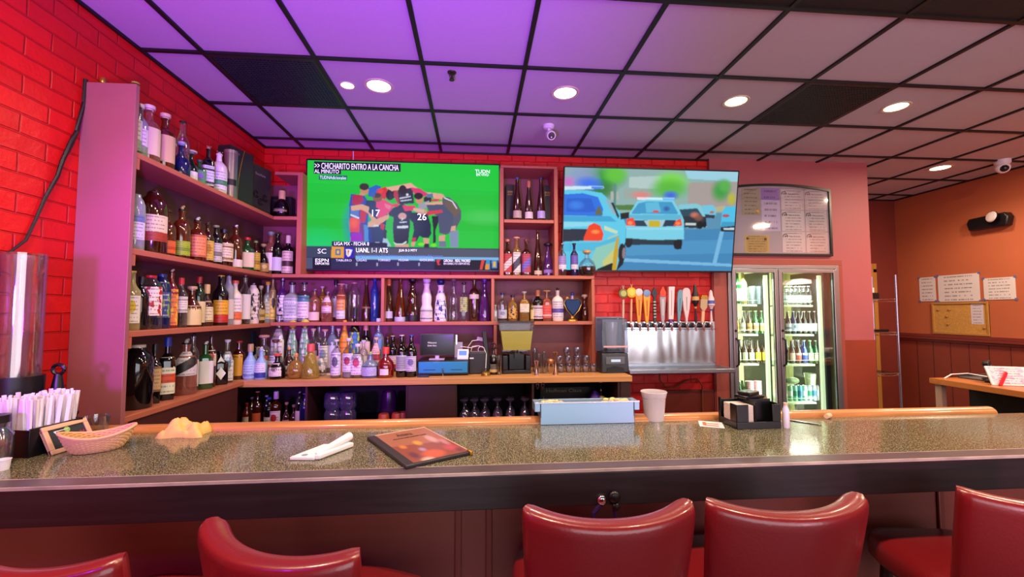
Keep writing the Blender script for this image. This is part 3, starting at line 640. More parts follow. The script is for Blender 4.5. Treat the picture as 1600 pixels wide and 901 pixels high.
('C4',608,436,15,'taper','dkamber',('b8b4d0','8a86a8','plain'),('wrap','d8783c'),'slender tapered bottle with orange foil neck'),
('C4',626,430,17,'taper','amber',('b4c0dc','8a98c0','plain',.0,.10,85),('pour','d8d4e4'),'tapered rose amber bottle with silver base'),
('C4',645,431,19,'bell','dkamber',('17141a','c8a878','plain',.0,.14,85),('ball','0c0b10'),'bell shaped amber bottle with black ball stopper'),
('C4',667,431,20,'bell','white',('dcd4d0','6c7890','two',.03,.28,70),('ball','ddd8e4'),'cream ceramic bell shaped bottle with white ball stopper'),
('C4',689,434,20,'bell','white',('e4e0ea','2c3c8c','blob',.03,.7,80),('ball','161c5c'),'white and blue painted ceramic bell shaped bottle'),
('C4',709,432,15,'bell','clear',None,('ball','6c5458'),'clear bell shaped bottle with bronze ball stopper'),
('C4',725,441,13,'square','clear',('a8b46c','788c3c','blob',.25,.62,66),('cork','2c1c20'),'small clear bottle with green cactus label'),
('C4',741,432,16,'bourbon','brown',('c8b8b8','a09498','plain',.5,.6),('cork','7a3c2c'),'brown bottle with wood stopper'),
('C4',757,435,18,'conic','purple',None,('cork','5a28a0'),'purple conical liqueur bottle'),
('C5',774,476,7,'square','frost',None,('screw','c8c4c8'),'tiny clear miniature bottle beside upright'),
('C5',785,457,15,'round','clear',('c4ccd8','8a9ab8','disc',.1,.4),('screw','2c3478'),'clear bottle with silver label and navy cap'),
('C5',801,461,15,'bourbon','gold',('d8a850','2a2a30','blob',.1,.5),('cork','1e2448'),'golden bottle with butterfly label and navy top'),
('C5',819,455,16,'square','gold',('e0d4c8','d8c4b4','disc',.3,.7,50),('cork','d8d4dc'),'square golden bottle with round cream seal'),
('C5',833,466,10,'bourbon','paleyellow',('d8c88c','a89858','plain'),('screw','30386c'),'small yellow bottle with navy cap half hidden'),
('C5',840,453,17,'bourbon','black',('dcd0dc','8a5a9a','two',.08,.5,70),('wrap','c8805c'),'black bottle with white label and wooden stopper'),
('C5',854,453,15,'square','rose',('d84848','e0a8a8','two',.1,.7,70),('flat','d8a878'),'pink bottle with red label and broad cork'),
('C5',871,449,18,'bourbon','white',('d8d0ec','5c54b8','band',.1,.6,80),('skull','3c3848'),'white ceramic bottle with violet band and ornate stopper'),
('BU',808,276,15,'taper','dkamber',('b8a898','d8d0c0','plain'),('ball','4c6ca0'),'slender tapered amber bottle, leftmost of three, blue stopper'),
('BU',826,283,14,'taper','brown',('dcd0d0','8a8090','plain'),('wrap','d0865c'),'slender tapered bottle with orange foil neck'),
('BU',845,276,14,'taper','dkamber',('b4a8dc','d8d0ec','plain'),('ball','3c4474'),'slender tapered amber bottle, rightmost of three, with lilac label'),
('BL',793,374,14,'square','dkamber',('b83028','e0d8d0','diag',.1,.6,60),('cork','e09078'),'red labelled whisky bottle with slanting strip'),
('BL',807,370,13,'square','gold',('d8d4cc','3c3c50','diag',.1,.6,60),('flat','d8a088'),'pale whisky bottle with white slanting label'),
('BL',822,374,15,'square','dkamber',('a83450','6c58c0','diag',.1,.6,60),('cork','7c3444'),'dark red whisky bottle with purple slanting label'),
('BL',840,358,13,'taper','dkamber',('c8b8a8','8a7a70','plain',.04,.12),('ball','6c3428'),'tall tapered amber bottle standing above its neighbours'),
('BL',856,380,16,'conic','purple',('8c6cc8','b4a0e0','plain',.1,.2),('flat','1b1424'),'lilac flared bottle with black stopper'),
('S2',878,380,13,'round','clear',('9a88d0','e0d8ec','low',.2,.6),('pour','b8b8c0'),'clear bottle with lilac label beside cubby upright'),
('S2',897,380,12,'round','dkblue',('6858b8','d8d4ec','low',.2,.62),('cork','1b1824'),'dark purple labelled bottle with black top'),
('S2',917,391,29,'globe','clear',None,('cork','c8a468'),'round clear cognac flask with dark liquor and gold neck'),
('U',386,629,12,'wine','red',('e0c8b8','b03028','low'),('wrap','c84030'),'small dark bottle with red neck, nearest the cabinet left end'),
('U',403,611,14,'wine','dkamber',('c8582c','a03818','plain',.1,.45),('wrap','c8a468'),'amber bottle with orange label and gold foil'),
('U',394,620,10,'round','brown',None,('cork','8a7c80'),'plain brown bottle with grey cork'),
('U',417,617,10,'tall','black',None,('screw','a0a0a8'),'thin black bottle with silver cap'),
('U',421,620,14,'round','black',('dcd0b4','b8a890','disc',.05,.4,60),('screw','30609c'),'black bottle with round cream label and blue cap'),
('U',432,611,17,'bourbon','dkamber',('e4d8c4','b02820','disc',.05,.5,66),('wrap','d8ccd0'),'amber rum bottle with white label, red emblem and white cap'),
('U',448,628,11,'squat','brown',('b89098','7c5860','plain'),('cork','a07c78'),'small brown bottle with dusky label'),
('U',459,632,10,'squat','brown',('a8848c','6c4c54','plain'),('cork','8a6c6c'),'smaller brown bottle beside blue one'),
('U',468,612,11,'tall','clear',('d8c8b8','b89c88','plain'),('pour','d8d8dc'),'clear bottle with tan label and white spout'),
('U',477,614,16,'wine','dkblue',('2838c0','1c2898','low',.02,.2,80),('wrap','8c80d8'),'blue bottle with violet cap'),
]
ROWS['C2'] = dict(plane=(1, 3.76, Z2), where='on second shelf corner', rz=8, grp='bottles on the second shelf of the left wall')
ROWS['C4'] = dict(ROWS['C3'], where='in middle cubby below the football screen'); ROWS['C5'] = dict(ROWS['C3'], where='in cubby under cubby tower, right end')
NTXT = []
for row, cx, top, wpx, shape, gk, lab, cap, desc in SPEC:
    r_ = ROWS[row]; p, h, rad = place(r_, cx, top, wpx)
    wl = r_['where'] if len((desc+' '+r_['where']).split()) <= 16 else ''
    lb_ = (desc+' '+wl).strip() if wl else desc
    fill = None
    if cx == 917: fill = ('black', .36)
    if desc.startswith('clear') and cx in (234, 476, 508, 545, 559): fill = ('frost', .3)
    o = bottle(shape, rad, h, gk, lab, cap, p, R(r_['rz']), lb_, r_['grp'], fill=fill)
    NTXT.append((cx, row, o, rad, h))
for cx, row, o, rad, h in NTXT:   # legible names on a few labels
    if (cx, row) == (432, 'U'): text('label_lettering', 'BACARDI', mat('label_red', 'a02020', .5), o, -rad*.62, h*.12, rad*1.24, h*.06, -rad*1.09)
    if (cx, row) == (545, 'CF'): text('label_lettering', 'BACARDI', mat('label_navy', '3c3c70', .5), o, -rad*.6, h*.46, rad*1.2, h*.05, -rad*1.1)
    if (cx, row) == (559, 'CF'): text('label_lettering', 'JIM BEAM', mat('label_navy', '3c3c70', .5), o, -rad*.6, h*.58, rad*1.2, h*.05, -rad*1.14)

# heart-shaped bottle on a stand, and the flared decanter beside it
p = on(1, 3.74, 894, 452); s = .029*3.9/3.7
hb = thing('heart_bottle', 'dark blue heart shaped bottle on gold stand, with blue glass stopper', 'bottle', (p.x, 3.74, zs3), 0, 'bottles on the shelf below the football screen')
pl = [(0, -.085), (-.05, -.03), (-.074, .02), (-.072, .05), (-.04, .07), (0, .062), (.04, .07), (.072, .05), (.074, .02), (.05, -.03)]
for a in range(0): pass
MB().prism([(x, z+.125) for x, z in pl], -.03, .03).make('glass_body', mat('deep_blue_heart_glass', '0e3468', .35, spec=.15), hb, .012)
tr = MB(); tr.tube([(x*1.03, -.022, z*1.03+.125) for x, z in pl], .004, 6, closed=True); tr.make('gold_rim', GOLD, hb)
MB().lathe([(.05, 0), (.045, .012), (.02, .025), (.012, .05)], 18).make('stand', GOLD, hb)
MB().cyl(.012, .19, .225).make('neck', mat('lilac_neck', 'b0a8e0', .3), hb)
MB().sph(.017, (0, 0, .24), 12).make('round_stopper', mat('cap_3c4c9c', '3c4c9c', .3), hb)
MB().sph(.014, (-.045, 0, .2), 10).make('side_knob', mat('cap_d8a07c', 'd8a07c', .4), hb)
p = on(1, 3.74, 914, 452)
bottle('globe', .034, .235, 'dkamber', None, ('flat', 'e0c8b4'), (p.x, 3.76, zs3), 0, 'slender brown decanter with cream stopper and flared foot at cubby right end', 'bottles on the shelf below the football screen')

# round dark bottle and boxes in the upper corner cubby
p = on(1, 3.72, 441, 300)
bottle('globe', .062, .235, 'black', ('2a2420', 'b89858', 'band', .2, .32, 60), ('wrap', 'd8b878'), (p.x, 3.72, Z1), 0, 'round black glass decanter with gold neck in top corner cubby', 'bottles on the top shelf of the left wall')
def carton(name, label, cx, cy, z, wx, wy, h, rz, m, group=None):
    o = thing(name, label, 'box', (cx, cy, z), rz, group); MB().box(-wx/2, wx/2, -wy/2, wy/2, 0, h).make('carton', m, o, .002); return o
BOXB = mat('black_carton', '1b1a1b', .45, noise=.1, nscale=8)
o = carton('gift_box', 'black gift box standing behind the round black decanter in top corner cubby', on(1, 3.84, 442, 300).x, 3.85, Z1, .17, .08, .21, 0, BOXB)
text('box_lettering', 'PATRÓN', mat('faint_gold', '8a7a54', .4), o, -.06, .17, .09, .015, -.041)
# two black tequila gift boxes
for cx, tp, wd, yy, lab_, k in ((381, 232, .23, 2.93, 'tall black gift box with curved gold line, end of top left shelf', 0), (410, 247, .235, 3.22, 'black gift box printed with rings, right of the gold line box', 1)):
    pp = on(0, -1.70, cx, tp+10); h = (.40 if k == 0 else .375)
    o = carton('gift_box', lab_, -1.752, pp.y, Z1, wd, .10, h, R(78), mat('charcoal_carton', '34322f', .4, noise=.1, nscale=8) if k else mat('charcoal_carton_dark', '242321', .4, noise=.1, nscale=8), 'black gift boxes on the top left shelf')
    if k == 0:
        MB().tube([(-.045+.06*(t/9)**2, -.0515, h*t/9) for t in range(10)], .0035, 6).make('gold_line', GOLD, o)
        text('box_lettering', 'CLASE', mat('faint_silver', '9c968c', .4), o, -.09, h-.05, .06, .014, -.051)
    else:
        rg = MB()
        for q, zz in ((-.05, .14), (.0, .09), (.05, .13)):
            rg.tube([(q+.026*cos(a*PI/9), -.0512, zz+.026*sin(a*PI/9)) for a in range(18)], .004, 5, closed=True)
            rg.tube([(q+.014*cos(a*PI/6), -.0512, zz+.014*sin(a*PI/6)) for a in range(12)], .003, 5, closed=True)
        rg.make('printed_rings', mat('ring_print', '15140f', .3), o)
        text('box_lettering', 'Rocca Patrón', mat('faint_silver', '9c968c', .4), o, -.06, h-.08, .11, .02, -.051)
p = on(0, -1.735, 361, 236)
o = thing('bottle_tin', 'silver cylinder tin with green edge on top left shelf', 'tin', (p.x, p.y, Z1), R(40)); hh = p.z-Z1
MB().cyl(.042, 0, hh-.02).make('tin_body', mat('brushed_tin', '9c9088', .3, .7), o); MB().cyl(.0425, hh-.02, hh).make('lid', mat('tin_lid', 'b8aca0', .3, .7), o)
MB().box(-.0435, .0, -.012, .012, .01, hh-.02, rot=R(160)).make('green_stripe', mat('teal_stripe', '1c6c58', .4), o)
MB().cyl(.0432, hh*.3, hh*.42).make('dark_band', BOXB, o)
# boxes in the cubby tower
for q, a in ((797, 'left'), (855, 'right')):
    xx = on(1, 3.84, q, 300).x
    o = carton('gift_box', f'dark gift box behind tapered bottles, {a} side of the upper cubby', xx, 3.86, zb, .075, .075, .36, 0, mat('olive_carton', '2c241c', .5), 'gift boxes in the upper cubby')
    text('box_lettering', 'DON', GOLD, o, -.024, .285, .045, .018, -.0385)
    text('box_lettering', 'JULIO', GOLD, o, -.024, .262, .045, .016, -.0385)
p = on(1, 3.84, 385, 540)
carton('storage_box', 'dark navy box at rear corner behind red capped bottle', p.x+.0, 3.80, CZB, .17, .06, .33, 0, mat('navy_box', '1a2846', .5))

# ------------------------------------------------------------------ screens
def homog(src):
    A = []; 
    for (x, y), (u, v) in zip(src, ((0, 0), (1, 0), (1, 1), (0, 1))):
        A.append([x, y, 1, 0, 0, 0, -u*x, -u*y, u]); A.append([0, 0, 0, x, y, 1, -v*x, -v*y, v])
    A = np.array(A, float); s = np.linalg.solve(A[:, :8], A[:, 8]); H = np.append(s, 1).reshape(3, 3)
    def f(x, y): q = H@np.array([x, y, 1.]); return q[0]/q[2], q[1]/q[2]
    return f
class Pic:
    """small picture painted as colours on the screen's mesh points"""
    def __init__(s, corners, wd, ht, bg):
        s.f = homog(corners); s.w, s.h = wd, ht; s.a = np.zeros((ht, wd, 3)); s.a[:] = srgb(bg)
        s.U, s.V = np.meshgrid((np.arange(wd)+.5)/wd, (np.arange(ht)+.5)/ht)
    def mask(s, pts):
        q = [s.f(*p) for p in pts]; m = np.zeros((s.h, s.w), bool); n = len(q)
        for i in range(n):
            (x0, y0), (x1, y1) = q[i], q[(i+1) % n]
            if y0 == y1: continue
            c = ((s.V >= min(y0, y1)) & (s.V < max(y0, y1))); xi = x0+(s.V-y0)*(x1-x0)/(y1-y0); m ^= c & (s.U < xi)
        return m
    def poly(s, pts, c, al=1.0):
        m = s.mask(pts); s.a[m] = s.a[m]*(1-al)+np.array(srgb(c))*al
    def ell(s, cx, cy, rx, ry, c, al=1.0, soft=False):
        u, v = s.f(cx, cy); ru = s.f(cx+rx, cy)[0]-u; rv = s.f(cx, cy+ry)[1]-v
        d = ((s.U-u)/ru)**2+((s.V-v)/rv)**2
        k = (np.clip(1-d, 0, 1) if soft else (d < 1).astype(float))*al
        s.a = s.a*(1-k[..., None])+np.array(srgb(c))*k[..., None]
    def line(s, pts, wd, c, al=1):
        for (x0, y0), (x1, y1) in zip(pts, pts[1:]):
            d = math.hypot(x1-x0, y1-y0) or 1; nx, ny = -(y1-y0)/d*wd/2, (x1-x0)/d*wd/2
            s.poly([(x0+nx, y0+ny), (x1+nx, y1+ny), (x1-nx, y1-ny), (x0-nx, y0-ny)], c, al)
    def blur(s, n=1):
        for _ in range(n):
            p = np.pad(s.a, ((1, 1), (1, 1), (0, 0)), 'edge')
            s.a = (p[1:-1, 1:-1]*2+p[:-2, 1:-1]+p[2:, 1:-1]+p[1:-1, :-2]+p[1:-1, 2:])/6
    def mesh(s, name, par, W_, H_, y, m):
        nx, ny = s.w, s.h
        X, Z = np.meshgrid(np.linspace(-W_/2, W_/2, nx), np.linspace(H_, 0, ny))
        co = np.stack([X.ravel(), np.full(nx*ny, y), Z.ravel()], -1)
        i = np.arange(nx*ny).reshape(ny, nx); q = np.stack([i[1:, :-1], i[1:, 1:], i[:-1, 1:], i[:-1, :-1]], -1).reshape(-1, 4)
        me = bpy.data.meshes.new(name); me.vertices.add(len(co)); me.vertices.foreach_set('co', co.ravel())
        me.loops.add(q.size); me.loops.foreach_set('vertex_index', q.ravel().astype(np.int32)); me.polygons.add(len(q))
        me.polygons.foreach_set('loop_start', np.arange(0, q.size, 4, dtype=np.int32)); me.update(calc_edges=True); me.validate()
        ca = me.color_attributes.new('picture', 'FLOAT_COLOR', 'POINT')
        ca.data.foreach_set('color', np.concatenate([s.a.reshape(-1, 3), np.ones((nx*ny, 1))], 1).ravel())
        me.materials.append(m); o = bpy.data.objects.new(name, me); COL.objects.link(o); o.parent = par; return o
def screen_mat(st=1.0):
    m, t, b = nt('lit_screen_picture'); a = t.nodes.new('ShaderNodeAttribute'); a.attribute_name = 'picture'
    b.inputs['Base Color'].default_value = (.01, .01, .01, 1); b.inputs['Roughness'].default_value = .3; b.inputs['Specular IOR Level'].default_value = .08
    t.links.new(a.outputs['Color'], b.inputs['Emission Color']); b.inputs['Emission Strength'].default_value = st; return m
SCR = screen_mat(1.0)
def emat(c, st=1.0): return mat('lit_'+c, c, .4, emis=st)
def tv(label, x0, x1, yb, z0, H_, tilt):
    W_ = x1-x0; o = thing('flat_screen_tv', label, 'television', ((x0+x1)/2, yb, z0), 0, None, tilt)
    MB().box(-W_/2, W_/2, .004, .035, 0, H_).make('bezel', BLACK, o, .004)
    b = MB(); t = .010
    b.box(-W_/2, W_/2, -.004, .005, 0, t*1.6).box(-W_/2, W_/2, -.004, .005, H_-t, H_).box(-W_/2, -W_/2+t, -.004, .005, t, H_-t).box(W_/2-t, W_/2, -.004, .005, t, H_-t)
    b.make('screen_rim', BLACK, o, .002)
    MB().box(-W_*.25, W_*.25, .035, .06, H_*.2, H_*.7).make('rear_housing', BLACK, o, .01)
    return o, W_, H_
# --- football screen
cA = [(479.5, 249.5), (779.5, 257.5), (777.5, 421.5), (483, 418.5)]
p = Pic(cA, 420, 236, '18c43a')
p.poly([(470, 240), (790, 240), (790, 300), (470, 285)], '1fcf3c', .5)
for yy, c in ((300, '16bd2e'), (340, '10b828'), (380, '1ac436')): p.poly([(470, yy), (790, yy+6), (790, yy+22), (470, yy+16)], c, .5)
p.ell(760, 340, 45, 14, '58d06a', .5, True); p.ell(500, 400, 60, 50, '10d898', .5, True)
S6 = 6.93
def q(*pts): return [(540+x/S6, 270+y/S6) for x, y in pts]
def pp(c, *pts): p.poly(q(*pts), c)
def pe(x, y, rx, ry, c, al=1, soft=False): p.ell(540+x/S6, 270+y/S6, rx/S6, ry/S6, c, al, soft)
p.ell(560, 350, 26, 46, '2060e8', .55, True)
pp('2a62c8', (240, 170), (330, 130), (380, 150), (390, 240), (250, 260))
pp('3a4fae', (60, 230), (200, 240), (260, 330), (240, 620), (215, 740), (70, 740), (50, 520), (45, 330))
pp('b42c4c', (80, 240), (170, 235), (200, 300), (130, 360), (75, 330))
pp('e04858', (55, 480), (165, 500), (160, 640), (60, 640)); pe(100, 540, 60, 70, 'ff6a48', .8, True)
pp('9c2cc4', (70, 650), (210, 640), (215, 740), (70, 740)); pp('7a3a8c', (160, 560), (240, 560), (240, 740), (200, 740))
pp('5c7cc4', (60, 390), (150, 400), (150, 470), (60, 450)); pp('d8e0f0', (60, 445), (155, 480), (150, 500), (58, 462))
pp('c83048', (160, 380), (240, 390), (215, 540), (170, 540))
pe(205, 190, 44, 50, 'c48a6c'); pe(200, 150, 52, 38, '3a3432'); pp('c89678', (165, 210), (215, 220), (200, 250), (150, 240))
pp('e4387c', (260, 180), (300, 170), (310, 240), (262, 240)) if 0 else None
pp('d83038', (340, 180), (440, 150), (470, 250), (420, 290), (330, 240)); pe(375, 195, 30, 26, 'e8404c')
pe(480, 240, 46, 56, '161620'); pp('222638', (450, 165), (540, 180), (530, 270), (480, 300))
pp('e8a898', (430, 160), (600, 130), (700, 110), (780, 170), (860, 210), (1040, 230), (1070, 260), (1000, 290), (860, 240), (720, 210), (640, 160), (500, 200))
pp('b8394c', (520, 190), (600, 200), (610, 330), (560, 330), (520, 250)); pp('2a3048', (560, 190), (720, 160), (740, 330), (580, 340))
pp('d83c70', (700, 160), (800, 170), (890, 230), (860, 260), (740, 230)); pe(615, 185, 42, 52, '2c2630')
pp('c8ccd8', (580, 270), (700, 250), (700, 262), (585, 285)); pp('c8ccd8', (590, 300), (710, 285), (710, 296), (592, 313)); pe(665, 237, 14, 14, 'd8dce8')
pe(795, 290, 42, 48, 'c89070'); pe(785, 252, 48, 36, '201e22'); pe(885, 290, 44, 34, '2c2c38'); pp('9a9cb0', (790, 340), (900, 300), (900, 380), (780, 400))
pp('5878a0', (870, 230), (940, 225), (945, 270), (880, 270))
# right bent figure
pp('565a6c', (1040, 270), (1110, 260), (1200, 330), (1245, 410), (1245, 500), (1200, 590), (1160, 640), (1080, 670), (1010, 650), (1000, 500), (1050, 380))
pp('6c5c50', (1060, 300), (1180, 320), (1240, 420), (1180, 480), (1080, 380)); p.line(q((1060, 270), (1150, 310), (1200, 390)), 1.6, 'e4e4ec')
pp('4a5470', (870, 350), (1040, 330), (1160, 450), (1150, 640), (1020, 650), (990, 470), (900, 420))
pp('d8a088', (1010, 680), (1075, 670), (1070, 740), (1010, 735)); pp('6c7890', (1010, 735), (1080, 735), (1090, 800), (1005, 800)); pp('8090b0', (1120, 640), (1215, 620), (1215, 800), (1130, 800))
pp('d8a48c', (1140, 580), (1190, 570), (1180, 630), (1130, 630))
pp('e0a890', (840, 330), (1040, 310), (1050, 345), (880, 345)); pp('d83c50', (860, 420), (1040, 400), (1050, 430), (880, 465))
pp('d8305c', (920, 290), (1010, 280), (1010, 305), (930, 310)); pp('e0a48c', (960, 230), (1060, 240), (1040, 290), (970, 280))
# legs between
pp('1c2230', (930, 470), (1000, 470), (1000, 540), (970, 620), (975, 750), (945, 760), (945, 600)); pe(950, 780, 32, 18, '6fe020')
# number 26
pp('1c2c48', (690, 430), (880, 430), (920, 560), (925, 660), (900, 700), (840, 700), (800, 680), (770, 740), (715, 740), (740, 620), (730, 540), (670, 480))
pp('c8304a', (725, 700), (765, 700), (760, 740), (720, 740)); pp('d8a088', (715, 745), (760, 745), (745, 790), (712, 790)); pp('d8a088', (840, 700), (905, 715), (900, 770), (850, 770)); pp('2a2830', (850, 765), (900, 765), (905, 800), (850, 800))
pe(820, 770, 35, 18, '78e428'); pp('d8a088', (745, 380), (870, 400), (880, 450), (800, 450), (740, 405))
pp('c89a88', (780, 400), (870, 400), (860, 450), (790, 445))
# middle back
pp('24304a', (480, 400), (560, 360), (620, 330), (720, 420), (690, 470), (700, 560), (690, 640), (680, 760), (530, 760), (515, 620), (520, 480), (460, 460))
pp('1c2230', (525, 620), (690, 610), (670, 760), (530, 760)); pp('e03868', (610, 350), (750, 360), (770, 405), (640, 415)); pe(615, 470, 44, 36, 'd8a0a0')
pp('e8385c', (500, 340), (580, 330), (560, 370), (500, 370)); pp('e0b0a0', (730, 380), (850, 400), (850, 435), (730, 410))
pp('d8dce4', (560, 575), (680, 570), (678, 597), (558, 600)); pp('d8dce4', (585, 530), (665, 527), (665, 538), (587, 541)); p.line(q((600, 490), (625, 490), (605, 520)), 1.2, 'd8dce4')
pp('d8dce4', (520, 740), (560, 765), (610, 765), (660, 735), (665, 750), (610, 782), (545, 780)); pp('d8a088', (540, 775), (680, 770), (690, 800), (540, 800))
# number 17
pp('223a64', (225, 300), (340, 300), (460, 420), (440, 560), (410, 770), (270, 770), (250, 600), (290, 500), (210, 400))
pp('e8487c', (330, 300), (420, 290), (520, 350), (500, 400), (440, 460), (400, 510), (340, 480), (370, 400), (330, 370)); pp('f07a98', (420, 330), (500, 360), (470, 400), (430, 370))
pp('e0a888', (60, 360), (180, 340), (260, 370), (250, 440), (180, 400), (70, 410)); pp('e0a888', (220, 400), (280, 450), (340, 500), (470, 450), (470, 490), (360, 570), (280, 580), (250, 540), (290, 510))
pp('e0b094', (250, 540), (330, 540), (330, 585), (250, 585)); pe(345, 270, 52, 46, '8c5c44'); pe(340, 245, 44, 26, '4c3a34'); pe(295, 240, 26, 24, '3c60b0')
pp('1c3c94', (225, 600), (280, 590), (300, 770), (235, 770)); pp('4a90d8', (205, 560), (250, 570), (260, 740), (215, 740)); pp('2a2c3c', (415, 600), (450, 620), (450, 710), (420, 710)); pp('a8c8dc', (415, 705), (455, 710), (500, 790), (400, 800)); pp('c83048', (380, 540), (430, 560), (415, 620), (385, 600))
pp('d8dce4', (310, 560), (365, 562), (365, 582), (310, 580)); pp('d8dce4', (330, 745), (385, 750), (380, 768), (330, 765))
p.ell(600, 345, 70, 50, '88a0d8', .12, True)
# bottom graphics
p.poly([(475, 383), (790, 388), (790, 404), (475, 400)], '39465f'); p.poly([(558, 386), (785, 390), (785, 402), (558, 399)], '4e5666')
p.poly([(475, 400), (790, 405), (790, 425), (475, 423)], '1e2440'); p.poly([(558, 398), (785, 402), (785, 409), (558, 406)], '7ab6e4')
p.poly([(521, 376), (606, 379), (606, 386), (521, 384)], '24304e'); p.poly([(521, 384), (540, 385), (540, 402), (521, 401)], 'e8a040')
p.poly([(541, 385), (556, 386), (556, 402), (541, 402)], '3420b8'); p.poly([(483, 401), (493, 401), (493, 418), (483, 418)], '4a5270')
p.poly([(493, 402), (521, 403), (521, 419), (493, 418)], '101428'); p.poly([(521, 403), (678, 406), (678, 420), (521, 418)], '282c50')
p.poly([(679, 404), (777, 406), (777, 421), (679, 420)], '0c0e18'); p.poly([(527, 388), (535, 388), (535, 397), (527, 397)], '2c6cb0'); p.poly([(529, 390), (533, 390), (533, 395), (529, 395)], 'f0c040')
p.poly([(543, 388), (553, 389), (550, 398), (547, 400), (544, 397)], 'f0f0f4'); p.poly([(546, 390), (548, 390), (547, 398), (546, 396)], 'd02c38')
p.poly([(751, 405), (756, 405), (752, 420), (748, 420)], 'e04030'); p.poly([(758, 405), (764, 405), (764, 420), (756, 420)], '3890c8'); p.poly([(757, 412), (763, 412), (762, 420), (756, 420)], 'e89030')
p.poly([(766, 406), (775, 406), (775, 418), (767, 418)], '4a86c8'); p.poly([(769, 408), (773, 408), (773, 416), (769, 416)], 'e8b840'); p.poly([(681, 405), (688, 405), (685, 410), (688, 412), (684, 413)], 'e04048')
for xx in (559, 590, 622, 654): p.poly([(xx, 409), (xx+2, 409), (xx+2, 414), (xx, 414)], 'a8b0c8')
p.blur(1)
x0a, x1a = on(1, 3.74, 478, 340).x, on(1, 3.74, 781, 340).x
pbl = on(1, 3.755, 480, 421).z
tv1, W1, H1 = tv('wide flat screen showing footballers huddled on green pitch, above the bottle shelves', x0a, x1a, 3.745, pbl-.01, .95, R(1.5))
p.mesh('screen_picture', tv1, W1-.02, H1-.026, -.0015, SCR).location.z = .014
fA = homog(cA)
def tvtext(par, fn, W_, H_, s, c, px0, py0, px1, py1, sp=1, off=-.004):
    u0, v0 = fn(px0, py1); u1, v1 = fn(px1, py0)
    return text('screen_lettering', s, emat(c), par, -W_/2+.01+u0*(W_-.02), .014+(1-v0)*(H_-.026), (u1-u0)*(W_-.02), (v0-v1)*(H_-.026), off, spacing=sp)
def tvrect(par, fn, W_, H_, c, px0, py0, px1, py1, off=-.003):
    u0, v0 = fn(px0, py1); u1, v1 = fn(px1, py0); a = -W_/2+.01+u0*(W_-.02); b = -W_/2+.01+u1*(W_-.02)
    MB().box(a, b, off, off+.001, .014+(1-v0)*(H_-.026), .014+(1-v1)*(H_-.026)).make('caption_box', emat(c), par)
T1 = lambda *a, **k: tvtext(tv1, fA, W1, H1, *a, **k)
tvrect(tv1, fA, W1, H1, '061018', 490, 255, 625, 264.5); tvrect(tv1, fA, W1, H1, '061018', 490, 263, 532, 271); tvrect(tv1, fA, W1, H1, '0e5c3c', 498, 274, 542, 280.5)
T1('>> CHICHARITO ENTRO A LA CANCHA', 'e8f0ec', 491, 257, 622, 263); T1('AL MINUTO', 'e8f0ec', 491, 265, 529, 270); T1('TUDNAdicionales', 'b8e8c8', 499.5, 275.2, 540.5, 279.5)
T1('TUDN', 'e8fcf0', 742, 265, 765, 270); T1('EN VIVO', 'e8fcf0', 744, 271, 763, 274.5)
T1('LIGA MX - FECHA 8', 'e0e4f0', 525, 378, 578, 382.5); T1('UANL 1-1 ATS', 'f4f6fa', 558.5, 387, 607, 393.5); T1('JUA 0-3 MTY', 'e8ecf4', 624, 389, 652, 393.5)
T1('Tigres venció a San Armex y vuelve a Leones del torneo', '2c5c9c', 560, 397, 692, 402); T1('SC', 'd0d4e0', 500, 388, 513, 395)
T1('ESPN', 'e8ecf4', 497, 403, 517, 408); T1('DEPORTES', 'e8ecf4', 497, 409, 518, 412)
for a, b_, s_ in ((528, 552, 'TABLERO'), (560, 575, 'LIGAS'), (592, 611, 'TORNEO'), (624, 639, 'FECHA'), (656, 677, 'GOLEO')): T1(s_, 'b8c0d8', a, 404, b_, 407)
T1('GIRONA - REAL MADRID', 'e0e4ec', 693, 405, 734, 408.5); T1('EN DIRECTO DEPORTES', 'c0c8d8', 693, 410, 733, 412.5)
T1('17', 'e8ecf4', 582, 328, 594, 338); T1('26', 'e8ecf4', 652, 334, 666, 344)
# --- police car screen
cB = [(879, 264.5), (1153.5, 270), (1140.5, 426), (878, 423.5)]
p = Pic(cB, 400, 225, '7fae9c')
S2_ = 4.741
def qb(*pts): return [(870+x/S2_, 250+y/S2_) for x, y in pts]
def pb(c, *pts, al=1): p.poly(qb(*pts), c, al)
def eb(x, y, rx, ry, c, al=1, soft=False): p.ell(870+x/S2_, 250+y/S2_, rx/S2_, ry/S2_, c, al, soft)
pb('8fb0ac', (0, 0), (1400, 0), (1400, 400), (0, 400)); pb('9ccfe0', (930, 60), (1400, 60), (1400, 175), (960, 150)); pb('b0c8c4', (520, 140), (760, 130), (760, 230), (520, 220))
pb('a89c98', (960, 180), (1400, 170), (1400, 370), (960, 370)); pb('98a8a0', (480, 230), (700, 230), (700, 300), (480, 300))
for x, y, rx, ry, c in ((330, 150, 190, 110, '2f9a34'), (420, 120, 110, 90, '62c438'), (300, 240, 150, 90, '2c7c34'), (840, 170, 150, 90, '7ad848'), (820, 230, 170, 90, '58b83c'), (1210, 240, 90, 100, '3c9c44'), (1240, 200, 60, 60, '58b050'), (1290, 300, 40, 60, 'b8b83c')):
    eb(x, y, rx, ry, c, 1, True); eb(x, y, rx*.7, ry*.7, c, .6, True)
pb('b0b0a8', (385, 250), (440, 250), (440, 310), (385, 310)); pb('5a8c84', (405, 190), (425, 190), (425, 350), (405, 350)); pb('4c7c3c', (400, 350), (560, 345), (560, 385), (400, 385))
eb(170, 150, 150, 120, '8898c8', .9, True); eb(70, 180, 60, 50, 'd468c8', .9, True); eb(220, 190, 120, 60, '2c6cf0', .9, True); eb(610, 275, 90, 36, 'e87878', .8, True); eb(830, 275, 70, 40, '3c60e0', .95, True)
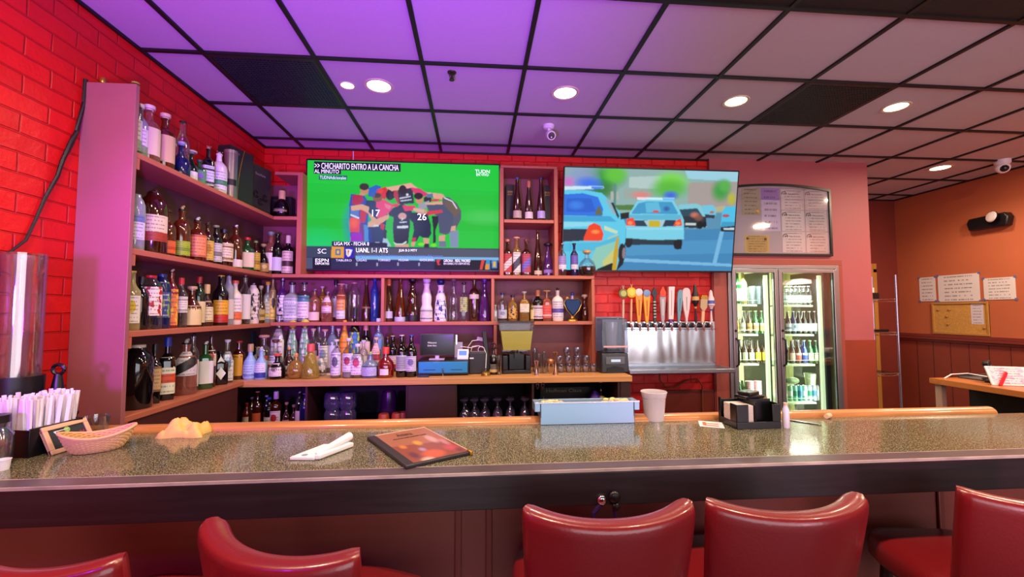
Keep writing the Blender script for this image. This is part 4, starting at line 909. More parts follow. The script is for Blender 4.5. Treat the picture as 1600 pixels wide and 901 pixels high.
# road
pb('3f86b8', (440, 420), (1400, 440), (1400, 900), (300, 900)); pb('4a94c4', (440, 620), (1400, 600), (1400, 700), (440, 720)); pb('5a90b0', (930, 430), (1230, 400), (1240, 520), (940, 530)); pb('b8b088', (1100, 370), (1240, 350), (1240, 385), (1110, 400))
pb('78b8e0', (1200, 540), (1230, 540), (1170, 780), (1140, 780)); pb('78b8e0', (440, 735), (1290, 780), (1290, 800), (440, 760))
# far cars
pb('70c4e0', (1065, 350), (1150, 345), (1170, 375), (1170, 425), (1150, 440), (1080, 420)); pb('2c3848', (1085, 415), (1165, 420), (1155, 445), (1090, 440)); eb(1140, 400, 18, 10, 'b07078')
pb('4cc0e8', (1215, 400), (1240, 360), (1330, 350), (1320, 500), (1205, 500)); pb('3c9cc8', (1215, 470), (1320, 470), (1320, 520), (1205, 510)); eb(1245, 425, 28, 12, 'b05468'); pb('182430', (1205, 510), (1310, 500), (1308, 545), (1205, 540)); pb('c8d8dc', (1225, 515), (1308, 515), (1308, 530), (1230, 530))
pb('80c8d8', (890, 345), (1020, 335), (1060, 350), (1090, 430), (1100, 510), (1030, 520), (900, 510)); pb('28485c', (895, 380), (1030, 370), (1070, 430), (900, 440)); pb('28303c', (910, 430), (1095, 430), (1100, 500), (1050, 520), (910, 510)); eb(1010, 420, 40, 26, 'd87860', .9, True); eb(1040, 440, 40, 30, '8c5c48', .8, True)
eb(1050, 495, 22, 28, '101820'); eb(1085, 490, 14, 24, '101820'); pb('c8d4d4', (940, 480), (1020, 480), (1020, 495), (940, 495))
# middle police car
pb('203440', (500, 590), (915, 590), (910, 670), (860, 670), (850, 640), (540, 640), (500, 650))
eb(885, 630, 32, 44, '141c24'); eb(520, 620, 28, 40, '141c24')
pb('78cfe6', (500, 500), (530, 400), (580, 320), (650, 305), (850, 310), (900, 390), (930, 460), (930, 600), (700, 605), (500, 590))
pb('3c98c8', (540, 405), (590, 335), (650, 322), (840, 325), (885, 405), (880, 415), (545, 412)); pb('5cb8dc', (640, 330), (740, 325), (760, 400), (650, 405)); eb(720, 395, 26, 9, 'd84858'); eb(800, 375, 30, 24, '2c50a0', .9, True)
pb('58b4d4', (510, 420), (905, 418), (915, 455), (505, 455)); pb('243850', (560, 460), (870, 458), (868, 505), (562, 505)); pb('a8c8d0', (630, 460), (790, 460), (770, 505), (660, 505))
pb('c8b020', (668, 463), (750, 463), (750, 508), (668, 508)); pb('f04830', (505, 450), (555, 440), (572, 500), (500, 500)); pb('f04830', (850, 500), (868, 465), (905, 445), (918, 500)); eb(530, 480, 18, 14, 'ff8850'); eb(885, 482, 18, 12, 'ff8850')
pb('c8f0f8', (580, 290), (860, 295), (858, 312), (582, 308)); pb('f8d0d8', (585, 290), (650, 292), (650, 305), (585, 303)); pb('68b8ff', (770, 294), (858, 297), (858, 310), (772, 308)); pb('90d8ec', (505, 515), (925, 515), (925, 530), (505, 530))
# near police car
pb('161c22', (380, 640), (490, 600), (500, 700), (480, 780), (430, 830), (360, 830))
pb('5cc8e8', (-10, 240), (200, 240), (320, 260), (400, 340), (470, 420), (500, 500), (495, 620), (470, 680), (430, 830), (300, 845), (-10, 840))
pb('2470e0', (-10, 275), (180, 262), (290, 290), (330, 380), (320, 430), (-10, 425)); pb('1858c8', (60, 300), (240, 300), (280, 400), (60, 400), al=.8); eb(130, 350, 70, 40, '3c8cf0', .7, True); pb('5c6850', (270, 400), (300, 350), (330, 420), (275, 425))
pb('38a4d4', (-10, 430), (380, 430), (430, 470), (-10, 470)); pb('8ad8ec', (-10, 470), (250, 475), (300, 500), (-10, 515))
pb('182838', (-10, 525), (230, 525), (190, 610), (-10, 620)); pb('f04018', (190, 590), (225, 500), (265, 480), (310, 500), (335, 560), (325, 610), (190, 612)); eb(275, 545, 38, 18, 'ff9848', 1, True)
pb('d8e0a8', (340, 500), (440, 540), (430, 560), (340, 530), al=.8); pb('c8c880', (360, 590), (440, 560), (450, 590), (380, 620), al=.6)
pb('4ab8dc', (-10, 630), (320, 620), (450, 570), (460, 640), (300, 680), (-10, 690)); pb('8cc8b8', (280, 660), (440, 610), (420, 720), (360, 820), (280, 820), (250, 740)); pb('dcc850', (330, 760), (440, 640), (420, 760), (340, 815), al=.7)
pb('101820', (290, 815), (400, 770), (440, 830), (290, 840)); eb(470, 700, 26, 70, '141a20'); eb(485, 700, 12, 40, '8a7c88'); pb('c8a020', (410, 700), (430, 590), (448, 580), (440, 720), (430, 830), (400, 825))
pb('14202c', (385, 330), (405, 330), (450, 430), (440, 450)); pb('14181c', (455, 410), (520, 400), (522, 445), (460, 455)); pb('c8e8f4', (-10, 212), (330, 208), (335, 228), (-10, 240)); pb('4088f0', (240, 212), (330, 214), (330, 228), (240, 230))
pb('a89c90', (345, 310), (375, 310), (430, 420), (400, 410), al=.6)
p.blur(2)
xb_, yb_ = on(1, 3.78, 877, 424), on(1, 3.78, 1142, 427)
tl = on(1, 3.55, 1155, 269)
W2 = yb_.x-xb_.x+.0; H2 = .92
tv2, W2, H2 = tv('wide flat screen tilted down, showing blue police cars in traffic', xb_.x, yb_.x+.012, 3.78, xb_.z, H2, R(9.5))
p.mesh('screen_picture', tv2, W2-.02, H2-.026, -.0015, SCR).location.z = .014
MB().box(-.12, .12, .05, .18, .38, .42).box(-.12, .12, .05, .22, .62, .66).make('wall_bracket', BLACK, tv2)
# white cable above the football screen
q1 = on(1, BY-.01, 552, 236)
tag(MB().tube([(q1.x, BY-.008, CZ-.02), (q1.x+.002, BY-.008, CZ-.16)], .004, 6).make('white_cable', WHITE), 'short white cable hanging from ceiling behind the football screen', 'cable')

# ------------------------------------------------------------------ framed licences
fr = thing('licence_frame', 'black arched frame of licences and certificates above the cooler', 'picture frame', (2.90, 3.90, 2.11))
x0, x1 = -.55, .55
def archpts(m_, n=16):
    w_ = .55-m_; top0 = .655-m_
    return [(-w_, m_), (w_, m_)]+[(w_-2*w_*k/n, top0+.045*(1-((k/n*2-1))**2)) for k in range(n+1)]
fp = MB(); A, B_ = archpts(0), archpts(.02); n = len(A)
fp.add([(x, -.03, z) for x, z in A]+[(x, -.03, z) for x, z in B_]+[(x, 0, z) for x, z in A]+[(x, -.012, z) for x, z in B_],
       [(i, (i+1) % n, n+(i+1) % n, n+i) for i in range(n)]+[(2*n+i, i, (i+1) % n, 2*n+(i+1) % n) for i in range(n)]+[(n+i, n+(i+1) % n, 3*n+(i+1) % n, 3*n+i) for i in range(n)])
fp.make('frame', BLACK, fr)
MB().prism(archpts(.018), -.012, -.004).make('backing_board', mat('grey_mount_board', 'b4a8b4', .7), fr)
def doc(x, z, w_, h_, base, acc, st, nm='certificate'):
    MB().quad((x, -.0135, z), (x+w_, -.0135, z), (x+w_, -.0135, z+h_), (x, -.0135, z+h_)).make(nm, label_mat(base, acc, st), fr, smooth=0)
doc(-.36, .39, .19, .27, 'a8a08a', 'a8a08a', 'none'); doc(-.16, .24, .19, .42, 'cabce0', '9c78c8', 'top'); doc(-.34, .03, .25, .17, 'b89c5c', 'c8ac6c', 'frame')
for i in range(2):
    for j in range(3):
        doc(.045+i*.245, .035+j*.208, .235, .20, 'dcd0d8', 'dcd0d8', 'none', 'permit')
        cx, cz = .075+i*.245, .155+j*.208+.035
        e = MB(); e.tube([(cx+.022*cos(R(200-a*22)), -.0145, cz+.022*sin(R(200-a*22))) for a in range(11)], .0035, 5); e.sph(.007, (cx, -.0145, cz), 8, sy=.2)
        e.box(cx+.045, cx+.16, -.0145, -.0138, cz-.005, cz-.002); e.make('emblem', mat('ink', '1c1a22', .6), fr)
MB().cyl(.014, 0, .0015, (-.2, -.0135, .43), axis=1).make('gold_seal', GOLD, fr); MB().cyl(.014, 0, .0015, (-.13, -.0135, .16), axis=1).cyl(.012, 0, .0015, (-.31, -.0135, .165), axis=1).make('wax_seal', mat('brown_seal', '5a3420', .5), fr)
MB().prism(archpts(.021), -.021, -.019).make('glass_pane', glass('picture_glass', 'ffffff', 0, 0, .05), fr)

# ------------------------------------------------------------------ ceiling fittings
def downlight(px, py, r, w_, lab):
    c = on(2, CZ, px, py); o = thing('ceiling_downlight', lab, 'ceiling light', (c.x, c.y, CZ-.0005), 0, 'recessed ceiling downlights')
    m = MB(); m.lathe([(r*1.25, 0), (r*1.22, -.006), (r*1.0, -.004), (r*.97, .0)], 28, cap=False); m.make('trim_ring', mat('downlight_ring', 'd8c8b0', .4), o)
    MB().lathe([(r, -.001), (r*.6, -.0035), (.002, -.0045)], 28, cap=False).make('glowing_lens', mat('lamp_glow', 'ffe6b4', .5, emis=9), o)
    l = bpy.data.lights.new('lamp_light', 'SPOT'); l.energy = w_; l.color = (1, .78, .55); l.spot_size = R(150); l.spot_blend = .8; l.shadow_soft_size = r*.8
    lo = bpy.data.objects.new('lamp_light', l); COL.objects.link(lo); lo.parent = o; lo.location = (0, 0, -.03)
for a in ((543, 133, .04, 15, 'small dim gimbal downlight beside the larger one, next to black vent'), (592, 134, .075, 55, 'bright round downlight left of the sprinkler head'), (883, 145, .075, 62, 'bright round downlight above the white ceiling camera'),
          (1150, 158, .07, 55, 'round downlight left of the right-hand black vent'), (1400, 167, .07, 55, 'round downlight right of the right-hand black vent'), (1469, 262, .08, 55, 'farthest downlight, near the right wall recess')):
    downlight(*a)
for x0, lab in ((-1.5408, 'black egg-crate ceiling vent over the left wall shelves'), (2.1192, 'black ceiling vent between two downlights on the right')):
    o = thing('ceiling_vent', lab, 'vent', (x0+.305, 2.802, CZ-.002), 0, 'black ceiling vents')
    MB().box(-.30, .30, -.30, .30, -.001, .001).make('backing', mat('vent_dark', '0a0d0c', .7), o)
    m = MB(); m.box(-.3, .3, -.3, -.28, -.012, 0).box(-.3, .3, .28, .3, -.012, 0).box(-.3, -.28, -.28, .28, -.012, 0).box(.28, .3, -.28, .28, -.012, 0); m.make('frame', mat('vent_frame', '1e1818', .5), o)
    m = MB()
    for k in range(27): t = -.27+k*.0208; m.box(t-.002, t+.002, -.28, .28, -.010, -.002); m.box(-.28, .28, t-.002, t+.002, -.0101, -.0021)
    m.make('grille', mat('vent_grille', '23302a', .4), o)
c = on(2, CZ, 706, 113)
o = thing('sprinkler_head', 'small bronze sprinkler head under the centre ceiling tile', 'sprinkler', (c.x, c.y, CZ))
MB().lathe([(.028, 0), (.026, -.006), (.012, -.012)], 20).make('escutcheon', mat('bronze', '4c463c', .35, .8), o)
MB().cyl(.007, -.04, -.01).tube([(-.012, 0, -.012), (-.014, 0, -.03), (-.004, 0, -.045)], .0025).tube([(.012, 0, -.012), (.014, 0, -.03), (.004, 0, -.045)], .0025).make('frame_arm', mat('bronze', '4c463c', .35, .8), o)
MB().cyl(.016, -.050, -.046).make('deflector', mat('bronze', '4c463c', .35, .8), o)
c = on(2, CZ, 857, 196)
o = thing('security_camera', 'white bullet security camera hanging from ceiling above between the screens', 'camera', (c.x, c.y, CZ), 0, 'security cameras')
MB().lathe([(.045, 0), (.045, -.015), (.03, -.028)], 20).make('ceiling_base', WHITE, o)
MB().tube([(0, 0, -.02), (.004, -.005, -.05), (.012, -.02, -.068)], .012).make('arm', WHITE, o)
hd = MB().lathe([(.012, -.05), (.035, -.045), (.037, .03), (.033, .04)], 20, axis=1).make('housing', WHITE, o); hd.location = (.014, -.02, -.085); hd.rotation_euler = (R(28), 0, R(0))
ln = MB().lathe([(.027, .038), (.026, .043), (.01, .044)], 20, axis=1).make('lens_face', BLACK, hd)
MB().cyl(.006, .043, .046, (0, 0, -.012), axis=1).make('sensor_dot', WHITE, hd)
c = on(2, CZ, 1566, 250)
o = thing('security_camera', 'white dome security camera on ceiling by the right wall', 'camera', (min(c.x, RX-.1), c.y, CZ), 0, 'security cameras')
MB().lathe([(.06, 0), (.06, -.03), (.05, -.045)], 20).make('ceiling_base', WHITE, o)
MB().sph(.055, (0, 0, -.075), 18).make('ball', WHITE, o); MB().sph(.034, (-.02, -.026, -.09), 14).make('lens_face', BLACK, o)

# ------------------------------------------------------------------ beer taps
tp = thing('tap_back_plate', 'wide polished steel back plate under the row of beer taps', 'tap plate', (1.78, BY-.03, 0))
TX0, TX1 = on(1, BY-.05, 976, 540).x-1.78, on(1, BY-.05, 1118, 540).x-1.78
zt0, zt1 = on(1, BY-.05, 1050, 567).z, on(1, BY-.05, 1050, 502).z
def wavy():
    m, t, b = nt('wavy_polished_steel'); b.inputs['Metallic'].default_value = 1; b.inputs['Roughness'].default_value = .22; b.inputs['Base Color'].default_value = (.78, .8, .84, 1)
    tc = t.nodes.new('ShaderNodeTexCoord'); mp = t.nodes.new('ShaderNodeMapping'); mp.inputs['Scale'].default_value = (7, 1, 1.4); n = t.nodes.new('ShaderNodeTexNoise'); n.inputs['Scale'].default_value = 1; n.inputs['Detail'].default_value = 1
    bp = t.nodes.new('ShaderNodeBump'); bp.inputs['Strength'].default_value = .6; bp.inputs['Distance'].default_value = .02
    t.links.new(tc.outputs['Object'], mp.inputs[0]); t.links.new(mp.outputs[0], n.inputs['Vector']); t.links.new(n.outputs[0], bp.inputs['Height']); t.links.new(bp.outputs[0], b.inputs['Normal']); return m
MB().box(TX0, TX1, -.02, .028, zt0, zt1).make('plate', wavy(), tp, .003)
MB().box(TX0-.01, TX1+.01, -.025, .0, zt1-.075, zt1-.07).make('seam', mat('plate_seam', '4a4c52', .3, .8), tp)
tr = thing('drip_tray', 'long steel drip tray with slotted grate below the beer taps', 'drip tray', (1.78, 3.75, zt0-.02))
dx0, dx1 = on(1, 3.6, 984, 575).x-1.78, on(1, 3.6, 1150, 575).x-1.78
m = MB(); m.box(dx0, dx1, -.15, .15, -.035, -.028).box(dx0, dx1, -.15, -.143, -.035, 0).box(dx0, dx1, .143, .15, -.035, .02).box(dx0, dx0+.006, -.143, .143, -.035, 0).box(dx1-.006, dx1, -.143, .143, -.035, 0)
m.make('tray', STEEL, tr, .002)
m = MB(); k = dx0+.012
while k < dx1-.012: m.box(k, k+.006, -.14, .14, -.008, -.003); k += .014
m.box(dx0+.006, dx1-.006, -.143, -.135, -.0085, -.0025).box(dx0+.006, dx1-.006, .135, .143, -.0085, -.0025); m.make('grate', STEEL, tr)
MB().tube([(-.12, .05, -.03), (-.118, .06, -.12), (-.05, .1, -.19), (.05, .12, -.20), (.18, .14, -.14), (.28, .15, -.13), (.33, .15, -.19), (.33, .155, -.6)], .008, 8).make('drain_hose', mat('brown_hose', '7a4428', .5), tr)
HS = [  # x, top y, width, colours and form
 (974, 446, 10, 'disc', '6e6c38', 'c8b0a0', 'green and gold disc on a thin stick'),
 (987, 444, 11, 'disc', 'e0b828', 'd8a078', 'smiling yellow disc on a tan stick'),
 (998, 449, 9, 'bar', 'e8941c', 'dcd8dc', 'orange paddle with white round top'),
 (1010, 451, 9, 'bar', 'eca01c', '7898c8', 'golden paddle with blue round top'),
 (1022, 449, 7, 'stick', '1f3a28', '2a2a34', 'dark green stick with diamond top'),
 (1035, 448, 8, 'bar', 'a8a0ac', 'd8482c', 'grey panel with red and yellow crest'),
 (1049, 448, 8, 'slab', 'e4d4dc', '6c3ca0', 'tall white slab with red stripe'),
 (1063, 453, 7, 'paddle', '6c9cb4', '2c7c8c', 'pale blue paddle'),
 (1072, 450, 11, 'paddle', 'e0c4cc', 'd8b8c4', 'broad pinkish white paddle'),
 (1088, 444, 9, 'figure', '1c1a20', 'c8a060', 'black and gold figure'),
 (1100, 461, 9, 'shield', 'e0b090', 'c8a030', 'peach stick with tan shield and gold crown'),
 (1112, 453, 9, 'figure', 'e4ccd4', '4c5cb0', 'white and blue sculpted handle')]
for k, (hx, ht, hw, form, c1, c2, lab) in enumerate(HS):
    cxp = 972+k*12.35; c = on(1, BY-.09, cxp, 508); tx = c.x; zc = c.z
    o = thing('beer_tap', f'beer tap with {lab}', 'beer tap', (tx, BY-.05, zc), 0, 'beer taps in a row')
    MB().cyl(.026, 0, .012, axis=1).make('wall_flange', CHROME, o)
    MB().cyl(.017, .012, .05, axis=1).cyl(.022, .03, .042, axis=1).make('shank_collar', BLACK, o)
    MB().tube([(0, -.045, 0), (0, -.07, 0), (0, -.085, -.012), (0, -.09, -.05)], [.012, .012, .010, .008], 10).make('spout', CHROME, o)
    MB().cyl(.009, .0, .028, (0, -.062, 0)).make('lever_ferrule', CHROME, o)
    top = on(1, BY-.11, hx, ht); H = top.z-zc-.02; lean = (top.x-tx); w2 = hw*4/F/2*1.25
    def at(t, x=0): return (lean*t*.9+x, -.062, .022+H*t)
    m1, m2 = mat('tap_'+c1, c1, .35), mat('tap_'+c2, c2, .35)
    def board(name, prof, m, th=.011):  # prof: (t, halfwidth)
        P_ = [(lean*t*.9+wd, .022+H*t) for t, wd in prof]+[(lean*t*.9-wd, .022+H*t) for t, wd in reversed(prof)]
        return MB().prism(P_, -.062-th, -.062+th).make(name, m, o, .003)
    if form == 'disc':
        board('handle', [(0, .007), (.3, .010), (.62, .008)], m2); zz = at(.78)
        MB().lathe([(w2*1.15, -.008), (w2*1.15, .008), (w2*.8, .012)], 20, (zz[0], -.062, zz[2]), axis=1).make('handle_disc', m1, o)
        MB().lathe([(w2*.75, .012), (w2*.7, .014)], 20, (zz[0], -.062, zz[2]), axis=1).make('disc_print', mat('tap_print', 'b8c070', .5) if k == 0 else mat('tap_print_y', 'f0d858', .5), o)
        MB().tube([at(.9), at(1, .006)], .003).tube([at(.9), at(1, -.01)], .003).make('top_prong', m2, o)
    elif form == 'bar':
        board('handle', [(0, .010), (.1, .016), (.75, w2*1.0), (.85, w2*.9)], m1); zz = at(.86)
        if k == 5: board('crest', [(.72, w2*.9), (.85, w2), (1, .004)], m2, .015)
        else: MB().lathe([(w2, -.012), (w2, .012), (w2*.8, .015)], 20, (zz[0], -.062, zz[2]), axis=1).make('round_top', m2, o)
        text('handle_lettering', ('PACIFICO', 'MODELO', 'DRAFT')[0 if k == 2 else 1 if k == 3 else 2], mat('tap_ink', '3c2430', .5), o, at(.3)[0]-w2*.55, at(.2)[2], w2*1.1, H*.05, -.0745) if 0 else None
        board('print_strip', [(.2, .004), (.66, .005)], mat('tap_ink_red', 'b03424', .5) if k != 5 else mat('tap_ink_w', 'dcdce0', .5), .0122)
    elif form == 'stick':
        board('handle', [(0, .011), (.1, .013), (.68, .012)], m1); board('diamond_top', [(.66, .003), (.82, w2*1.15), (1, .003)], m2, .009)
        for q in range(6): board('stripe', [(.15+q*.085, .0125), (.18+q*.085, .0125)], mat('tap_ink_w', 'dcdce0', .5), .0118)
    elif form == 'slab':
        board('handle', [(0, .010), (.12, .012)], m2); board('slab', [(.1, w2*.75), (1, w2*.95)], m1, .014); board('stripe', [(.2, .003), (.9, .003)], mat('tap_ink_red', 'b03424', .5), .015)
    elif form == 'paddle':
        board('handle', [(0, .008), (.12, .010), (.4, w2*.7), (.75, w2), (.93, w2*.85), (1, w2*.4)], m1, .010); board('print_strip', [(.35, .003), (.75, .005)], mat('tap_ink_b', '3a6c84', .5), .0108)
    elif form == 'shield':
        board('handle', [(0, .009), (.1, .014), (.55, .013)], m1); board('shield', [(.42, .008), (.55, w2), (.82, w2), (.86, w2*.9)], mat('tap_tan', 'b8a080', .4), .014); board('crown', [(.84, w2*.7), (.9, w2*1.1), (1, w2*.6)], GOLD, .014)
    else:
        MB().lathe([(.008, 0), (.012, H*.1), (.007, H*.35), (.014, H*.45), (w2, H*.55), (w2*.85, H*.75), (w2*.55, H*.82), (w2*.4, H*.95), (.003, H)], 16, (lean*.5, -.062, .022)).make('handle', m1, o)
        MB().lathe([(w2*1.03, H*.58), (w2*.97, H*.68)], 16, (lean*.5, -.062, .022)).lathe([(.010, H*.37), (.013, H*.42)], 16, (lean*.5, -.062, .022)).make('painted_band', m2, o)

# ------------------------------------------------------------------ display cooler
FY = 3.88; CX0, CXR = 2.375, 3.50; CZT = 2.02
co = thing('display_cooler', 'two door glass beverage cooler with bright strips, built into the wall', 'cooler', ((CX0+CXR)/2, FY, 0))
cm = (CX0+CXR)/2
def cq(mb, x0, x1, y0, y1, z0, z1): return mb.box(x0-cm, x1-cm, y0-FY, y1-FY, z0, z1)
WI = mat('cooler_liner', 'dcdcae', .5)
m = MB(); cq(m, CX0, CXR, 4.56, 4.60, 0, CZT); cq(m, CX0, CX0+.02, 3.93, 4.56, 0, CZT); cq(m, CXR-.02, CXR, 3.93, 4.56, 0, CZT); cq(m, CX0, CXR, 3.93, 4.56, CZT-.02, CZT); cq(m, CX0, CXR, 3.93, 4.56, 0, .1)
m.make('cabinet', WI, co)
XM0, XM1 = on(1, FY, 1211, 500).x, on(1, FY, 1221, 500).x; mid = (XM0+XM1)/2
m = MB(); cq(m, CX0, CX0+.03, FY-.01, 3.93, 0, CZT); cq(m, CXR-.03, CXR, FY-.01, 3.93, 0, CZT); cq(m, CX0+.03, CXR-.03, FY-.01, 3.93, CZT-.035, CZT); cq(m, mid-.02, mid+.02, 3.90, 3.93, 0, CZT-.035)
m.make('outer_frame', ALU, co, .003)
ZSH = []
doors = [(CX0+.033, mid-.004), (mid+.004, CXR-.033)]
for di, (a, b_) in enumerate(doors):
    d = cq(MB(), a, a+.035, FY-.025, FY+.012, .15, CZT-.04); cq(d, b_-.035, b_, FY-.025, FY+.012, .15, CZT-.04); cq(d, a+.035, b_-.035, FY-.025, FY+.012, CZT-.075, CZT-.04); cq(d, a+.035, b_-.035, FY-.025, FY+.012, .15, .2)
    dd = d.make('door', ALU, co, .004)
    g_ = MB(); cq(g_, a+.030, b_-.030, FY-.009, FY-.004, .19, CZT-.07); g_.make('glass_pane', glass('door_glass', 'f4fffa', 0, 0, .03), dd)
    g_ = MB(); cq(g_, a+.034, a+.042, FY-.02, FY-.012, .2, CZT-.075); cq(g_, b_-.042, b_-.034, FY-.02, FY-.012, .2, CZT-.075); g_.make('gasket', BLACK, dd)
    hx = (a+.018)-cm; zz = on(1, FY-.05, 1225, 550).z
    MB().tube([(hx, -.026, zz+.13), (hx, -.06, zz+.11), (hx, -.065, zz), (hx, -.06, zz-.11), (hx, -.026, zz-.13)], .009, 8).cyl(.012, .024, .03, (hx, 0, zz+.2), axis=1).make('handle', BLACK, dd)
    pxs = ((1200, 475, 521, 567, 632), (1260, 476, 521.5, 568, 627))[di]
    zl = [on(1, 4.02, pxs[0], y).z for y in pxs[1:]]; ZSH.append(zl)
    for z in zl:
        s_ = MB(); sx0, sx1 = a+.01, b_-(.12 if di == 0 else .14)
        cq(s_, sx0, sx1, 4.0, 4.02, z-.02, z-.003)
        sh = s_.make('shelf', mat('cooler_shelf_white', 'd8e4c0', .4), co, .002)
        w_ = MB(); k = 4.02
        while k < 4.5: cq(w_, sx0, sx1, k, k+.004, z-.007, z-.003); k += .022
        w_.make('wires', mat('cooler_shelf_white', 'd8e4c0', .4), sh)
        w_ = MB(); cq(w_, sx0, sx1, 3.995, 3.999, z+.035, z+.039); w_.make('price_rail', mat('clear_rail', 'e8f4e0', .3), sh)
    # bright strip and its light
    lx = b_-(.052 if di == 0 else .095)-cm
    MB().box(lx-.015, lx+.015, .075, .10, .25, CZT-.09).make('light_strip', mat('cooler_strip_glow', 'e4f8cc', .5, emis=1.05), co)
    MB().box(min(lx+.02, b_-.031-cm), b_-.03-cm+.0, .06, .5, .2, CZT-.05).make('side_rack', mat('cooler_dark_rack', '2a2c30', .5), co)
    for lz in (.75, 1.35):
        l = area('cooler_strip_and_fill', (lx-.03, .09, lz), (lx-.25, .45, lz), .28, 4, (.9, 1, .82), .55, co)
    for lz in (.6, 1.1, 1.62):
        area('cooler_strip_and_fill', (lx-.01, .42, lz), (lx-.5, .46, lz), .22, 4, (.95, 1, .80), .4, co)  # fill lamps added to brighten the interior; the cooler itself has strips only
    area('cooler_strip_and_fill', (lx-.2, .10, CZT-.12), (lx-.2, .3, .5), .3, 7, (.95, 1, .85), .06, co)
# stock
ORD = ('first', 'second', 'third', 'fourth', 'fifth', 'sixth', 'seventh', 'eighth', 'ninth', 'tenth')
def stock(di, si, items, x0px, x1px, rows=2, hgt=.21, hgtpx=None):
    z = ZSH[di][si]; side = ('left', 'right')[di]; shelf = ('top', 'second', 'third', 'bottom')[si]
    xa, xb = on(1, 4.05, x0px, 500).x, on(1, 4.05, x1px, 500).x; n = len(items); 
    for k, it in enumerate(items):
        sh_, gk, lab, cap, desc, rad, hh = it; x = xa+(xb-xa)*(k+.5)/n
        o = bottle(sh_, rad, hh, gk, lab, cap, (x, 4.065, z), 0, f'{desc}, {ORD[k]} from left, {side} cooler, {shelf} shelf', f'bottles on the {shelf} shelf behind the {side} cooler door', name='beer_bottle' if sh_ == 'beer' else 'drink_bottle', simple=True)
        for r_ in range(1, rows):
            c_ = copy_tree(o); c_.location = (x+.004, 4.065+.08*r_, z); c_['label'] = f'{desc}, row {("two", "three", "four")[r_-1]} behind {ORD[k]}, {side} cooler {shelf} shelf'
def beer(gk, lab, cap, desc, h=.225): return ('beer', gk, lab, ('screw', cap), desc, .030, h)
stock(0, 0, [('wine', 'yellow', ('d8dca8', 'b8bc80', 'plain'), ('wrap', 'b06c3c'), 'white wine bottle with copper foil', .037, .31), ('wine', 'amber', ('e0dcb8', 'c0b888', 'plain'), ('wrap', '9c5c34'), 'amber wine bottle with brown foil', .037, .31),
             ('wine', 'green', ('e4e8c4', 'c8cca0', 'plain'), ('wrap', 'a8542c'), 'green wine bottle with rust foil', .037, .31), ('wine', 'yellow', ('e0e4b8', 'b8bc80', 'plain'), ('wrap', 'd8a828'), 'white wine bottle with gold foil', .037, .32)], 1133, 1168, 1)
stock(0, 1, [beer('gold', (CRM, 'd8a030', 'band'), 'd8d0a0', 'golden beer bottle with cream label'), beer('gold', ('e0a838', 'c88818', 'band'), 'c8c890', 'golden beer bottle with orange label'), beer('clear', ('c8ccc0', '9aa48c', 'band'), 'b8b8a0', 'clear beer bottle with silver label'),
             beer('brown', ('b88c58', '8a6030', 'band'), '8a7c5c', 'brown beer bottle with tan label'), beer('green', ('c87858', 'e0d8b0', 'top'), 'a8ac84', 'green beer bottle with coral label'), beer('green', ('d89060', 'e0d8b0', 'top'), 'a8ac84', 'green beer bottle with peach label')], 1135, 1197)
stock(0, 2, [beer('clear', (CRM, 'c8c0a0', 'plain'), '6c6c50', 'pale beer bottle with cream label')]+[beer('brown', ('c8ccb0', 'e0e0c0', 'disc'), '34302c', 'dark beer bottle with pale label')]*3+[beer('brown', ('d8cc28', 'b8a818', 'plain'), '3a342c', 'dark beer bottle with yellow label')]*2, 1137, 1199)
stock(0, 3, [beer('green', ('dcd4c8', '4c5c50', 'disc'), 'b8bcb0', 'green beer bottle with white round label'), beer('green', ('e0d8d0', '3c8c4c', 'disc'), 'c8d0c0', 'green beer bottle with white oval label'), beer('green', ('dcd8d0', '3c8c4c', 'disc'), 'c8d0c0', 'green beer bottle with white oval label')], 1136, 1171, 4)
stock(1, 0, [('tall', 'clear', ('c8d4c8', '98b0b0', 'band'), ('screw', 'd8dce0'), 'clear mineral water bottle', .026, .19)]*6, 1229, 1270)
stock(1, 1, [beer('brown', ('c8d0d8', '5c7890', 'band'), 'd8d8c8', 'brown beer bottle with silver blue label'), beer('dkblue', ('b8c8d8', '4c7090', 'disc'), 'c8c8b8', 'dark beer bottle with blue medallion label'), beer('black', ('d0d8dc', '5c6c78', 'plain'), 'b8bcb8', 'black beer bottle with pale label'),
             beer('black', ('e0e0dc', '808c90', 'plain'), 'c8c8c0', 'black beer bottle with white label'), beer('black', ('a8acb4', '606870', 'plain'), 'b8bcb8', 'black beer bottle with grey label'), beer('black', ('d8dce0', '6c7c88', 'two'), 'b8bcb8', 'black beer bottle with striped label')], 1228, 1279)
stock(1, 2, [beer('brown', ('dcd4c4', 'a08c60', 'plain'), 'c87c60', 'brown beer bottle with cream label'), beer('brown', ('c85c50', 'e0d8d0', 'top'), 'a8b0a8', 'brown beer bottle with red label'), beer('blue', ('2c50b8', 'c8d0e0', 'top'), 'b8c0d0', 'blue labelled beer bottle'),
             beer('green', ('c8d0b0', '88a060', 'disc'), 'b8c8a0', 'green beer bottle with sage label'), beer('green', ('d0d4b0', '88a060', 'two'), 'b8c8a0', 'green beer bottle with striped sage label')], 1232, 1280)
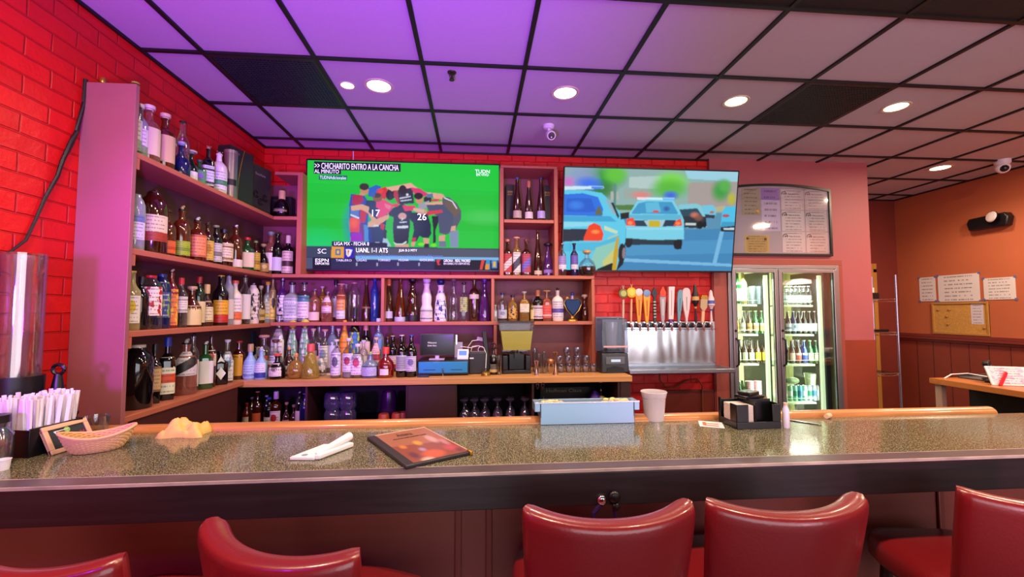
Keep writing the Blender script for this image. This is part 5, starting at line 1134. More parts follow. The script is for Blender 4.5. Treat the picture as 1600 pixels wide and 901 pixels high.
# cans, pitcher and bag at the bottom right
z = ZSH[1][3]; cans = ['8cbc94', '84c8b0', '4c9ca8', 'a8c8c0', 'b0bcc8', '98a8b8', 'b8b8c4']
for k, c_ in enumerate(cans):
    x = on(1, 4.05, 1235+k*7.6, 600).x
    o = thing('drink_can', f'tall slim can, {ORD[k]} from left on the bottom shelf, right cooler door', 'can', (x, 4.06, z), 0, 'slim cans on the bottom cooler shelf')
    MB().lathe([(.019, 0), (.0235, .008), (.0235, .135), (.018, .148)], 18).make('can_body', mat('can_'+c_, c_, .3, .4), o); MB().lathe([(.0185, .148), (.0195, .152), (.0175, .152), (.017, .149)], 18).make('can_rim', CHROME, o)
    MB().cyl(.0238, .05, .10).make('printed_band', mat('can_print_%d' % (k % 3), ('dce8dc', '2c7c60', '3c6c98')[k % 3], .4), o)
x = on(1, 4.08, 1266, 590).x
o = thing('plastic_pitcher', 'clear plastic tub of yellow juice standing on the cans', 'pitcher', (x, 4.08, z+.1525))
MB().lathe([(.044, 0), (.052, .11), (.056, .113), (.054, .113), (.05, .109), (.043, .003)], 22, cap=False).make('tub', glass('cloudy_plastic', 'dfe8c8', .3, .3), o); MB().cyl(.042, .002, .06, r2=.046).make('juice', mat('yellow_juice', 'd8c848', .4), o)
x = on(1, 4.08, 1242, 590).x
o = MB().sph(.07, (x, 4.12, z+.1525+.035), 16, sx=1.05, sy=.6, sz=.5).make('plastic_bag', mat('green_bag', '84946c', .5, noise=.4, nscale=30, bump=.5)); tag(o, 'green crumpled plastic bag beside yellow juice tub in cooler', 'bag')
x = on(1, 4.1, 1249, 440).x
o = MB().prism([(x-.13, ZSH[1][0]+.212), (x+.13, ZSH[1][0]+.212), (x+.12, ZSH[1][0]+.26), (x+.02, ZSH[1][0]+.27), (x-.08, ZSH[1][0]+.255)], 4.08, 4.2).make('snack_bag', mat('pink_white_bag', 'd8b0b0', .4, noise=.3, nscale=20), None, .01); tag(o, 'pink and white packet lying on the water bottles in cooler', 'packet')
for k, (a, b_, h_, t_) in enumerate(((1178, 0, .24, 0), (1190, 0, .235, 0))):
    x = on(1, 3.99, a, 600).x; o = thing('cup_sleeve', f'tall stack of pink paper cups, {"left" if k == 0 else "right"} of two in the lower left cooler', 'cups', (x, 4.045, ZSH[0][3]), 0, 'stacks of cups in the cooler')
    m = MB()
    for q_ in range(12): m.lathe([(.026, q_*.019), (.034, q_*.019+.018), (.031, q_*.019+.0185)], 18)
    m.make('cups', mat('pink_paper_cup', 'd8a8b4', .6), o)
    o.rotation_euler.y = 0
for k, a in enumerate((1177, 1188)):
    x = on(1, 4.06, a, 470).x; z_ = ZSH[0][0]
    o = thing('plastic_container', f'stacked clear containers {"nearest" if k == 0 else "right of"} the wine, top cooler shelf', 'container', (x, 4.08, z_), 0, 'clear containers on the top cooler shelf')
    MB().lathe([(.03, 0), (.034, .06), (.03, .062), (.034, .12), (.03, .122), (.034, .18)], 18).make('tubs', glass('cloudy_blue', 'a8bccc', .45, .3), o)

# ------------------------------------------------------------------ recess and right wall
def onwall(py_y, z, name, label, cat, group=None): return thing(name, label, cat, (RX-.001, py_y, z), R(-90), group)
def sheet(label, p0, p1, name='paper_notice', group='papers pinned on the right wall', frame=False):
    a, b_ = on(0, RX-.02, *p0), on(0, RX-.02, *p1)   # upper left, lower right
    o = onwall((a.y+b_.y)/2, (a.z+b_.z)/2, name, label, 'paper', group); w_ = abs(a.y-b_.y)/2; h_ = abs(a.z-b_.z)/2
    MB().box(-w_, w_, -.004, -.002, -h_, h_).make('sheet', PAPER, o, smooth=0)
    MB().quad((-w_, -.0045, -h_), (w_, -.0045, -h_), (w_, -.0045, h_), (-w_, -.0045, h_)).make('handwriting', label_mat('e0d6d6', 'e0d6d6', 'none'), o, smooth=0)
    t_ = MB()
    for sx in (-1, 1):
        for sz in (-1, 1): t_.box(sx*w_-.012, sx*w_+.012, -.0058, -.0048, sz*h_-.012, sz*h_+.012)
    t_.make('corner_tape', mat('blue_tape', '5c6ca0', .6), o, smooth=0); return o
sheet('small white notice, leftmost of three sheets on the right wall', (1434, 434), (1461, 470)); sheet('largest white notice with blue taped corners, above cork board', (1463, 431), (1530, 470)); sheet('white handwritten notice, rightmost on the right wall', (1534, 435), (1586, 467))
a, b_ = on(0, RX-.02, 1455, 472), on(0, RX-.02, 1547, 531)
o = onwall((a.y+b_.y)/2, (a.z+1.30)/2+.001, 'cork_board', 'wood framed cork board below the taped notices', 'notice board'); w_ = (a.y-b_.y)/2; h_ = (a.z-1.31)/2
MB().box(-w_, w_, -.012, -.002, -h_, h_).make('cork', mat('cork', 'c89448', .8, noise=.15, nscale=60, bump=.1), o)
MB().box(-w_, w_, -.022, -.002, -h_, -h_+.022).box(-w_, w_, -.022, -.002, h_-.022, h_).box(-w_, -w_+.022, -.022, -.002, -h_+.022, h_-.022).box(w_-.022, w_, -.022, -.002, -h_+.022, h_-.022).make('frame', wood('cork_frame_wood', 'c08840', .8, 0, 3), o, .002)
MB().quad((.12, -.0125, -.06), (.24, -.0125, -.06), (.24, -.0125, h_-.025), (.12, -.0125, h_-.025)).make('pinned_sheet', label_mat('d8ccd8', 'd8ccd8', 'none'), o, smooth=0)
m = MB()
for x, z_ in ((-.22, .1), (-.1, .1), (-.13, .02), (-.12, -.07), (.24, -.1)): m.sph(.012, (x, -.015, z_), 8).box(x-.015, x+.018, -.0135, -.0125, z_-.012, z_+.002)
m.make('paper_scrap', mat('torn_scrap', 'a8743c', .7), o)
a, b_ = on(0, RX-.05, 1511, 333), on(0, RX-.05, 1575, 356)
o = onwall((a.y+b_.y)/2-.02, (a.z+b_.z)/2-.02, 'emergency_light', 'black emergency light with one round lamp on the right wall', 'emergency light')
MB().prism([(-.17, -.07), (.17, -.07), (.19, .02), (.165, .07), (-.165, .06), (-.19, .01)], -.085, -.001).make('housing', BLACK, o, .012)
hd = MB().lathe([(.03, 0), (.058, .03), (.062, .045)], 22, axis=1).make('lamp_head', BLACK, o); hd.location = (.08, -.07, .03); hd.rotation_euler = (R(-10), 0, R(-12))
MB().lathe([(.058, .045), (.05, .056), (.02, .064)], 22, axis=1).make('lens', mat('frosted_lens', 'cfc0c0', .25, emis=.0), hd)
MB().tube([(-.175, -.02, .03), (-.2, -.01, .045), (-.2, -.003, .0)], .003).make('wires', mat('tan_wire', 'a87c54', .5), o)
# wire rack
rk = thing('wire_rack', 'chrome wire shelving rack standing in the recess beside the doorway', 'rack', (4.45, 4.75, 0)); zr = [on(1, 4.6, 1395, y_).z for y_ in (467, 519, 583)]
for sx in (-.41, .41):
    for sy in (-.15, .15): MB().cyl(.0125, 0, 2.0, (sx, sy, 0), 12).make('post', mat('rack_chrome', 'b4aec8', .25, .9), rk)
for z_ in zr+[.3]:
    m = MB(); 
    for sy in (-.15, .15): m.tube([(-.41, sy, z_), (.41, sy, z_)], .004).tube([(-.41, sy, z_-.03), (.41, sy, z_-.03)], .004).tube([(-.41+.082*k, sy, z_-(.03 if k % 2 else 0)) for k in range(11)], .003)
    for k in range(21): x = -.40+.04*k; m.tube([(x, -.15, z_), (x, .15, z_)], .0025, 6)
    m.make('wire_shelf', CHROME, rk)
o = thing('hand_radio', 'white topped black boxes on the top shelf of wire rack', 'appliance', (4.60, 4.7, zr[0]+.004)); MB().box(-.09, .09, -.06, .06, 0, .07).make('box_body', BLACK, o, .004); MB().box(-.06, .04, -.05, .05, .07, .13).make('white_carton', PAPER, o, .004)
o = thing('serving_tray', 'black flat tray lying on middle shelf of wire rack', 'tray', (4.52, 4.74, zr[1]+.004)); MB().box(-.28, .24, -.13, .13, 0, .012).make('tray_base', BLACK, o, .004); [MB().box(-.28, .24, a_, a_+.012, .012, .03).make('tray_rim', BLACK, o) for a_ in (-.13, .118)]
# host stand
a = on(2, 1.03, 1463, 590); b_ = on(2, 1.03, 1599, 612); hz = 1.03
DX = (a.x+b_.x)/2; DY = a.y
ds = thing('host_stand', 'wooden topped host desk with dark open front, right of the bar', 'desk', (DX, DY, 0))
MB().box(-.02, 1.1, -1.35, .01, hz-.045, hz).make('desk_top', wood('desk_wood', 'b8682c', .7, 1, 2, .35), ds, .004)
MB().box(.02, .06, -.05, -.0, 0, hz-.045).make('corner_post', mat('desk_pale_edge', 'b08878', .5), ds)
MB().box(.03, .05, -1.3, -.78, 0, hz-.045).make('front_panel', mat('desk_red_brown', '5c2418', .5), ds)
MB().box(.3, .32, -1.3, -.02, 0, hz-.045).box(.05, .3, -.79, -.77, 0, hz-.045).make('inner_board', mat('desk_dark_inside', '120a0a', .7), ds)
MB().box(1.06, 1.08, -1.3, -.02, 0, hz-.045).make('rear_board', mat('desk_red_brown', '5c2418', .5), ds)
def D(px, py, z=hz): return on(2, z, px, py)
c_ = D(1506, 592); o = thing('cash_tray', 'shallow grey tray lying at the far end of host desk', 'tray', (c_.x+.16, c_.y-.02, hz), R(0)); MB().box(-.13, .13, -.09, .09, 0, .012).make('tray_base', mat('grey_tray', '4a4448', .5), o, .003); [MB().box(-.13, .13, a_, a_+.01, .012, .03).make('tray_rim', mat('grey_tray', '4a4448', .5), o) for a_ in (-.09, .08)]
c_ = D(1545, 597); o = thing('card_terminal', 'black card payment terminal leaning in its cradle on host desk', 'card terminal', (c_.x+.03, c_.y-.02, hz), R(30))
bd = MB().box(-.04, .04, -.02, .02, .01, .17).make('terminal_body', BLACK, o, .008); bd.rotation_euler = (R(-14), R(-12), 0); MB().box(-.03, .03, -.0215, -.02, .09, .14).make('display', mat('terminal_screen', '4c4a58', .2), bd)
MB().box(-.05, .05, -.035, .05, 0, .02).make('cradle', BLACK, o, .005)
MB().tube([(-.045, .0, .012), (-.02, -.05, .07), (.02, -.05, .12)], .006).make('strap', BLACK, o)
c_ = D(1572, 603); o = thing('menu_stack', 'white and pink printed menu standing on host desk', 'menu', (c_.x+.05, c_.y+.0, hz), R(-22))
bd = MB().box(-.115, .115, -.006, .006, 0, .15).make('menu_cover', PAPER, o, .002); bd.rotation_euler = (R(-28), 0, 0); MB().quad((-.1, -.0068, .01), (.1, -.0068, .01), (.1, -.0068, .14), (-.1, -.0068, .14)).make('printing', label_mat('dcccdc', 'd4a8c8', 'blob'), bd, smooth=0)
bd = MB().box(-.012, .012, -.004, .004, 0, .13).make('red_marker', mat('red_plastic', 'c82434', .4), o, .003); bd.location = (-.08, -.02, .004); bd.rotation_euler = (R(-25), R(38), 0)
c_ = D(1596, 600); o = thing('ticket_printer', 'small black box with white paper at far right of host desk', 'printer', (c_.x+.14, c_.y-.02, hz)); MB().box(-.08, .08, -.08, .08, 0, .06).make('body', BLACK, o, .008); MB().box(-.05, .06, -.05, .04, .06, .11).make('paper_roll', PAPER, o, .01)
tag(MB().tube([(DX+.05, DY-.05, hz+.004), (DX+.15, DY-.02, hz+.03), (DX+.3, DY-.02, hz+.035), (DX+.45, DY-.1, hz+.006), (DX+.6, DY-.3, hz+.03), (DX+.62, DY-.5, hz+.07), (DX+.6, DY-.68, hz+.006)], .005, 7).make('charging_cable', WHITE), 'white cord looping across the host desk', 'cable')

# ------------------------------------------------------------------ things on the back worktop
def WP(px, py=585, y=3.4): return on(1, y, px, py)
Y = 3.52
c = WP(684, 560, Y); drx = (WP(733, 570, 3.38).x-WP(652, 570, 3.38).x)/2
o = thing('cash_till', 'black cash drawer with bright blue front under the black monitor', 'cash drawer', (WP(692.5, 570, 3.38).x, 3.38, CZB))
MB().box(-drx, drx, 0, .33, .008, .115).make('drawer_body', BLACK, o, .004); MB().box(-drx+.01, drx-.01, -.006, 0, .022, .108).make('drawer_front', mat('blue_drawer', '2c8cc0', .35, .3), o, .003)
MB().box(-drx*.75, -drx*.3, -.0075, -.006, .045, .049).box(drx*.3, drx*.75, -.0075, -.006, .045, .049).make('slot', BLACK, o); MB().cyl(.008, .006, .016, (0, 0, .05), axis=1).box(-.002, .002, -.02, -.014, .0, .05).make('lock_and_key', CHROME, o)
xl, xr = WP(656, 540, 3.48).x, WP(710, 540, 3.48).x; zt, zb_ = WP(684, 521, 3.48).z, WP(684, 560, 3.48).z
o = thing('monitor', 'black monitor with glare strips standing on the blue cash drawer', 'monitor', ((xl+xr)/2, 3.48, CZB+.116)); w_ = (xr-xl)/2; h_ = zt-CZB-.116
MB().box(-w_, w_, 0, .025, .03, h_).make('casing', mat('monitor_case', '3a3234', .4), o, .004); MB().box(-w_+.008, w_-.008, -.002, 0, .038, h_-.008).make('display', mat('monitor_glass', '100c12', .15), o)
MB().box(-.06, .06, -.03, .08, 0, .008).box(-.015, .015, .01, .03, .008, .05).make('stand', mat('silver_stand', 'c8b8c8', .3, .5), o)
text('display_lettering', 'Welcome', mat('screen_white_text', 'e0d8e4', .5, emis=.4), o, -.075, .125, .07, .014, -.003); text('display_lettering', 'Order Here', mat('screen_white_text', 'e0d8e4', .5, emis=.4), o, -.075, .102, .07, .014, -.003)
o = thing('paper_slip', 'white order slips pinned up beside the monitor', 'paper', (WP(716, 550, 3.63).x, 3.63, CZB)); MB().box(-.03, .035, 0, .004, .08, .24).make('slip', mat('lilac_paper', 'b8b0d8', .6), o); MB().box(-.026, -.01, -.004, 0, .22, .30).make('clip', CHROME, o); MB().box(-.025, .03, .004, .02, 0, .09).make('holder', BLACK, o)
c = WP(723, 553, 3.46); o = thing('card_reader', 'white card reader with blue display propped beside monitor', 'card reader', (c.x, 3.42, CZB+.1165), R(-8)); bd = MB().box(-.045, .045, -.008, .008, 0, .085).make('reader_body', WHITE, o, .007); bd.rotation_euler = (R(-20), 0, 0)
MB().box(-.03, .03, -.0095, -.008, .035, .07).make('display', mat('reader_blue', '3c74d0', .3, emis=.6), bd)
x = WP(746, 565, 3.5).x; o = thing('receipt_printer', 'black receipt printer right of the blue cash drawer', 'printer', (x, 3.5, CZB)); MB().box(-.068, .068, -.05, .12, 0, .17).make('printer_body', mat('printer_black', '26242a', .45), o, .008); MB().box(-.05, .05, -.03, .03, .17, .176).make('paper_exit', mat('printer_slot', '6a646c', .4), o); MB().box(-.062, -.03, -.0515, -.05, .12, .13).make('badge', WHITE, o)
x = WP(739, 580, 3.35).x; o = thing('card_stack', 'stack of white paper cards in front of the receipt printer', 'cards', (x, 3.575, CZB), R(3)); m = MB()
for k in range(9): m.box(-.065+.002*(k % 3), .062+.002*(k % 2), -.04, .04, k*.006, k*.006+.005)
m.make('cards', mat('cream_cards', 'd8ccc4', .7), o); 
x = WP(763, 540, 3.64).x; o = thing('power_strip', 'black power strip leaning upright beside the receipt printer', 'power strip', (x, 3.6, CZB), 0); bd = MB().box(-.02, .02, -.02, .02, .0, .33).make('strip_body', BLACK, o, .005); bd.rotation_euler = (R(-9), R(-6), 0)
tag(MB().box(-.035, .035, -.02, .02, -.014, .014).make('power_adapter', WHITE, loc=(WP(752, 532, 3.57).x, 3.775, WP(752, 532, 3.57).z)), 'white power adapter plugged into the upright power strip', 'adapter').rotation_euler = (0, R(12), 0)
def W3(px, py, y=3.52): v = on(1, y, px, py); return (v.x, v.y, v.z)
tag(MB().tube([W3(748, 531), W3(738, 532), W3(731, 542), W3(733, 553), W3(735, 551)]+[W3(a, b) for a, b in ((738, 541), (745, 540))], .003, 6).tube([W3(719, 541), W3(735, 543), W3(748, 540), W3(756, 543), W3(760, 553, 3.46), W3(759, 575, 3.4)], .003, 6).tube([W3(752+5*cos(a*PI/6), 546+5*sin(a*PI/6)) for a in range(12)], .0028, 6, closed=True).make('white_charging_cable', WHITE), 'tangled white charging cables above the receipt printer', 'cable')
x = WP(759, 582, 3.36).x; o = thing('service_bell', 'small brass service bell on the oak worktop', 'bell', (x, 3.36, CZB)); MB().lathe([(.038, 0), (.038, .006), (.034, .008), (.033, .02), (.02, .034), (.004, .038)], 22).make('dome', mat('brass', 'b89450', .25, .9), o); MB().sph(.006, (0, 0, .044), 10).make('button', CHROME, o)
x = WP(771, 570, 3.4).x
o = bottle('round', .034, .21, 'black', ('2a2a30', 'c8a468', 'low', .1, .4), ('flat', '1a1a20'), (x, 3.42, CZB), 0, 'black bottle with ring top left of the juice dispenser', 'front row of bottles on the worktop')
MB().tube([(.0+.02*cos(a*PI/6), 0, .225+.02*sin(a*PI/6)) for a in range(12)], .005, 6, closed=True).make('ring_handle', BLACK, o)
def tumbler(x, y, z, r, h, lab, grp, nm='drinking_glass', tint=None, cat='glass'):
    o = thing(nm, lab, cat, (x, y, z), 0, grp); MB().lathe([(r*.82, 0), (r, h), (r*.94, h), (r*.76, .008)], 20).make('glass_wall', tint or CLEAR, o)
    return o
tumbler(WP(780, 575, 3.4).x, 3.4, CZB, .022, .15, 'tall narrow clear glass left of the juice dispenser', None)
# juice dispenser
xl, xr = WP(785, 560, 3.46).x, WP(829, 560, 3.46).x; xc = (xl+xr)/2; w_ = (xr-xl)/2
o = thing('juice_dispenser', 'clear tapered juice dispenser, pale yellow drink on black base', 'dispenser', (xc, 3.52, CZB)); z0 = on(1, 3.46, 807, 553).z-CZB; z1 = on(1, 3.46, 807, 502).z-CZB
MB().box(-w_, w_, -.09, .09, 0, .03).box(-w_*.55, w_*.55, -.075, .09, .03, z0+.005).box(-w_, -w_*.62, -.09, .09, .03, z0-.01).box(w_*.62, w_, -.09, .09, .03, z0-.01).make('base', mat('dispenser_black', '14161e', .3, noise=.3, nscale=40), o, .006)
wt_ = (WP(834, 505, 3.46).x-WP(780, 505, 3.46).x)/2
def frus(a0, a1, d0, d1, za, zb2): return MB().add([(-a0, -d0, za), (a0, -d0, za), (a0, d0, za), (-a0, d0, za), (-a1, -d1, zb2), (a1, -d1, zb2), (a1, d1, zb2), (-a1, d1, zb2)], [(0, 3, 2, 1), (4, 5, 6, 7), (0, 1, 5, 4), (1, 2, 6, 5), (2, 3, 7, 6), (3, 0, 4, 7)])
frus(w_*.95, wt_, .085, .1, z0+.005, z1-.006).make('tank', glass('dispenser_tank', 'e4e4e8', .05, .15), o, .003)
f0, f1 = .12, .72; L_a = lambda f: (w_*.95+(wt_-w_*.95)*f-.004, .085+.015*f-.004, z0+.005+(z1-z0-.011)*f)
a_, b2 = L_a(f0), L_a(f1); frus(a_[0], b2[0], a_[1], b2[1], a_[2], b2[2]).make('juice', mat('pale_yellow_juice', 'ece25c', .3), o)
MB().box(-wt_-.004, wt_+.004, -.105, .105, z1-.005, z1+.004).make('lid', BLACK, o, .002); MB().box(-.02, .02, -.12, -.075, z0-.03, z0+.02).tube([(0, -.11, z0+.01), (0, -.13, z0+.035)], .008).make('tap', BLACK, o)
# glassware right of it
tumbler(WP(837, 575, 3.52).x, 3.54, CZB, .026, .19, 'tall clear wine tumbler behind the jigger, right of the dispenser', None)
o = thing('jigger', 'steel double ended jigger beside the juice dispenser', 'jigger', (WP(838, 585, 3.36).x, 3.36, CZB)); MB().lathe([(.018, 0), (.006, .045), (.006, .05), (.022, .11), (.021, .11), (.005, .052)], 18).make('cups', mat('pink_steel', 'c8b0b8', .2, .9), o)
for k, (a, hh) in enumerate(((843, .15), (851, .17))): tumbler(WP(a, 575, 3.46).x, 3.46, CZB, .022, hh, ('patterned clear highball glass nearest the steel jigger', 'taller patterned highball glass behind the gold jigger')[k], 'highball glasses on the worktop')
o = thing('jigger', 'tall gold jigger in front of the stacked glasses', 'jigger', (WP(868, 585, 3.36).x, 3.36, CZB)); MB().lathe([(.022, 0), (.02, .01), (.006, .06), (.006, .12), (.02, .175), (.019, .175), (.005, .122)], 18).make('cups', mat('rose_gold', 'd0a488', .2, .9), o)
o = thing('lemon_squeezer', 'copper citrus squeezer leaning behind the gold jigger', 'squeezer', (WP(861, 580, 3.4).x, 3.42, CZB)); MB().sph(.028, (0, 0, .10), 14, sz=.8).make('bowl', mat('copper', 'c89068', .3, .8), o); MB().tube([(.01, 0, .1), (.03, 0, .05), (.045, -.005, .006)], .006).tube([(-.01, 0, .09), (-.02, 0, .04), (-.022, 0, .006)], .006).make('handles', CHROME, o)
GG = [(868, 3.42, 0), (882, 3.42, 0), (896, 3.42, 0), (911, 3.42, 0), (926, 3.42, 0)]
rows = (([876, 889, 902, 915, 927], 0, 'bottom'), ([874, 888, 902, 916], 1, 'middle'), ([886, 902], 2, 'top'))
gproto = None; gh = .072
for pxs, lv, nm in rows:
    for k, a in enumerate(pxs):
        xg = WP(a if lv < 2 else a, 570, 3.48).x; lab = f'stemless glass {ORD[k]} from left in the {nm} tier of stacked glasses'
        if gproto is None:
            o = thing('stacked_glass', lab, 'glass', (xg, 3.48, CZB), 0, 'glasses stacked beside the blender'); MB().lathe([(.022, 0), (.0325, gh*.5), (.030, gh*.94), (.028, gh*.94), (.030, gh*.5), (.02, .007)], 20).make('glass_wall', glass('stack_glass', 'e4e4f2', .05, .45, .14), o)
            MB().cyl(.0225, .0, .007).make('thick_base', mat('green_blue_base', '2c3470', .2), o); gproto = o
        else: o = copy_tree(gproto)
        o.location = (xg, 3.48, CZB+lv*(gh*.945)); o['label'] = lab
# blender machine
xl, xr = on(1, 3.42, 938, 560).x, on(1, 3.42, 982, 560).x; w_ = (xr-xl)/2; o = thing('bar_blender', 'black commercial blender in a clear sound hood, left of the beer taps', 'blender', ((xl+xr)/2, 3.49, CZB)); zm = on(1, 3.42, 960, 551).z-CZB; z1 = on(1, 3.42, 960, 497).z-CZB
frus(w_, w_*.94, .09, .085, 0, zm).make('motor_base', mat('blender_base', '23282e', .35), o, .01)
MB().box(-w_*.68, w_*.68, -.0945, -.085, .07, zm-.03).make('control_panel', mat('blender_panel', '585e68', .35), o, .004); MB().box(-w_*.3, w_*.35, -.0965, -.0945, zm-.07, zm-.05).make('display', mat('blender_lcd', 'a8c8e0', .3, emis=.5), o); MB().prism([(-w_*.6, .0), (w_*.6, .0), (w_*.6, .04), (0, .058), (-w_*.6, .04)], -.0945, -.0885).make('front_arch', BLACK, o)
frus(w_*.96, w_*.93, .085, .085, zm, z1).make('sound_hood', glass('hood_smoke', 'b8bcd0', .03, .12, .02), o, .008)
MB().box(-w_*.98, w_*.98, .06, .088, zm, z1+.01).make('hood_back', mat('hood_back_grey', '6a7084', .35), o, .006); MB().lathe([(.038, zm+.03), (.05, z1-.05), (.05, z1-.03)], 20).make('blender_jar', glass('jar_grey', 'd0d4e8', .7, .3, .03), o); MB().box(-.05, .05, -.05, .05, zm+.002, zm+.03).make('jar_seat', BLACK, o, .004)
MB().box(-w_*.8, w_*.95, -.0895, -.086, zm+.045, zm+.058).make('hood_latch', mat('pink_band', 'd8a8a8', .4), o)
# small objects on worktop
x = WP(501, 589, 3.34).x; tag(MB().box(-.085, .085, -.03, .04, 0, .001).make('paper_card', PAPER, loc=(x, 3.545, CZB)), 'white card lying on the oak worktop edge', 'card')
x = WP(554, 590, 3.33).x; o = thing('jar_lid', 'copper coloured jar lid on the worktop edge', 'lid', (x, 3.535, CZB)); MB().lathe([(.025, 0), (.026, .004), (.026, .018), (.023, .02)], 22).make('lid_disc', mat('copper_lid', 'd8944c', .3, .7), o)
xa, xc2 = WP(500, 580, 3.5).x, WP(622, 580, 3.5).x
x = WP(661, 590, 3.33).x; o = thing('coaster_pair', 'dark glass coasters in front of the wine bottles', 'coaster', (x, 3.34, CZB)); MB().box(-.045, .045, -.025, .025, 0, .012).make('coaster_block', mat('dark_coaster', '26304a', .25), o, .003)

# ------------------------------------------------------------------ inside the cabinet
def UP(px, y=3.43): return on(1, y, px, 620).x
jp = None
for k, a in enumerate((519, 543)):
    lab = f'large cut glass jar, {"left" if k == 0 else "right"} one in the dark cabinet'
    if jp is None:
        o = thing('glass_jar', lab, 'jar', (0, 0, 0), 0, 'glass jars in the cabinet'); MB().lathe([(.055, 0), (.062, .02), (.062, .1), (.05, .13), (.064, .16), (.062, .24), (.05, .262), (.045, .262)], 24).make('glass_wall', glass('cut_glass', '8c84b8', .25, .4, .2), o); jp = o
    else: o = copy_tree(jp)
    o.location = (UP(a), 3.45, UZ); o['label'] = lab
for k, (a, c_) in enumerate(((600, 'c8503c'), (620, 'c4483c'), (636 - 8, 'a8404c'))):
    o = thing('plastic_cup', ('upturned red cup, left of three in the cabinet', 'upturned red cup, middle of three in the cabinet', 'upturned red cup touching the cabinet door')[k], 'cup', (UP(a, 3.37), 3.37+.02*k, UZ), 0, 'red cups in the cabinet')
    MB().lathe([(.048, 0), (.05, .003), (.038, .105), (.034, .11), (.001, .11)], 22, cap=False).make('cup_wall', mat('cup_'+c_, c_, .4), o)
for k, a in enumerate((561, 575)):
    o = thing('sugar_bowl', ('small pink and white ornament, left of a pair in cabinet', 'small pink and white ornament beside the red cups')[k], 'ornament', (UP(a, 3.37), 3.37, UZ), 0, 'pink ornaments in the cabinet'); MB().sph(.028, (0, 0, .026), 14, sz=.9).make('bowl', mat('pink_china', 'd898a8', .3, noise=.4, nscale=40), o); MB().sph(.012, (.01, -.01, .055), 10).make('knob', WHITE, o)
o = thing('purple_pitcher', 'dark purple lidded pitcher at the rear of the cabinet', 'pitcher', (UP(608, 3.57), 3.57, UZ)); MB().lathe([(.055, 0), (.065, .1), (.06, .2), (.05, .24)], 22).make('body', mat('dark_plum', '3a1c44', .25), o); MB().sph(.05, (0, 0, .22), 16, sz=.6).make('lid', mat('plum', '702c50', .3), o)
gp = None
for k, a in enumerate((725, 741, 757, 777, 797, 820)):
    for r_ in range(2):
        lab = f'upturned stem goblet, {ORD[k]} from left, {"front" if r_ == 0 else "rear"} row in the cabinet'
        if gp is None:
            o = thing('stem_goblet', lab, 'glass', (0, 0, 0), 0, 'goblets stored upside down in the cabinet'); MB().lathe([(.036, 0), (.04, .04), (.034, .09), (.012, .12), (.006, .13), (.006, .17), (.03, .19), (.034, .195), (.033, .198)], 22).make('goblet_glass', glass('goblet_lilac', 'a89cd0', .1, .5, .22), o); gp = o
        else: o = copy_tree(gp)
        o.location = (UP(a, 3.39)+.01*r_, 3.39+.11*r_, UZ); o['label'] = lab
o = thing('chalk_board', 'dark menu board leaning at the back of the right cabinet bay', 'board', (UP(885, 3.57), 3.62, UZ)); MB().box(-.21, .21, 0, .01, 0, .24).make('board', mat('board_black', '14100e', .5), o); text('board_lettering', 'Hoffman Claus', mat('faint_gold', '8a7a54', .4), o, -.16, .2, .3, .028, -.001)
MB().box(-.17, .17, -.012, 0, .08, .15).make('red_panel', mat('dark_red_panel', '5a1c18', .5), o); MB().box(-.19, -.18, -.014, 0, .02, .17).box(-.18, .18, -.014, 0, .065, .075).make('pale_frame', mat('frame_grey', '6a6458', .5), o)
o = MB().sph(.055, (UP(932, 3.39), 3.43, UZ+.125), 14, sx=.9, sy=.6, sz=2.2).make('purple_gift_bag', mat('purple_net', '5a30b0', .4, noise=.5, nscale=30, bump=.8)); tag(o, 'tall gathered purple net bag in the right cabinet bay', 'bag')
o = MB().sph(.05, (UP(912, 3.37), 3.39, UZ+.045), 14, sx=1.2, sy=.6, sz=.9).make('purple_pouch', mat('purple_net', '5a30b0', .4)); tag(o, 'low purple pouch in front of the menu board', 'bag')
bottle('wine', .03, .31, 'black', ('d8b068', 'b08c48', 'plain', .55, .65), ('wrap', 'c8c040'), (UP(940, 3.43), 3.45, UZ), 0, 'dark bottle with yellow foil beside the purple net bag', 'bottles in the cabinet under the worktop')
for k, (a, c_) in enumerate(((943, 'c8b0c8'), (963, 'a898c8'))): carton('paper_box', ('small white carton in front of yellow foil bottle', 'lilac carton with black items at the cabinet right end')[k], UP(a, 3.35)+(0 if k == 0 else -.01), 3.37, UZ, .05 if k == 0 else .07, .05, .17 if k == 0 else .13, 0, mat('carton_'+c_, c_, .6))

# ------------------------------------------------------------------ things on the bar
BZ = 1.0703
def Q(px, py, z=BZ): return on(2, z, px, py)
# steel ice bin
a, b_ = Q(845, 664), Q(990, 660); o = thing('steel_bin', 'rectangular blue-grey steel bin of limes and bread on rear bar edge', 'bin', ((a.x+b_.x)/2, 2.03, BZ+.0)); w_ = (b_.x-a.x)/2+.002
yb_ = a.y-2.03; hb_ = on(1, a.y, 918, 628).z-BZ; BLU = mat('blue_grey_steel', '8fb0cc', .35, .6)
m = MB(); m.box(-w_, w_, yb_, yb_+.006, .0, hb_).box(-w_, w_, yb_+.08, yb_+.086, .028, hb_).box(-w_, -w_+.006, yb_, yb_+.086, .03, hb_).box(w_-.006, w_, yb_, yb_+.086, .03, hb_).box(-w_+.006, w_-.006, yb_+.006, yb_+.08, .03, .036)
m.make('bin_wall', BLU, o, .002); MB().box(-w_-.025, -w_, yb_, yb_+.086, hb_-.04, hb_).box(w_, w_+.025, yb_, yb_+.086, hb_-.04, hb_).make('side_lip', BLU, o, .002); MB().box(-w_-.026, w_+.026, yb_-.002, yb_+.004, hb_-.004, hb_+.003).make('top_rim', STEEL, o, .001)
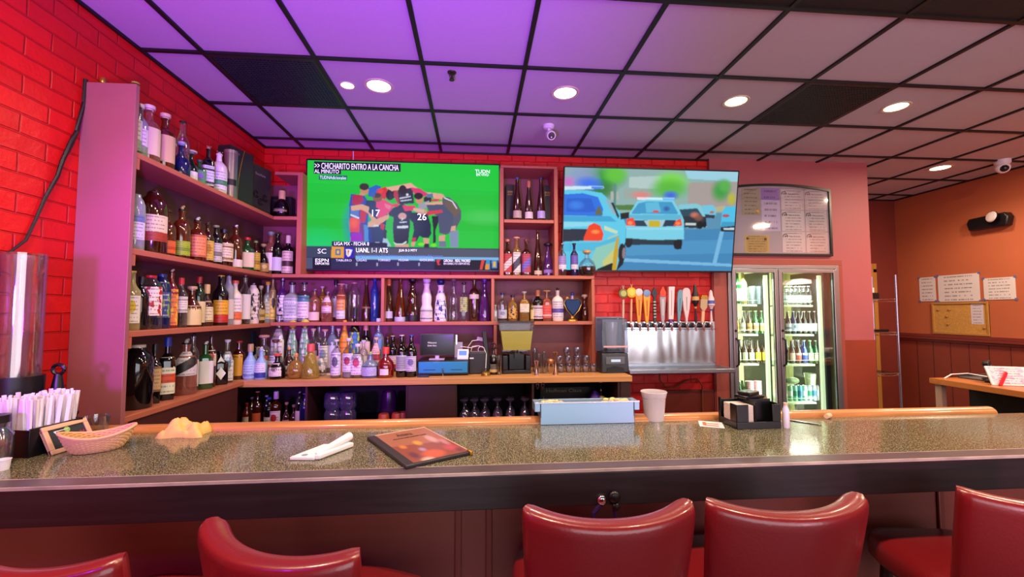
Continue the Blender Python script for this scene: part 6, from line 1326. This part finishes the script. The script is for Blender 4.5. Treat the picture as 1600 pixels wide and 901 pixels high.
for k in range(12):
    xx = -w_+.018+.016*k if k < 6 else w_-.115+.017*(k-6)
    tag(MB().sph(random.uniform(.012, .018), (0, 0, 0), 9, sy=.8, sz=.7).make('bread_piece' if k % 2 else 'lime_wedge', mat('pale_bread', 'dcb888', .6) if k % 2 else mat('lime_flesh', 'd4c878', .5), loc=(o.location.x+xx, 2.03+yb_+.02+.05*random.random(), BZ+hb_-.004)),
        f'{"pale bread piece" if k % 2 else "yellow lime wedge"}, {ORD[k % 6]} from left at {"left" if k < 6 else "right"} end of the steel bin', 'food', 'scraps in the steel bin')
MB().box(-w_+.008, w_-.008, yb_+.008, yb_+.078, hb_-.045, hb_-.03).make('contents', mat('pinkish_mix', 'd8b8b4', .7, noise=.2, nscale=40), o)
# plastic cup
c = Q(1025, 657); hh = on(1, c.y, 1025, 613).z-BZ; r0 = (Q(1041, 656).x-Q(1009, 656).x)/2
o = thing('plastic_cup', 'empty translucent white plastic cup right of the steel bin', 'cup', (c.x, c.y+.02, BZ)); MB().lathe([(r0*.93, 0), (r0*.96, .02), (r0*1.12, hh*.8), (r0*1.16, hh*.82), (r0*1.25, hh), (r0*1.28, hh), (r0*1.25, hh+.003), (r0*1.17, hh-.004), (r0*.9, .004)], 28).make('cup_wall', glass('milky_plastic', 'f6eef4', .78, .2, .04), o)
# coasters
c = Q(1111, 663); o = thing('beer_coaster', 'square white coaster with orange print beside the napkin caddy', 'coaster', (c.x, c.y-.0, BZ), R(-24)); MB().box(-.05, .05, -.05, .05, 0, .002).make('card', PAPER, o, .0005); m = MB(); m.box(-.03, .03, -.035, -.022, .002, .0026).box(-.03, .03, -.0, .012, .002, .0026).box(-.035, -.02, -.03, .03, .002, .0027); m.make('orange_print', mat('orange_ink', 'c8643c', .6), o)
# napkin caddy
c = Q(1152, 671); o = thing('napkin_caddy', 'black plastic napkin and straw caddy on the right half of bar', 'caddy', (c.x, c.y, BZ), R(1)); w_, d_, h_ = .205, .14, .105
m = MB(); m.box(0, w_, 0, .004, 0, .03).box(0, .055, 0, .004, .03, h_).box(w_-.04, w_, 0, .004, .03, h_).box(0, .004, .004, d_, 0, .03).box(0, .004, .004, .05, .03, h_).box(0, .004, d_-.02, d_, .03, h_+.01).box(w_-.004, w_, .004, d_, 0, h_).box(.004, w_-.004, d_-.004, d_, 0, h_).box(.004, w_-.004, .004, d_-.004, 0, .005).box(.09, .094, .004, d_-.004, .005, h_+.01).box(.094, w_-.004, .06, .064, .005, h_+.012).box(.14, .144, .064, d_-.004, .005, h_)
m.make('caddy_tray', BLACK, o, .002)
npk = thing('cocktail_napkins', 'stack of white cocktail napkins inside the black caddy', 'napkins', (c.x+.045, c.y+.06, BZ+.0055), R(1)); m = MB()
for k in range(22): m.box(-.037+.002*random.random(), .04, -.045, .052, k*.0042, k*.0042+.0032)
m.make('napkin_pile', mat('cream_napkin', 'dcccc4', .8), npk)
kk = thing('coaster_pile', 'dark folded items heaped over the caddy top', 'coasters', (c.x+.12, c.y+.09, BZ+h_+.013), R(12)); MB().box(-.06, .05, -.035, .03, 0, .014).box(-.05, .03, -.03, .03, .0145, .03, rot=.3).make('case', BLACK, kk, .004)
for k in range(26):
    a_ = random.uniform(0, 2*PI); x_, y_ = c.x+random.uniform(.148, .195), c.y+random.uniform(.07, .125)
    tp_ = MB().tube([(0, 0, 0), (.012*cos(a_), .012*sin(a_), .112+random.uniform(0, .012))], .0011, 5).make('wooden_pick', mat('pick_wood', 'c89c64', .6), loc=(x_, y_, BZ+.0055))
    tag(tp_, 'wooden cocktail pick standing in the caddy corner', 'pick', 'wooden picks in the black caddy')
c2 = Q(1227, 669); o = thing('salt_shaker', 'slim white bottle standing against the caddy right side', 'shaker', (c2.x+.012, c2.y+.01, BZ)); MB().lathe([(.013, 0), (.014, .005), (.0135, .08), (.009, .088), (.008, .098)], 18).make('body', mat('pale_lilac_white', 'd4d0e8', .35), o); MB().cyl(.009, .098, .108).make('cap', mat('pink_cap', 'd8b0a8', .4), o)
# pen / bottle opener
c = Q(1257, 660); o = thing('bottle_opener', 'flat steel bottle opener lying behind the caddy', 'bottle opener', (c.x, c.y, BZ), R(-52)); MB().box(-.065, .065, -.009, .009, 0, .004).make('blade', CHROME, o, .002); MB().box(-.06, .03, -.011, .011, .0, .003).make('grip', BLACK, o, .001)
c = Q(1283, 650); o = thing('wine_cork', 'pale cork lying against the wooden bar rail', 'cork', (c.x, 1.945, BZ+.012), R(30)); MB().cyl(.011, -.02, .02, axis=0, n=16).make('cork_body', mat('cork_pale', 'dcb898', .8), o)
# yellow towel
def cloth(name, label, cat, c, w_, d_, h_, m_, seed, rz=0):
    random.seed(seed); nx, ny = 34, 20; vs = []; ph = [random.uniform(0, 6) for _ in range(6)]
    for j in range(ny):
        for i in range(nx):
            u, v = i/(nx-1)*2-1, j/(ny-1)*2-1; e = max(0, 1-abs(u)**3)*max(0, 1-abs(v)**3)
            z = h_*min(1, e*2.2)**.5*(.25+.75*math.exp(-((u+.35)/.42)**2-((v-.1)/.8)**2)+.42*math.exp(-((u-.6)/.3)**2-(v/.7)**2)+.26*abs(sin(3.2*u+2.6*v+ph[0]))-.16*abs(sin(6*u-4*v+ph[1]))+.05*abs(sin(13*u+7*v))); x = u*w_*(1+.08*sin(4*v+ph[3])-.12*v*u); y = v*d_*(1+.12*sin(5*u+ph[4])); vs.append((x, y, max(.001, z)))
    n = len(vs); vs += [(x, y, 0) for x, y, z in vs]
    fs = [(j*nx+i, j*nx+i+1, (j+1)*nx+i+1, (j+1)*nx+i) for j in range(ny-1) for i in range(nx-1)]; fs += [tuple(n+k for k in reversed(f)) for f in fs]
    bd = [i for i in range(nx)]+[j*nx+nx-1 for j in range(1, ny)]+[(ny-1)*nx+i for i in range(nx-2, -1, -1)]+[j*nx for j in range(ny-2, 0, -1)]
    fs += [(bd[k], n+bd[k], n+bd[(k+1) % len(bd)], bd[(k+1) % len(bd)]) for k in range(len(bd))]
    o = MB().add(vs, fs).make(name, m_, None, loc=c, smooth=80); o.rotation_euler.z = rz; return tag(o, label, cat)
YT = mat('yellow_cloth', 'd8b060', .9, noise=.12, nscale=12, bump=.25)
a = Q(303, 672); cloth('yellow_towel', 'crumpled yellow cleaning cloth at the rear left of the bar', 'cloth', (a.x, 1.935, BZ), .085, .06, .062, YT, 5)
# napkin roll with cutlery
c = Q(506, 708); o = thing('napkin_bundle', 'folded white napkin with wrapped cutlery, left of the menu', 'napkin', (c.x, c.y, BZ), R(-6)); WN = mat('white_napkin', 'ece4ea', .8, bump=.1, nscale=30)
MB().prism([(-.085, -.075), (.0, -.075), (.06, .075), (.035, .085), (-.035, .07)], .0, .012, plane='xy').make('folded_napkin', WN, o, .003)
MB().prism([(-.0, -.073), (.018, -.07), (.08, .075), (.055, .082)], .001, .018, plane='xy').make('napkin_fold', WN, o, .004)
MB().tube([(.0, -.06, .018), (.02, -.01, .024), (.042, .05, .03), (.055, .095, .034)], [.005, .010, .014, .016], 12).make('napkin_roll', WN, o)
MB().lathe([(.009, .0122), (.011, .0128), (.004, .0126)], 12, (-.042, -.055, 0)).make('small_print_mark', mat('grey_ink', '8a869c', .6), o)
# menu
P4 = [Q(580, 686), Q(627, 735), Q(729, 712), Q(668, 670)]; mc = sum(P4, Vector())/4
ex = (P4[2]-P4[1]).normalized(); ang = math.atan2(ex.y, ex.x); mw = ((P4[2]-P4[1]).length+(P4[3]-P4[0]).length)/2; mh = ((P4[0]-P4[1]).length+(P4[3]-P4[2]).length)/2
o = thing('menu_book', 'black bound menu with food photo cover lying on the bar', 'menu', (mc.x, mc.y, BZ), ang); MB().box(-mw/2, mw/2, -mh/2, mh/2, 0, .012).make('cover', mat('menu_black', '2a2226', .4), o, .003)
sp = Pic([(160, 350), (870, 240), (1300, 570), (540, 740)], 150, 120, '8a4c3c')
sp.f = homog([(240, 355), (850, 248), (1310, 560), (620, 690)])
sp.poly([(240, 355), (850, 248), (1100, 420), (400, 500)], 'a06850'); sp.ell(720, 450, 70, 40, 'e0a040', 1, True); sp.ell(540, 500, 60, 30, 'd88840', .9, True); sp.ell(900, 400, 80, 70, 'd8a8b0', .8, True); sp.ell(1050, 440, 60, 60, 'c890a0', .7, True)
sp.ell(880, 580, 190, 60, 'd86038', 1, True); sp.ell(1100, 510, 120, 50, 'c85060', .8, True); sp.ell(800, 650, 120, 40, 'd8b8a8', .9, True); sp.ell(650, 600, 80, 60, '4c2c40', .8, True); sp.ell(760, 530, 60, 30, 'a8a0c8', .7, True); sp.ell(1200, 540, 70, 40, '5c3048', .7, True)
sp.blur(4)
pm_ = nt('menu_photo_print')[0]; t = pm_.node_tree; at_ = t.nodes.new('ShaderNodeAttribute'); at_.attribute_name = 'picture'; t.links.new(at_.outputs['Color'], t.nodes['Principled BSDF'].inputs['Base Color']); t.nodes['Principled BSDF'].inputs['Roughness'].default_value = .25
pic = sp.mesh('cover_photo', o, mw*.86, mh*.95, 0, pm_); pic.rotation_euler = (R(-90), 0, 0); pic.location = (mw*.055, -mh*.475, .0125)
tx = text('cover_lettering', 'Azteca', mat('ink', '1c1a22', .6), o, 0, 0, mw*.26, mh*.10, 0, .0004); tx.rotation_euler = (R(-90), 0, 0); tx.location = (-mw*.1, mh*.30, .0131)
tx = text('cover_lettering', 'MEXICAN RESTAURANT & BAR', mat('ink', '1c1a22', .6), o, 0, 0, mw*.56, mh*.03, 0, .0004); tx.rotation_euler = (R(-90), 0, 0); tx.location = (-mw*.22, mh*.22, .0131)
MB().box(mw*.485, mw*.5, -mh/2, mh/2, .011, .0135).box(-mw*.38, mw*.49, mh*.475, mh*.49, .011, .0135).make('pale_edge', mat('pale_trim', 'd8b09c', .5), o); MB().box(mw*.47, mw*.52, -mh*.52, -mh*.45, .002, .016).make('corner_guard', GOLD, o, .002)

# left end of the bar: sign, basket, straws, beer tower
a, b_, d_ = Q(75, 711), on(1, 1.75, 52, 672), 0
sl = Vector((-1.500, 1.690, BZ)); ang = R(84)
o = thing('chalk_sign', 'small wood framed chalk sign with margarita drawing leaning on caddy', 'sign', (sl.x+.0, sl.y, BZ), ang); 
bd = MB().box(.0, .2, 0, .008, .0, .13).make('chalk_panel', mat('chalk_black', '1f2228', .6, noise=.4, nscale=60), o)
MB().box(0, .2, -.006, .012, 0, .02).box(0, .2, -.006, .012, .112, .132).box(0, .02, -.006, .012, .02, .112).box(.18, .2, -.006, .012, .02, .112).make('frame', wood('sign_frame_wood', 'e0b088', .85, 0, 3), o, .002)
m = MB(); m.tube([(.045, -.002, .1), (.075, -.002, .05), (.075, -.002, .032)], .0028).tube([(.045, -.002, .1), (.105, -.002, .1), (.075, -.002, .05)], .0028).tube([(.06, -.002, .03), (.09, -.002, .03)], .0028); m.make('glass_drawing', mat('chalk_white', 'e8e8ea', .8), o)
MB().lathe([(.013, 0), (.013, .002)], 16, (.1, -.001, .098), axis=1).make('lime_drawing', mat('chalk_green', '88c058', .8), o); text('chalk_lettering', 'Tequila!', mat('chalk_red', 'd8384c', .8), o, .105, .055, .065, .024, -.0015)
o.rotation_euler = (R(-27), 0, ang); o.scale = (.8, .8, .8)
# basket
c = Q(150, 700); c = Vector((-1.36, 1.70, BZ)); rx, ry = .102, .06
o = thing('wicker_basket', 'oval tan wicker basket, empty, beside the chalk sign', 'basket', (-1.385, 1.735, BZ), R(36)); m = MB(); NB, NR = 44, 13
for k in range(NR):
    t_ = k/(NR-1); s_ = .58+.42*t_**.6; m.tube([((rx*s_+(.0022 if (i+k) % 2 else -.0022))*cos(2*PI*i/NB), (ry*s_+(.0022 if (i+k) % 2 else -.0022))*sin(2*PI*i/NB), .004+.062*t_+.012*t_*cos(4*PI*i/NB)) for i in range(NB)], .0036, 5, closed=True)
m.make('woven_wall', mat('wicker_tan', 'd8ac78', .7), o); MB().tube([(rx*1.02*cos(2*PI*i/NB), ry*1.03*sin(2*PI*i/NB), .068+.012*cos(4*PI*i/NB)) for i in range(NB)], .0055, 6, closed=True).make('rim', mat('wicker_rim', 'd8a878', .7), o)
b2 = MB().lathe([(.62, 0), (.62, 1)], 30); b2.v = [(x*rx*.96, y*ry*.96, .001+z*.006) for x, y, z in b2.v]; b2.make('base', mat('wicker_tan', 'd8ac78', .7), o)
# straw caddy
o = thing('straw_caddy', 'black plastic bar caddy holding wrapped straws at left end', 'caddy', (-1.650, 1.77, BZ), R(-9)); m = MB(); w_, d_, h_ = .112, .088, .10
m.box(-w_, w_, -d_, -d_+.004, 0, h_*.95).box(-w_, w_, d_-.004, d_, 0, h_).box(-w_, -w_+.004, -d_, d_, 0, h_).box(w_-.004, w_, -d_, d_, 0, h_).box(-w_, w_, -d_, d_, 0, .004).box(-.058, -.054, -d_, d_, 0, h_); m.make('caddy_tray', BLACK, o, .003)
sp_ = None; random.seed(11)
for k in range(84):
    lx, ly = -.040+.0125*(k % 12)+random.uniform(-.003, .003), -.074+.0245*(k//12)+random.uniform(-.005, .005); ca, sa = cos(R(-9)), sin(R(-9)); X, Y_ = -1.650+lx*ca-ly*sa, 1.77+lx*sa+ly*ca
    if sp_ is None:
        s_ = MB().box(-.0055, .0055, -.0035, .0035, 0, .20).make('wrapped_straw', mat('straw_paper', 'ece4f4', .6)); tag(s_, 'white paper wrapped straw standing in the black caddy', 'straw', 'wrapped straws in the left caddy'); sp_ = s_
    else: s_ = sp_.copy(); COL.objects.link(s_)
    s_.location = (X, Y_, BZ+.005); s_.rotation_euler = (-ly*.9+random.uniform(-.03, .03), (lx-.02)*.9+random.uniform(-.03, .03), R(random.choice((-9, 20, 60, 120)))); s_.scale = (1, 1, random.uniform(.93, 1.04))
# beer tower
tb = on(1, 1.9, 33, 585); tt = on(1, 1.9, 33, 398); hw = 27/F*1.95
o = thing('beer_tower', 'tall clear acrylic beer tower on a black base at the left wall', 'beer tower', (-1.792, 1.862, BZ)); zb2 = tb.z-BZ; zt2 = tt.z-BZ
MB().lathe([(.076, 0), (.076, .01), (.045, .03), (.045, zb2*.45), (.076, zb2*.6), (.078, zb2)], 26).make('base', BLACK, o); MB().lathe([(.066, zb2), (.066, zt2), (.063, zt2), (.063, zb2+.002)], 28, cap=False).make('tube', glass('acrylic_tube', 'f0dcdc', .0, .3, .12), o)
MB().lathe([(.026, zb2), (.026, zt2-.06), (.03, zt2-.03), (.03, zt2-.005), (.022, zt2-.005)], 18).make('ice_insert', glass('acrylic_insert', 'e8dce8', .25, .4, .15), o)
# black pepper mill / figure behind straws
c = on(1, 2.0, 88, 590); o = thing('corkscrew_figure', 'small black wing corkscrew behind the straws', 'corkscrew', (-1.70, 1.925, BZ)); zc = on(1, 1.925, 88, 569).z-BZ
MB().lathe([(.02, 0), (.018, zc*.5), (.026, zc*.55), (.02, zc*.7), (.012, zc-.038)], 16).make('barrel', BLACK, o); MB().tube([(.022*cos(a*PI/7), 0, zc-.02+.02*sin(a*PI/7)) for a in range(14)], .007, 7, closed=True).make('ring', BLACK, o)
c = Q(162, 664); tumbler(-1.545, 1.92, BZ, .046, .085, 'empty clear tumbler behind the wicker basket', None)
bottle('squat', .022, .11, 'amber', ('d8a040', 'b87020', 'plain'), ('screw', '1a1418'), (-1.615, 1.91, BZ), 0, 'tiny orange sauce bottle between straws and clear tumbler', None)
o = thing('cutlery_jar', 'steel and glass jar at the far left bar end', 'jar', (-1.600, 1.60, BZ)); MB().lathe([(.042, 0), (.046, .02), (.046, .1), (.03, .125), (.034, .14)], 20).make('jar_wall', mat('dark_chrome', '8a8a98', .15, .9), o); MB().cyl(.036, .14, .165).make('lid', BLACK, o)
o = thing('salt_cellar', 'small white cup at the extreme left bar edge', 'cup', (-1.525, 1.555, BZ)); MB().lathe([(.016, 0), (.019, .032), (.021, .033), (.018, .034), (.015, .004)], 18).make('cup_wall', WHITE, o)

# cable on the brick wall
pts = [on(0, LX+.012, *p_) for p_ in ((134, 124), (131, 160), (120, 205), (112, 222), (98, 250), (90, 275), (70, 310), (55, 345), (40, 375), (18, 392), (0, 404), (-30, 430))]
for p_ in pts[:2]: p_.x = LX+.012
tag(MB().tube(pts, [.009, .008, .009, .011, .009, .008, .007, .006, .006, .005, .005, .005], 7).make('black_cable', mat('cable_dark', '1c1014', .5)), 'dark cable bundle draped down the red brick wall', 'cable')

# ------------------------------------------------------------------ bar stools
LEA = mat('red_leather', '76151c', .30, coat=.25, bump=.06, nscale=140)
LEG = wood('stool_dark_wood', '2c1a16', .6, 2, 4)
def make_stool(lab):
    o = thing('bar_stool', lab, 'bar stool', (0, 0, 0), 0, 'red leather bar stools along the bar')   # sitter faces +y
    zt, z0, Rr, th = 1.070, .80, .36, .036; NS, NC = 32, 20; vs = []
    for s in range(NS+1):
        u = s/NS*2-1; a = u*.635; e = min(1, (1-abs(u))*9+.35)**.5; top = zt+.018*abs(u)**2.5
        for c_ in range(NC):
            q_ = 2*PI*c_/NC; zz = (z0+top)/2+(top-z0)/2*(abs(sin(q_))**.28*(1 if sin(q_) > 0 else -1)); dd = th*e*(abs(cos(q_))**.5*(1 if cos(q_) > 0 else -1))
            f = .93+.07*(zz-z0)/(zt-z0); tilt = -.05*(zz-z0)/(zt-z0); rr = Rr-dd
            vs.append((rr*sin(a)*f, Rr-rr*cos(a)+tilt-.23, zz))
    fs = [(s*NC+c_, s*NC+(c_+1) % NC, (s+1)*NC+(c_+1) % NC, (s+1)*NC+c_) for s in range(NS) for c_ in range(NC)]+[tuple(range(NC-1, -1, -1)), tuple(NS*NC+i for i in range(NC))]
    MB().add(vs, fs).make('backrest', LEA, o, smooth=60)
    st = []; n = 36
    pf = [(.6, .70), (.96, .70), (1, .715), (1, .75), (.95, .775), (.8, .785), (.4, .79)]
    MB().lathe([(r*.225, z) for r, z in pf], n, sq=[4]*len(pf)).make('seat', LEA, o, smooth=60)
    for sx in (-1, 1):
        for sy in (-1, 1): MB().tube([(sx*.15, sy*.15, .70), (sx*.19, sy*.19, 0)], [.02, .014], 8).make('leg', LEG, o)
    MB().tube([(-.175, -.175, .28), (.175, -.175, .28), (.175, .175, .28), (-.175, .175, .28)], .01, 8, closed=True).make('foot_rail', mat('footrail_metal', '6a6058', .3, .9), o)
    MB().box(-.14, .14, -.14, .14, .67, .70).make('swivel_plate', BLACK, o)
    return o
stools = [((963, 1.05), 0, 'red leather bar stool in the centre, facing the bar'), ((1253, 1.05), 0, 'red leather bar stool right of centre, next to the central one'), ((1672, 1.03), -10, 'red leather bar stool cropped by the right photo edge'),
          ((398, .97), -24, 'swivelled red leather bar stool on the left with purple sheen'), ((0, .955), -14, 'red leather bar stool cut off by the lower left corner')]
so = None
for (px, py), rz, lab in stools:
    o = make_stool(lab) if so is None else copy_tree(so); so = so or o
    c = on(1, py, px, 800); o.location = (c.x-.28*sin(R(rz)), py+.28*cos(R(rz)), 0); o.rotation_euler.z = R(rz); o['label'] = lab
# hooks under the bar edge
c = on(1, 1.40, 948, 775); o = thing('bag_hook', 'black and silver clips hung under the bar edge above central stool', 'hook', (c.x, 1.386, .965))
MB().sph(.016, (-.02, 0, .01), 12, sy=.6).make('steel_clip', CHROME, o); MB().sph(.02, (.02, -.004, .02), 12, sy=.6).sph(.014, (.024, -.006, -.01), 10, sy=.7).make('black_clip', BLACK, o)
MB().tube([(-.02, 0, .0), (-.045, .004, -.03), (-.05, .006, -.09)], .007).tube([(.02, 0, -.01), (.028, .004, -.09)], .006).make('strap', mat('purple_strap', '2c1c58', .4), o)
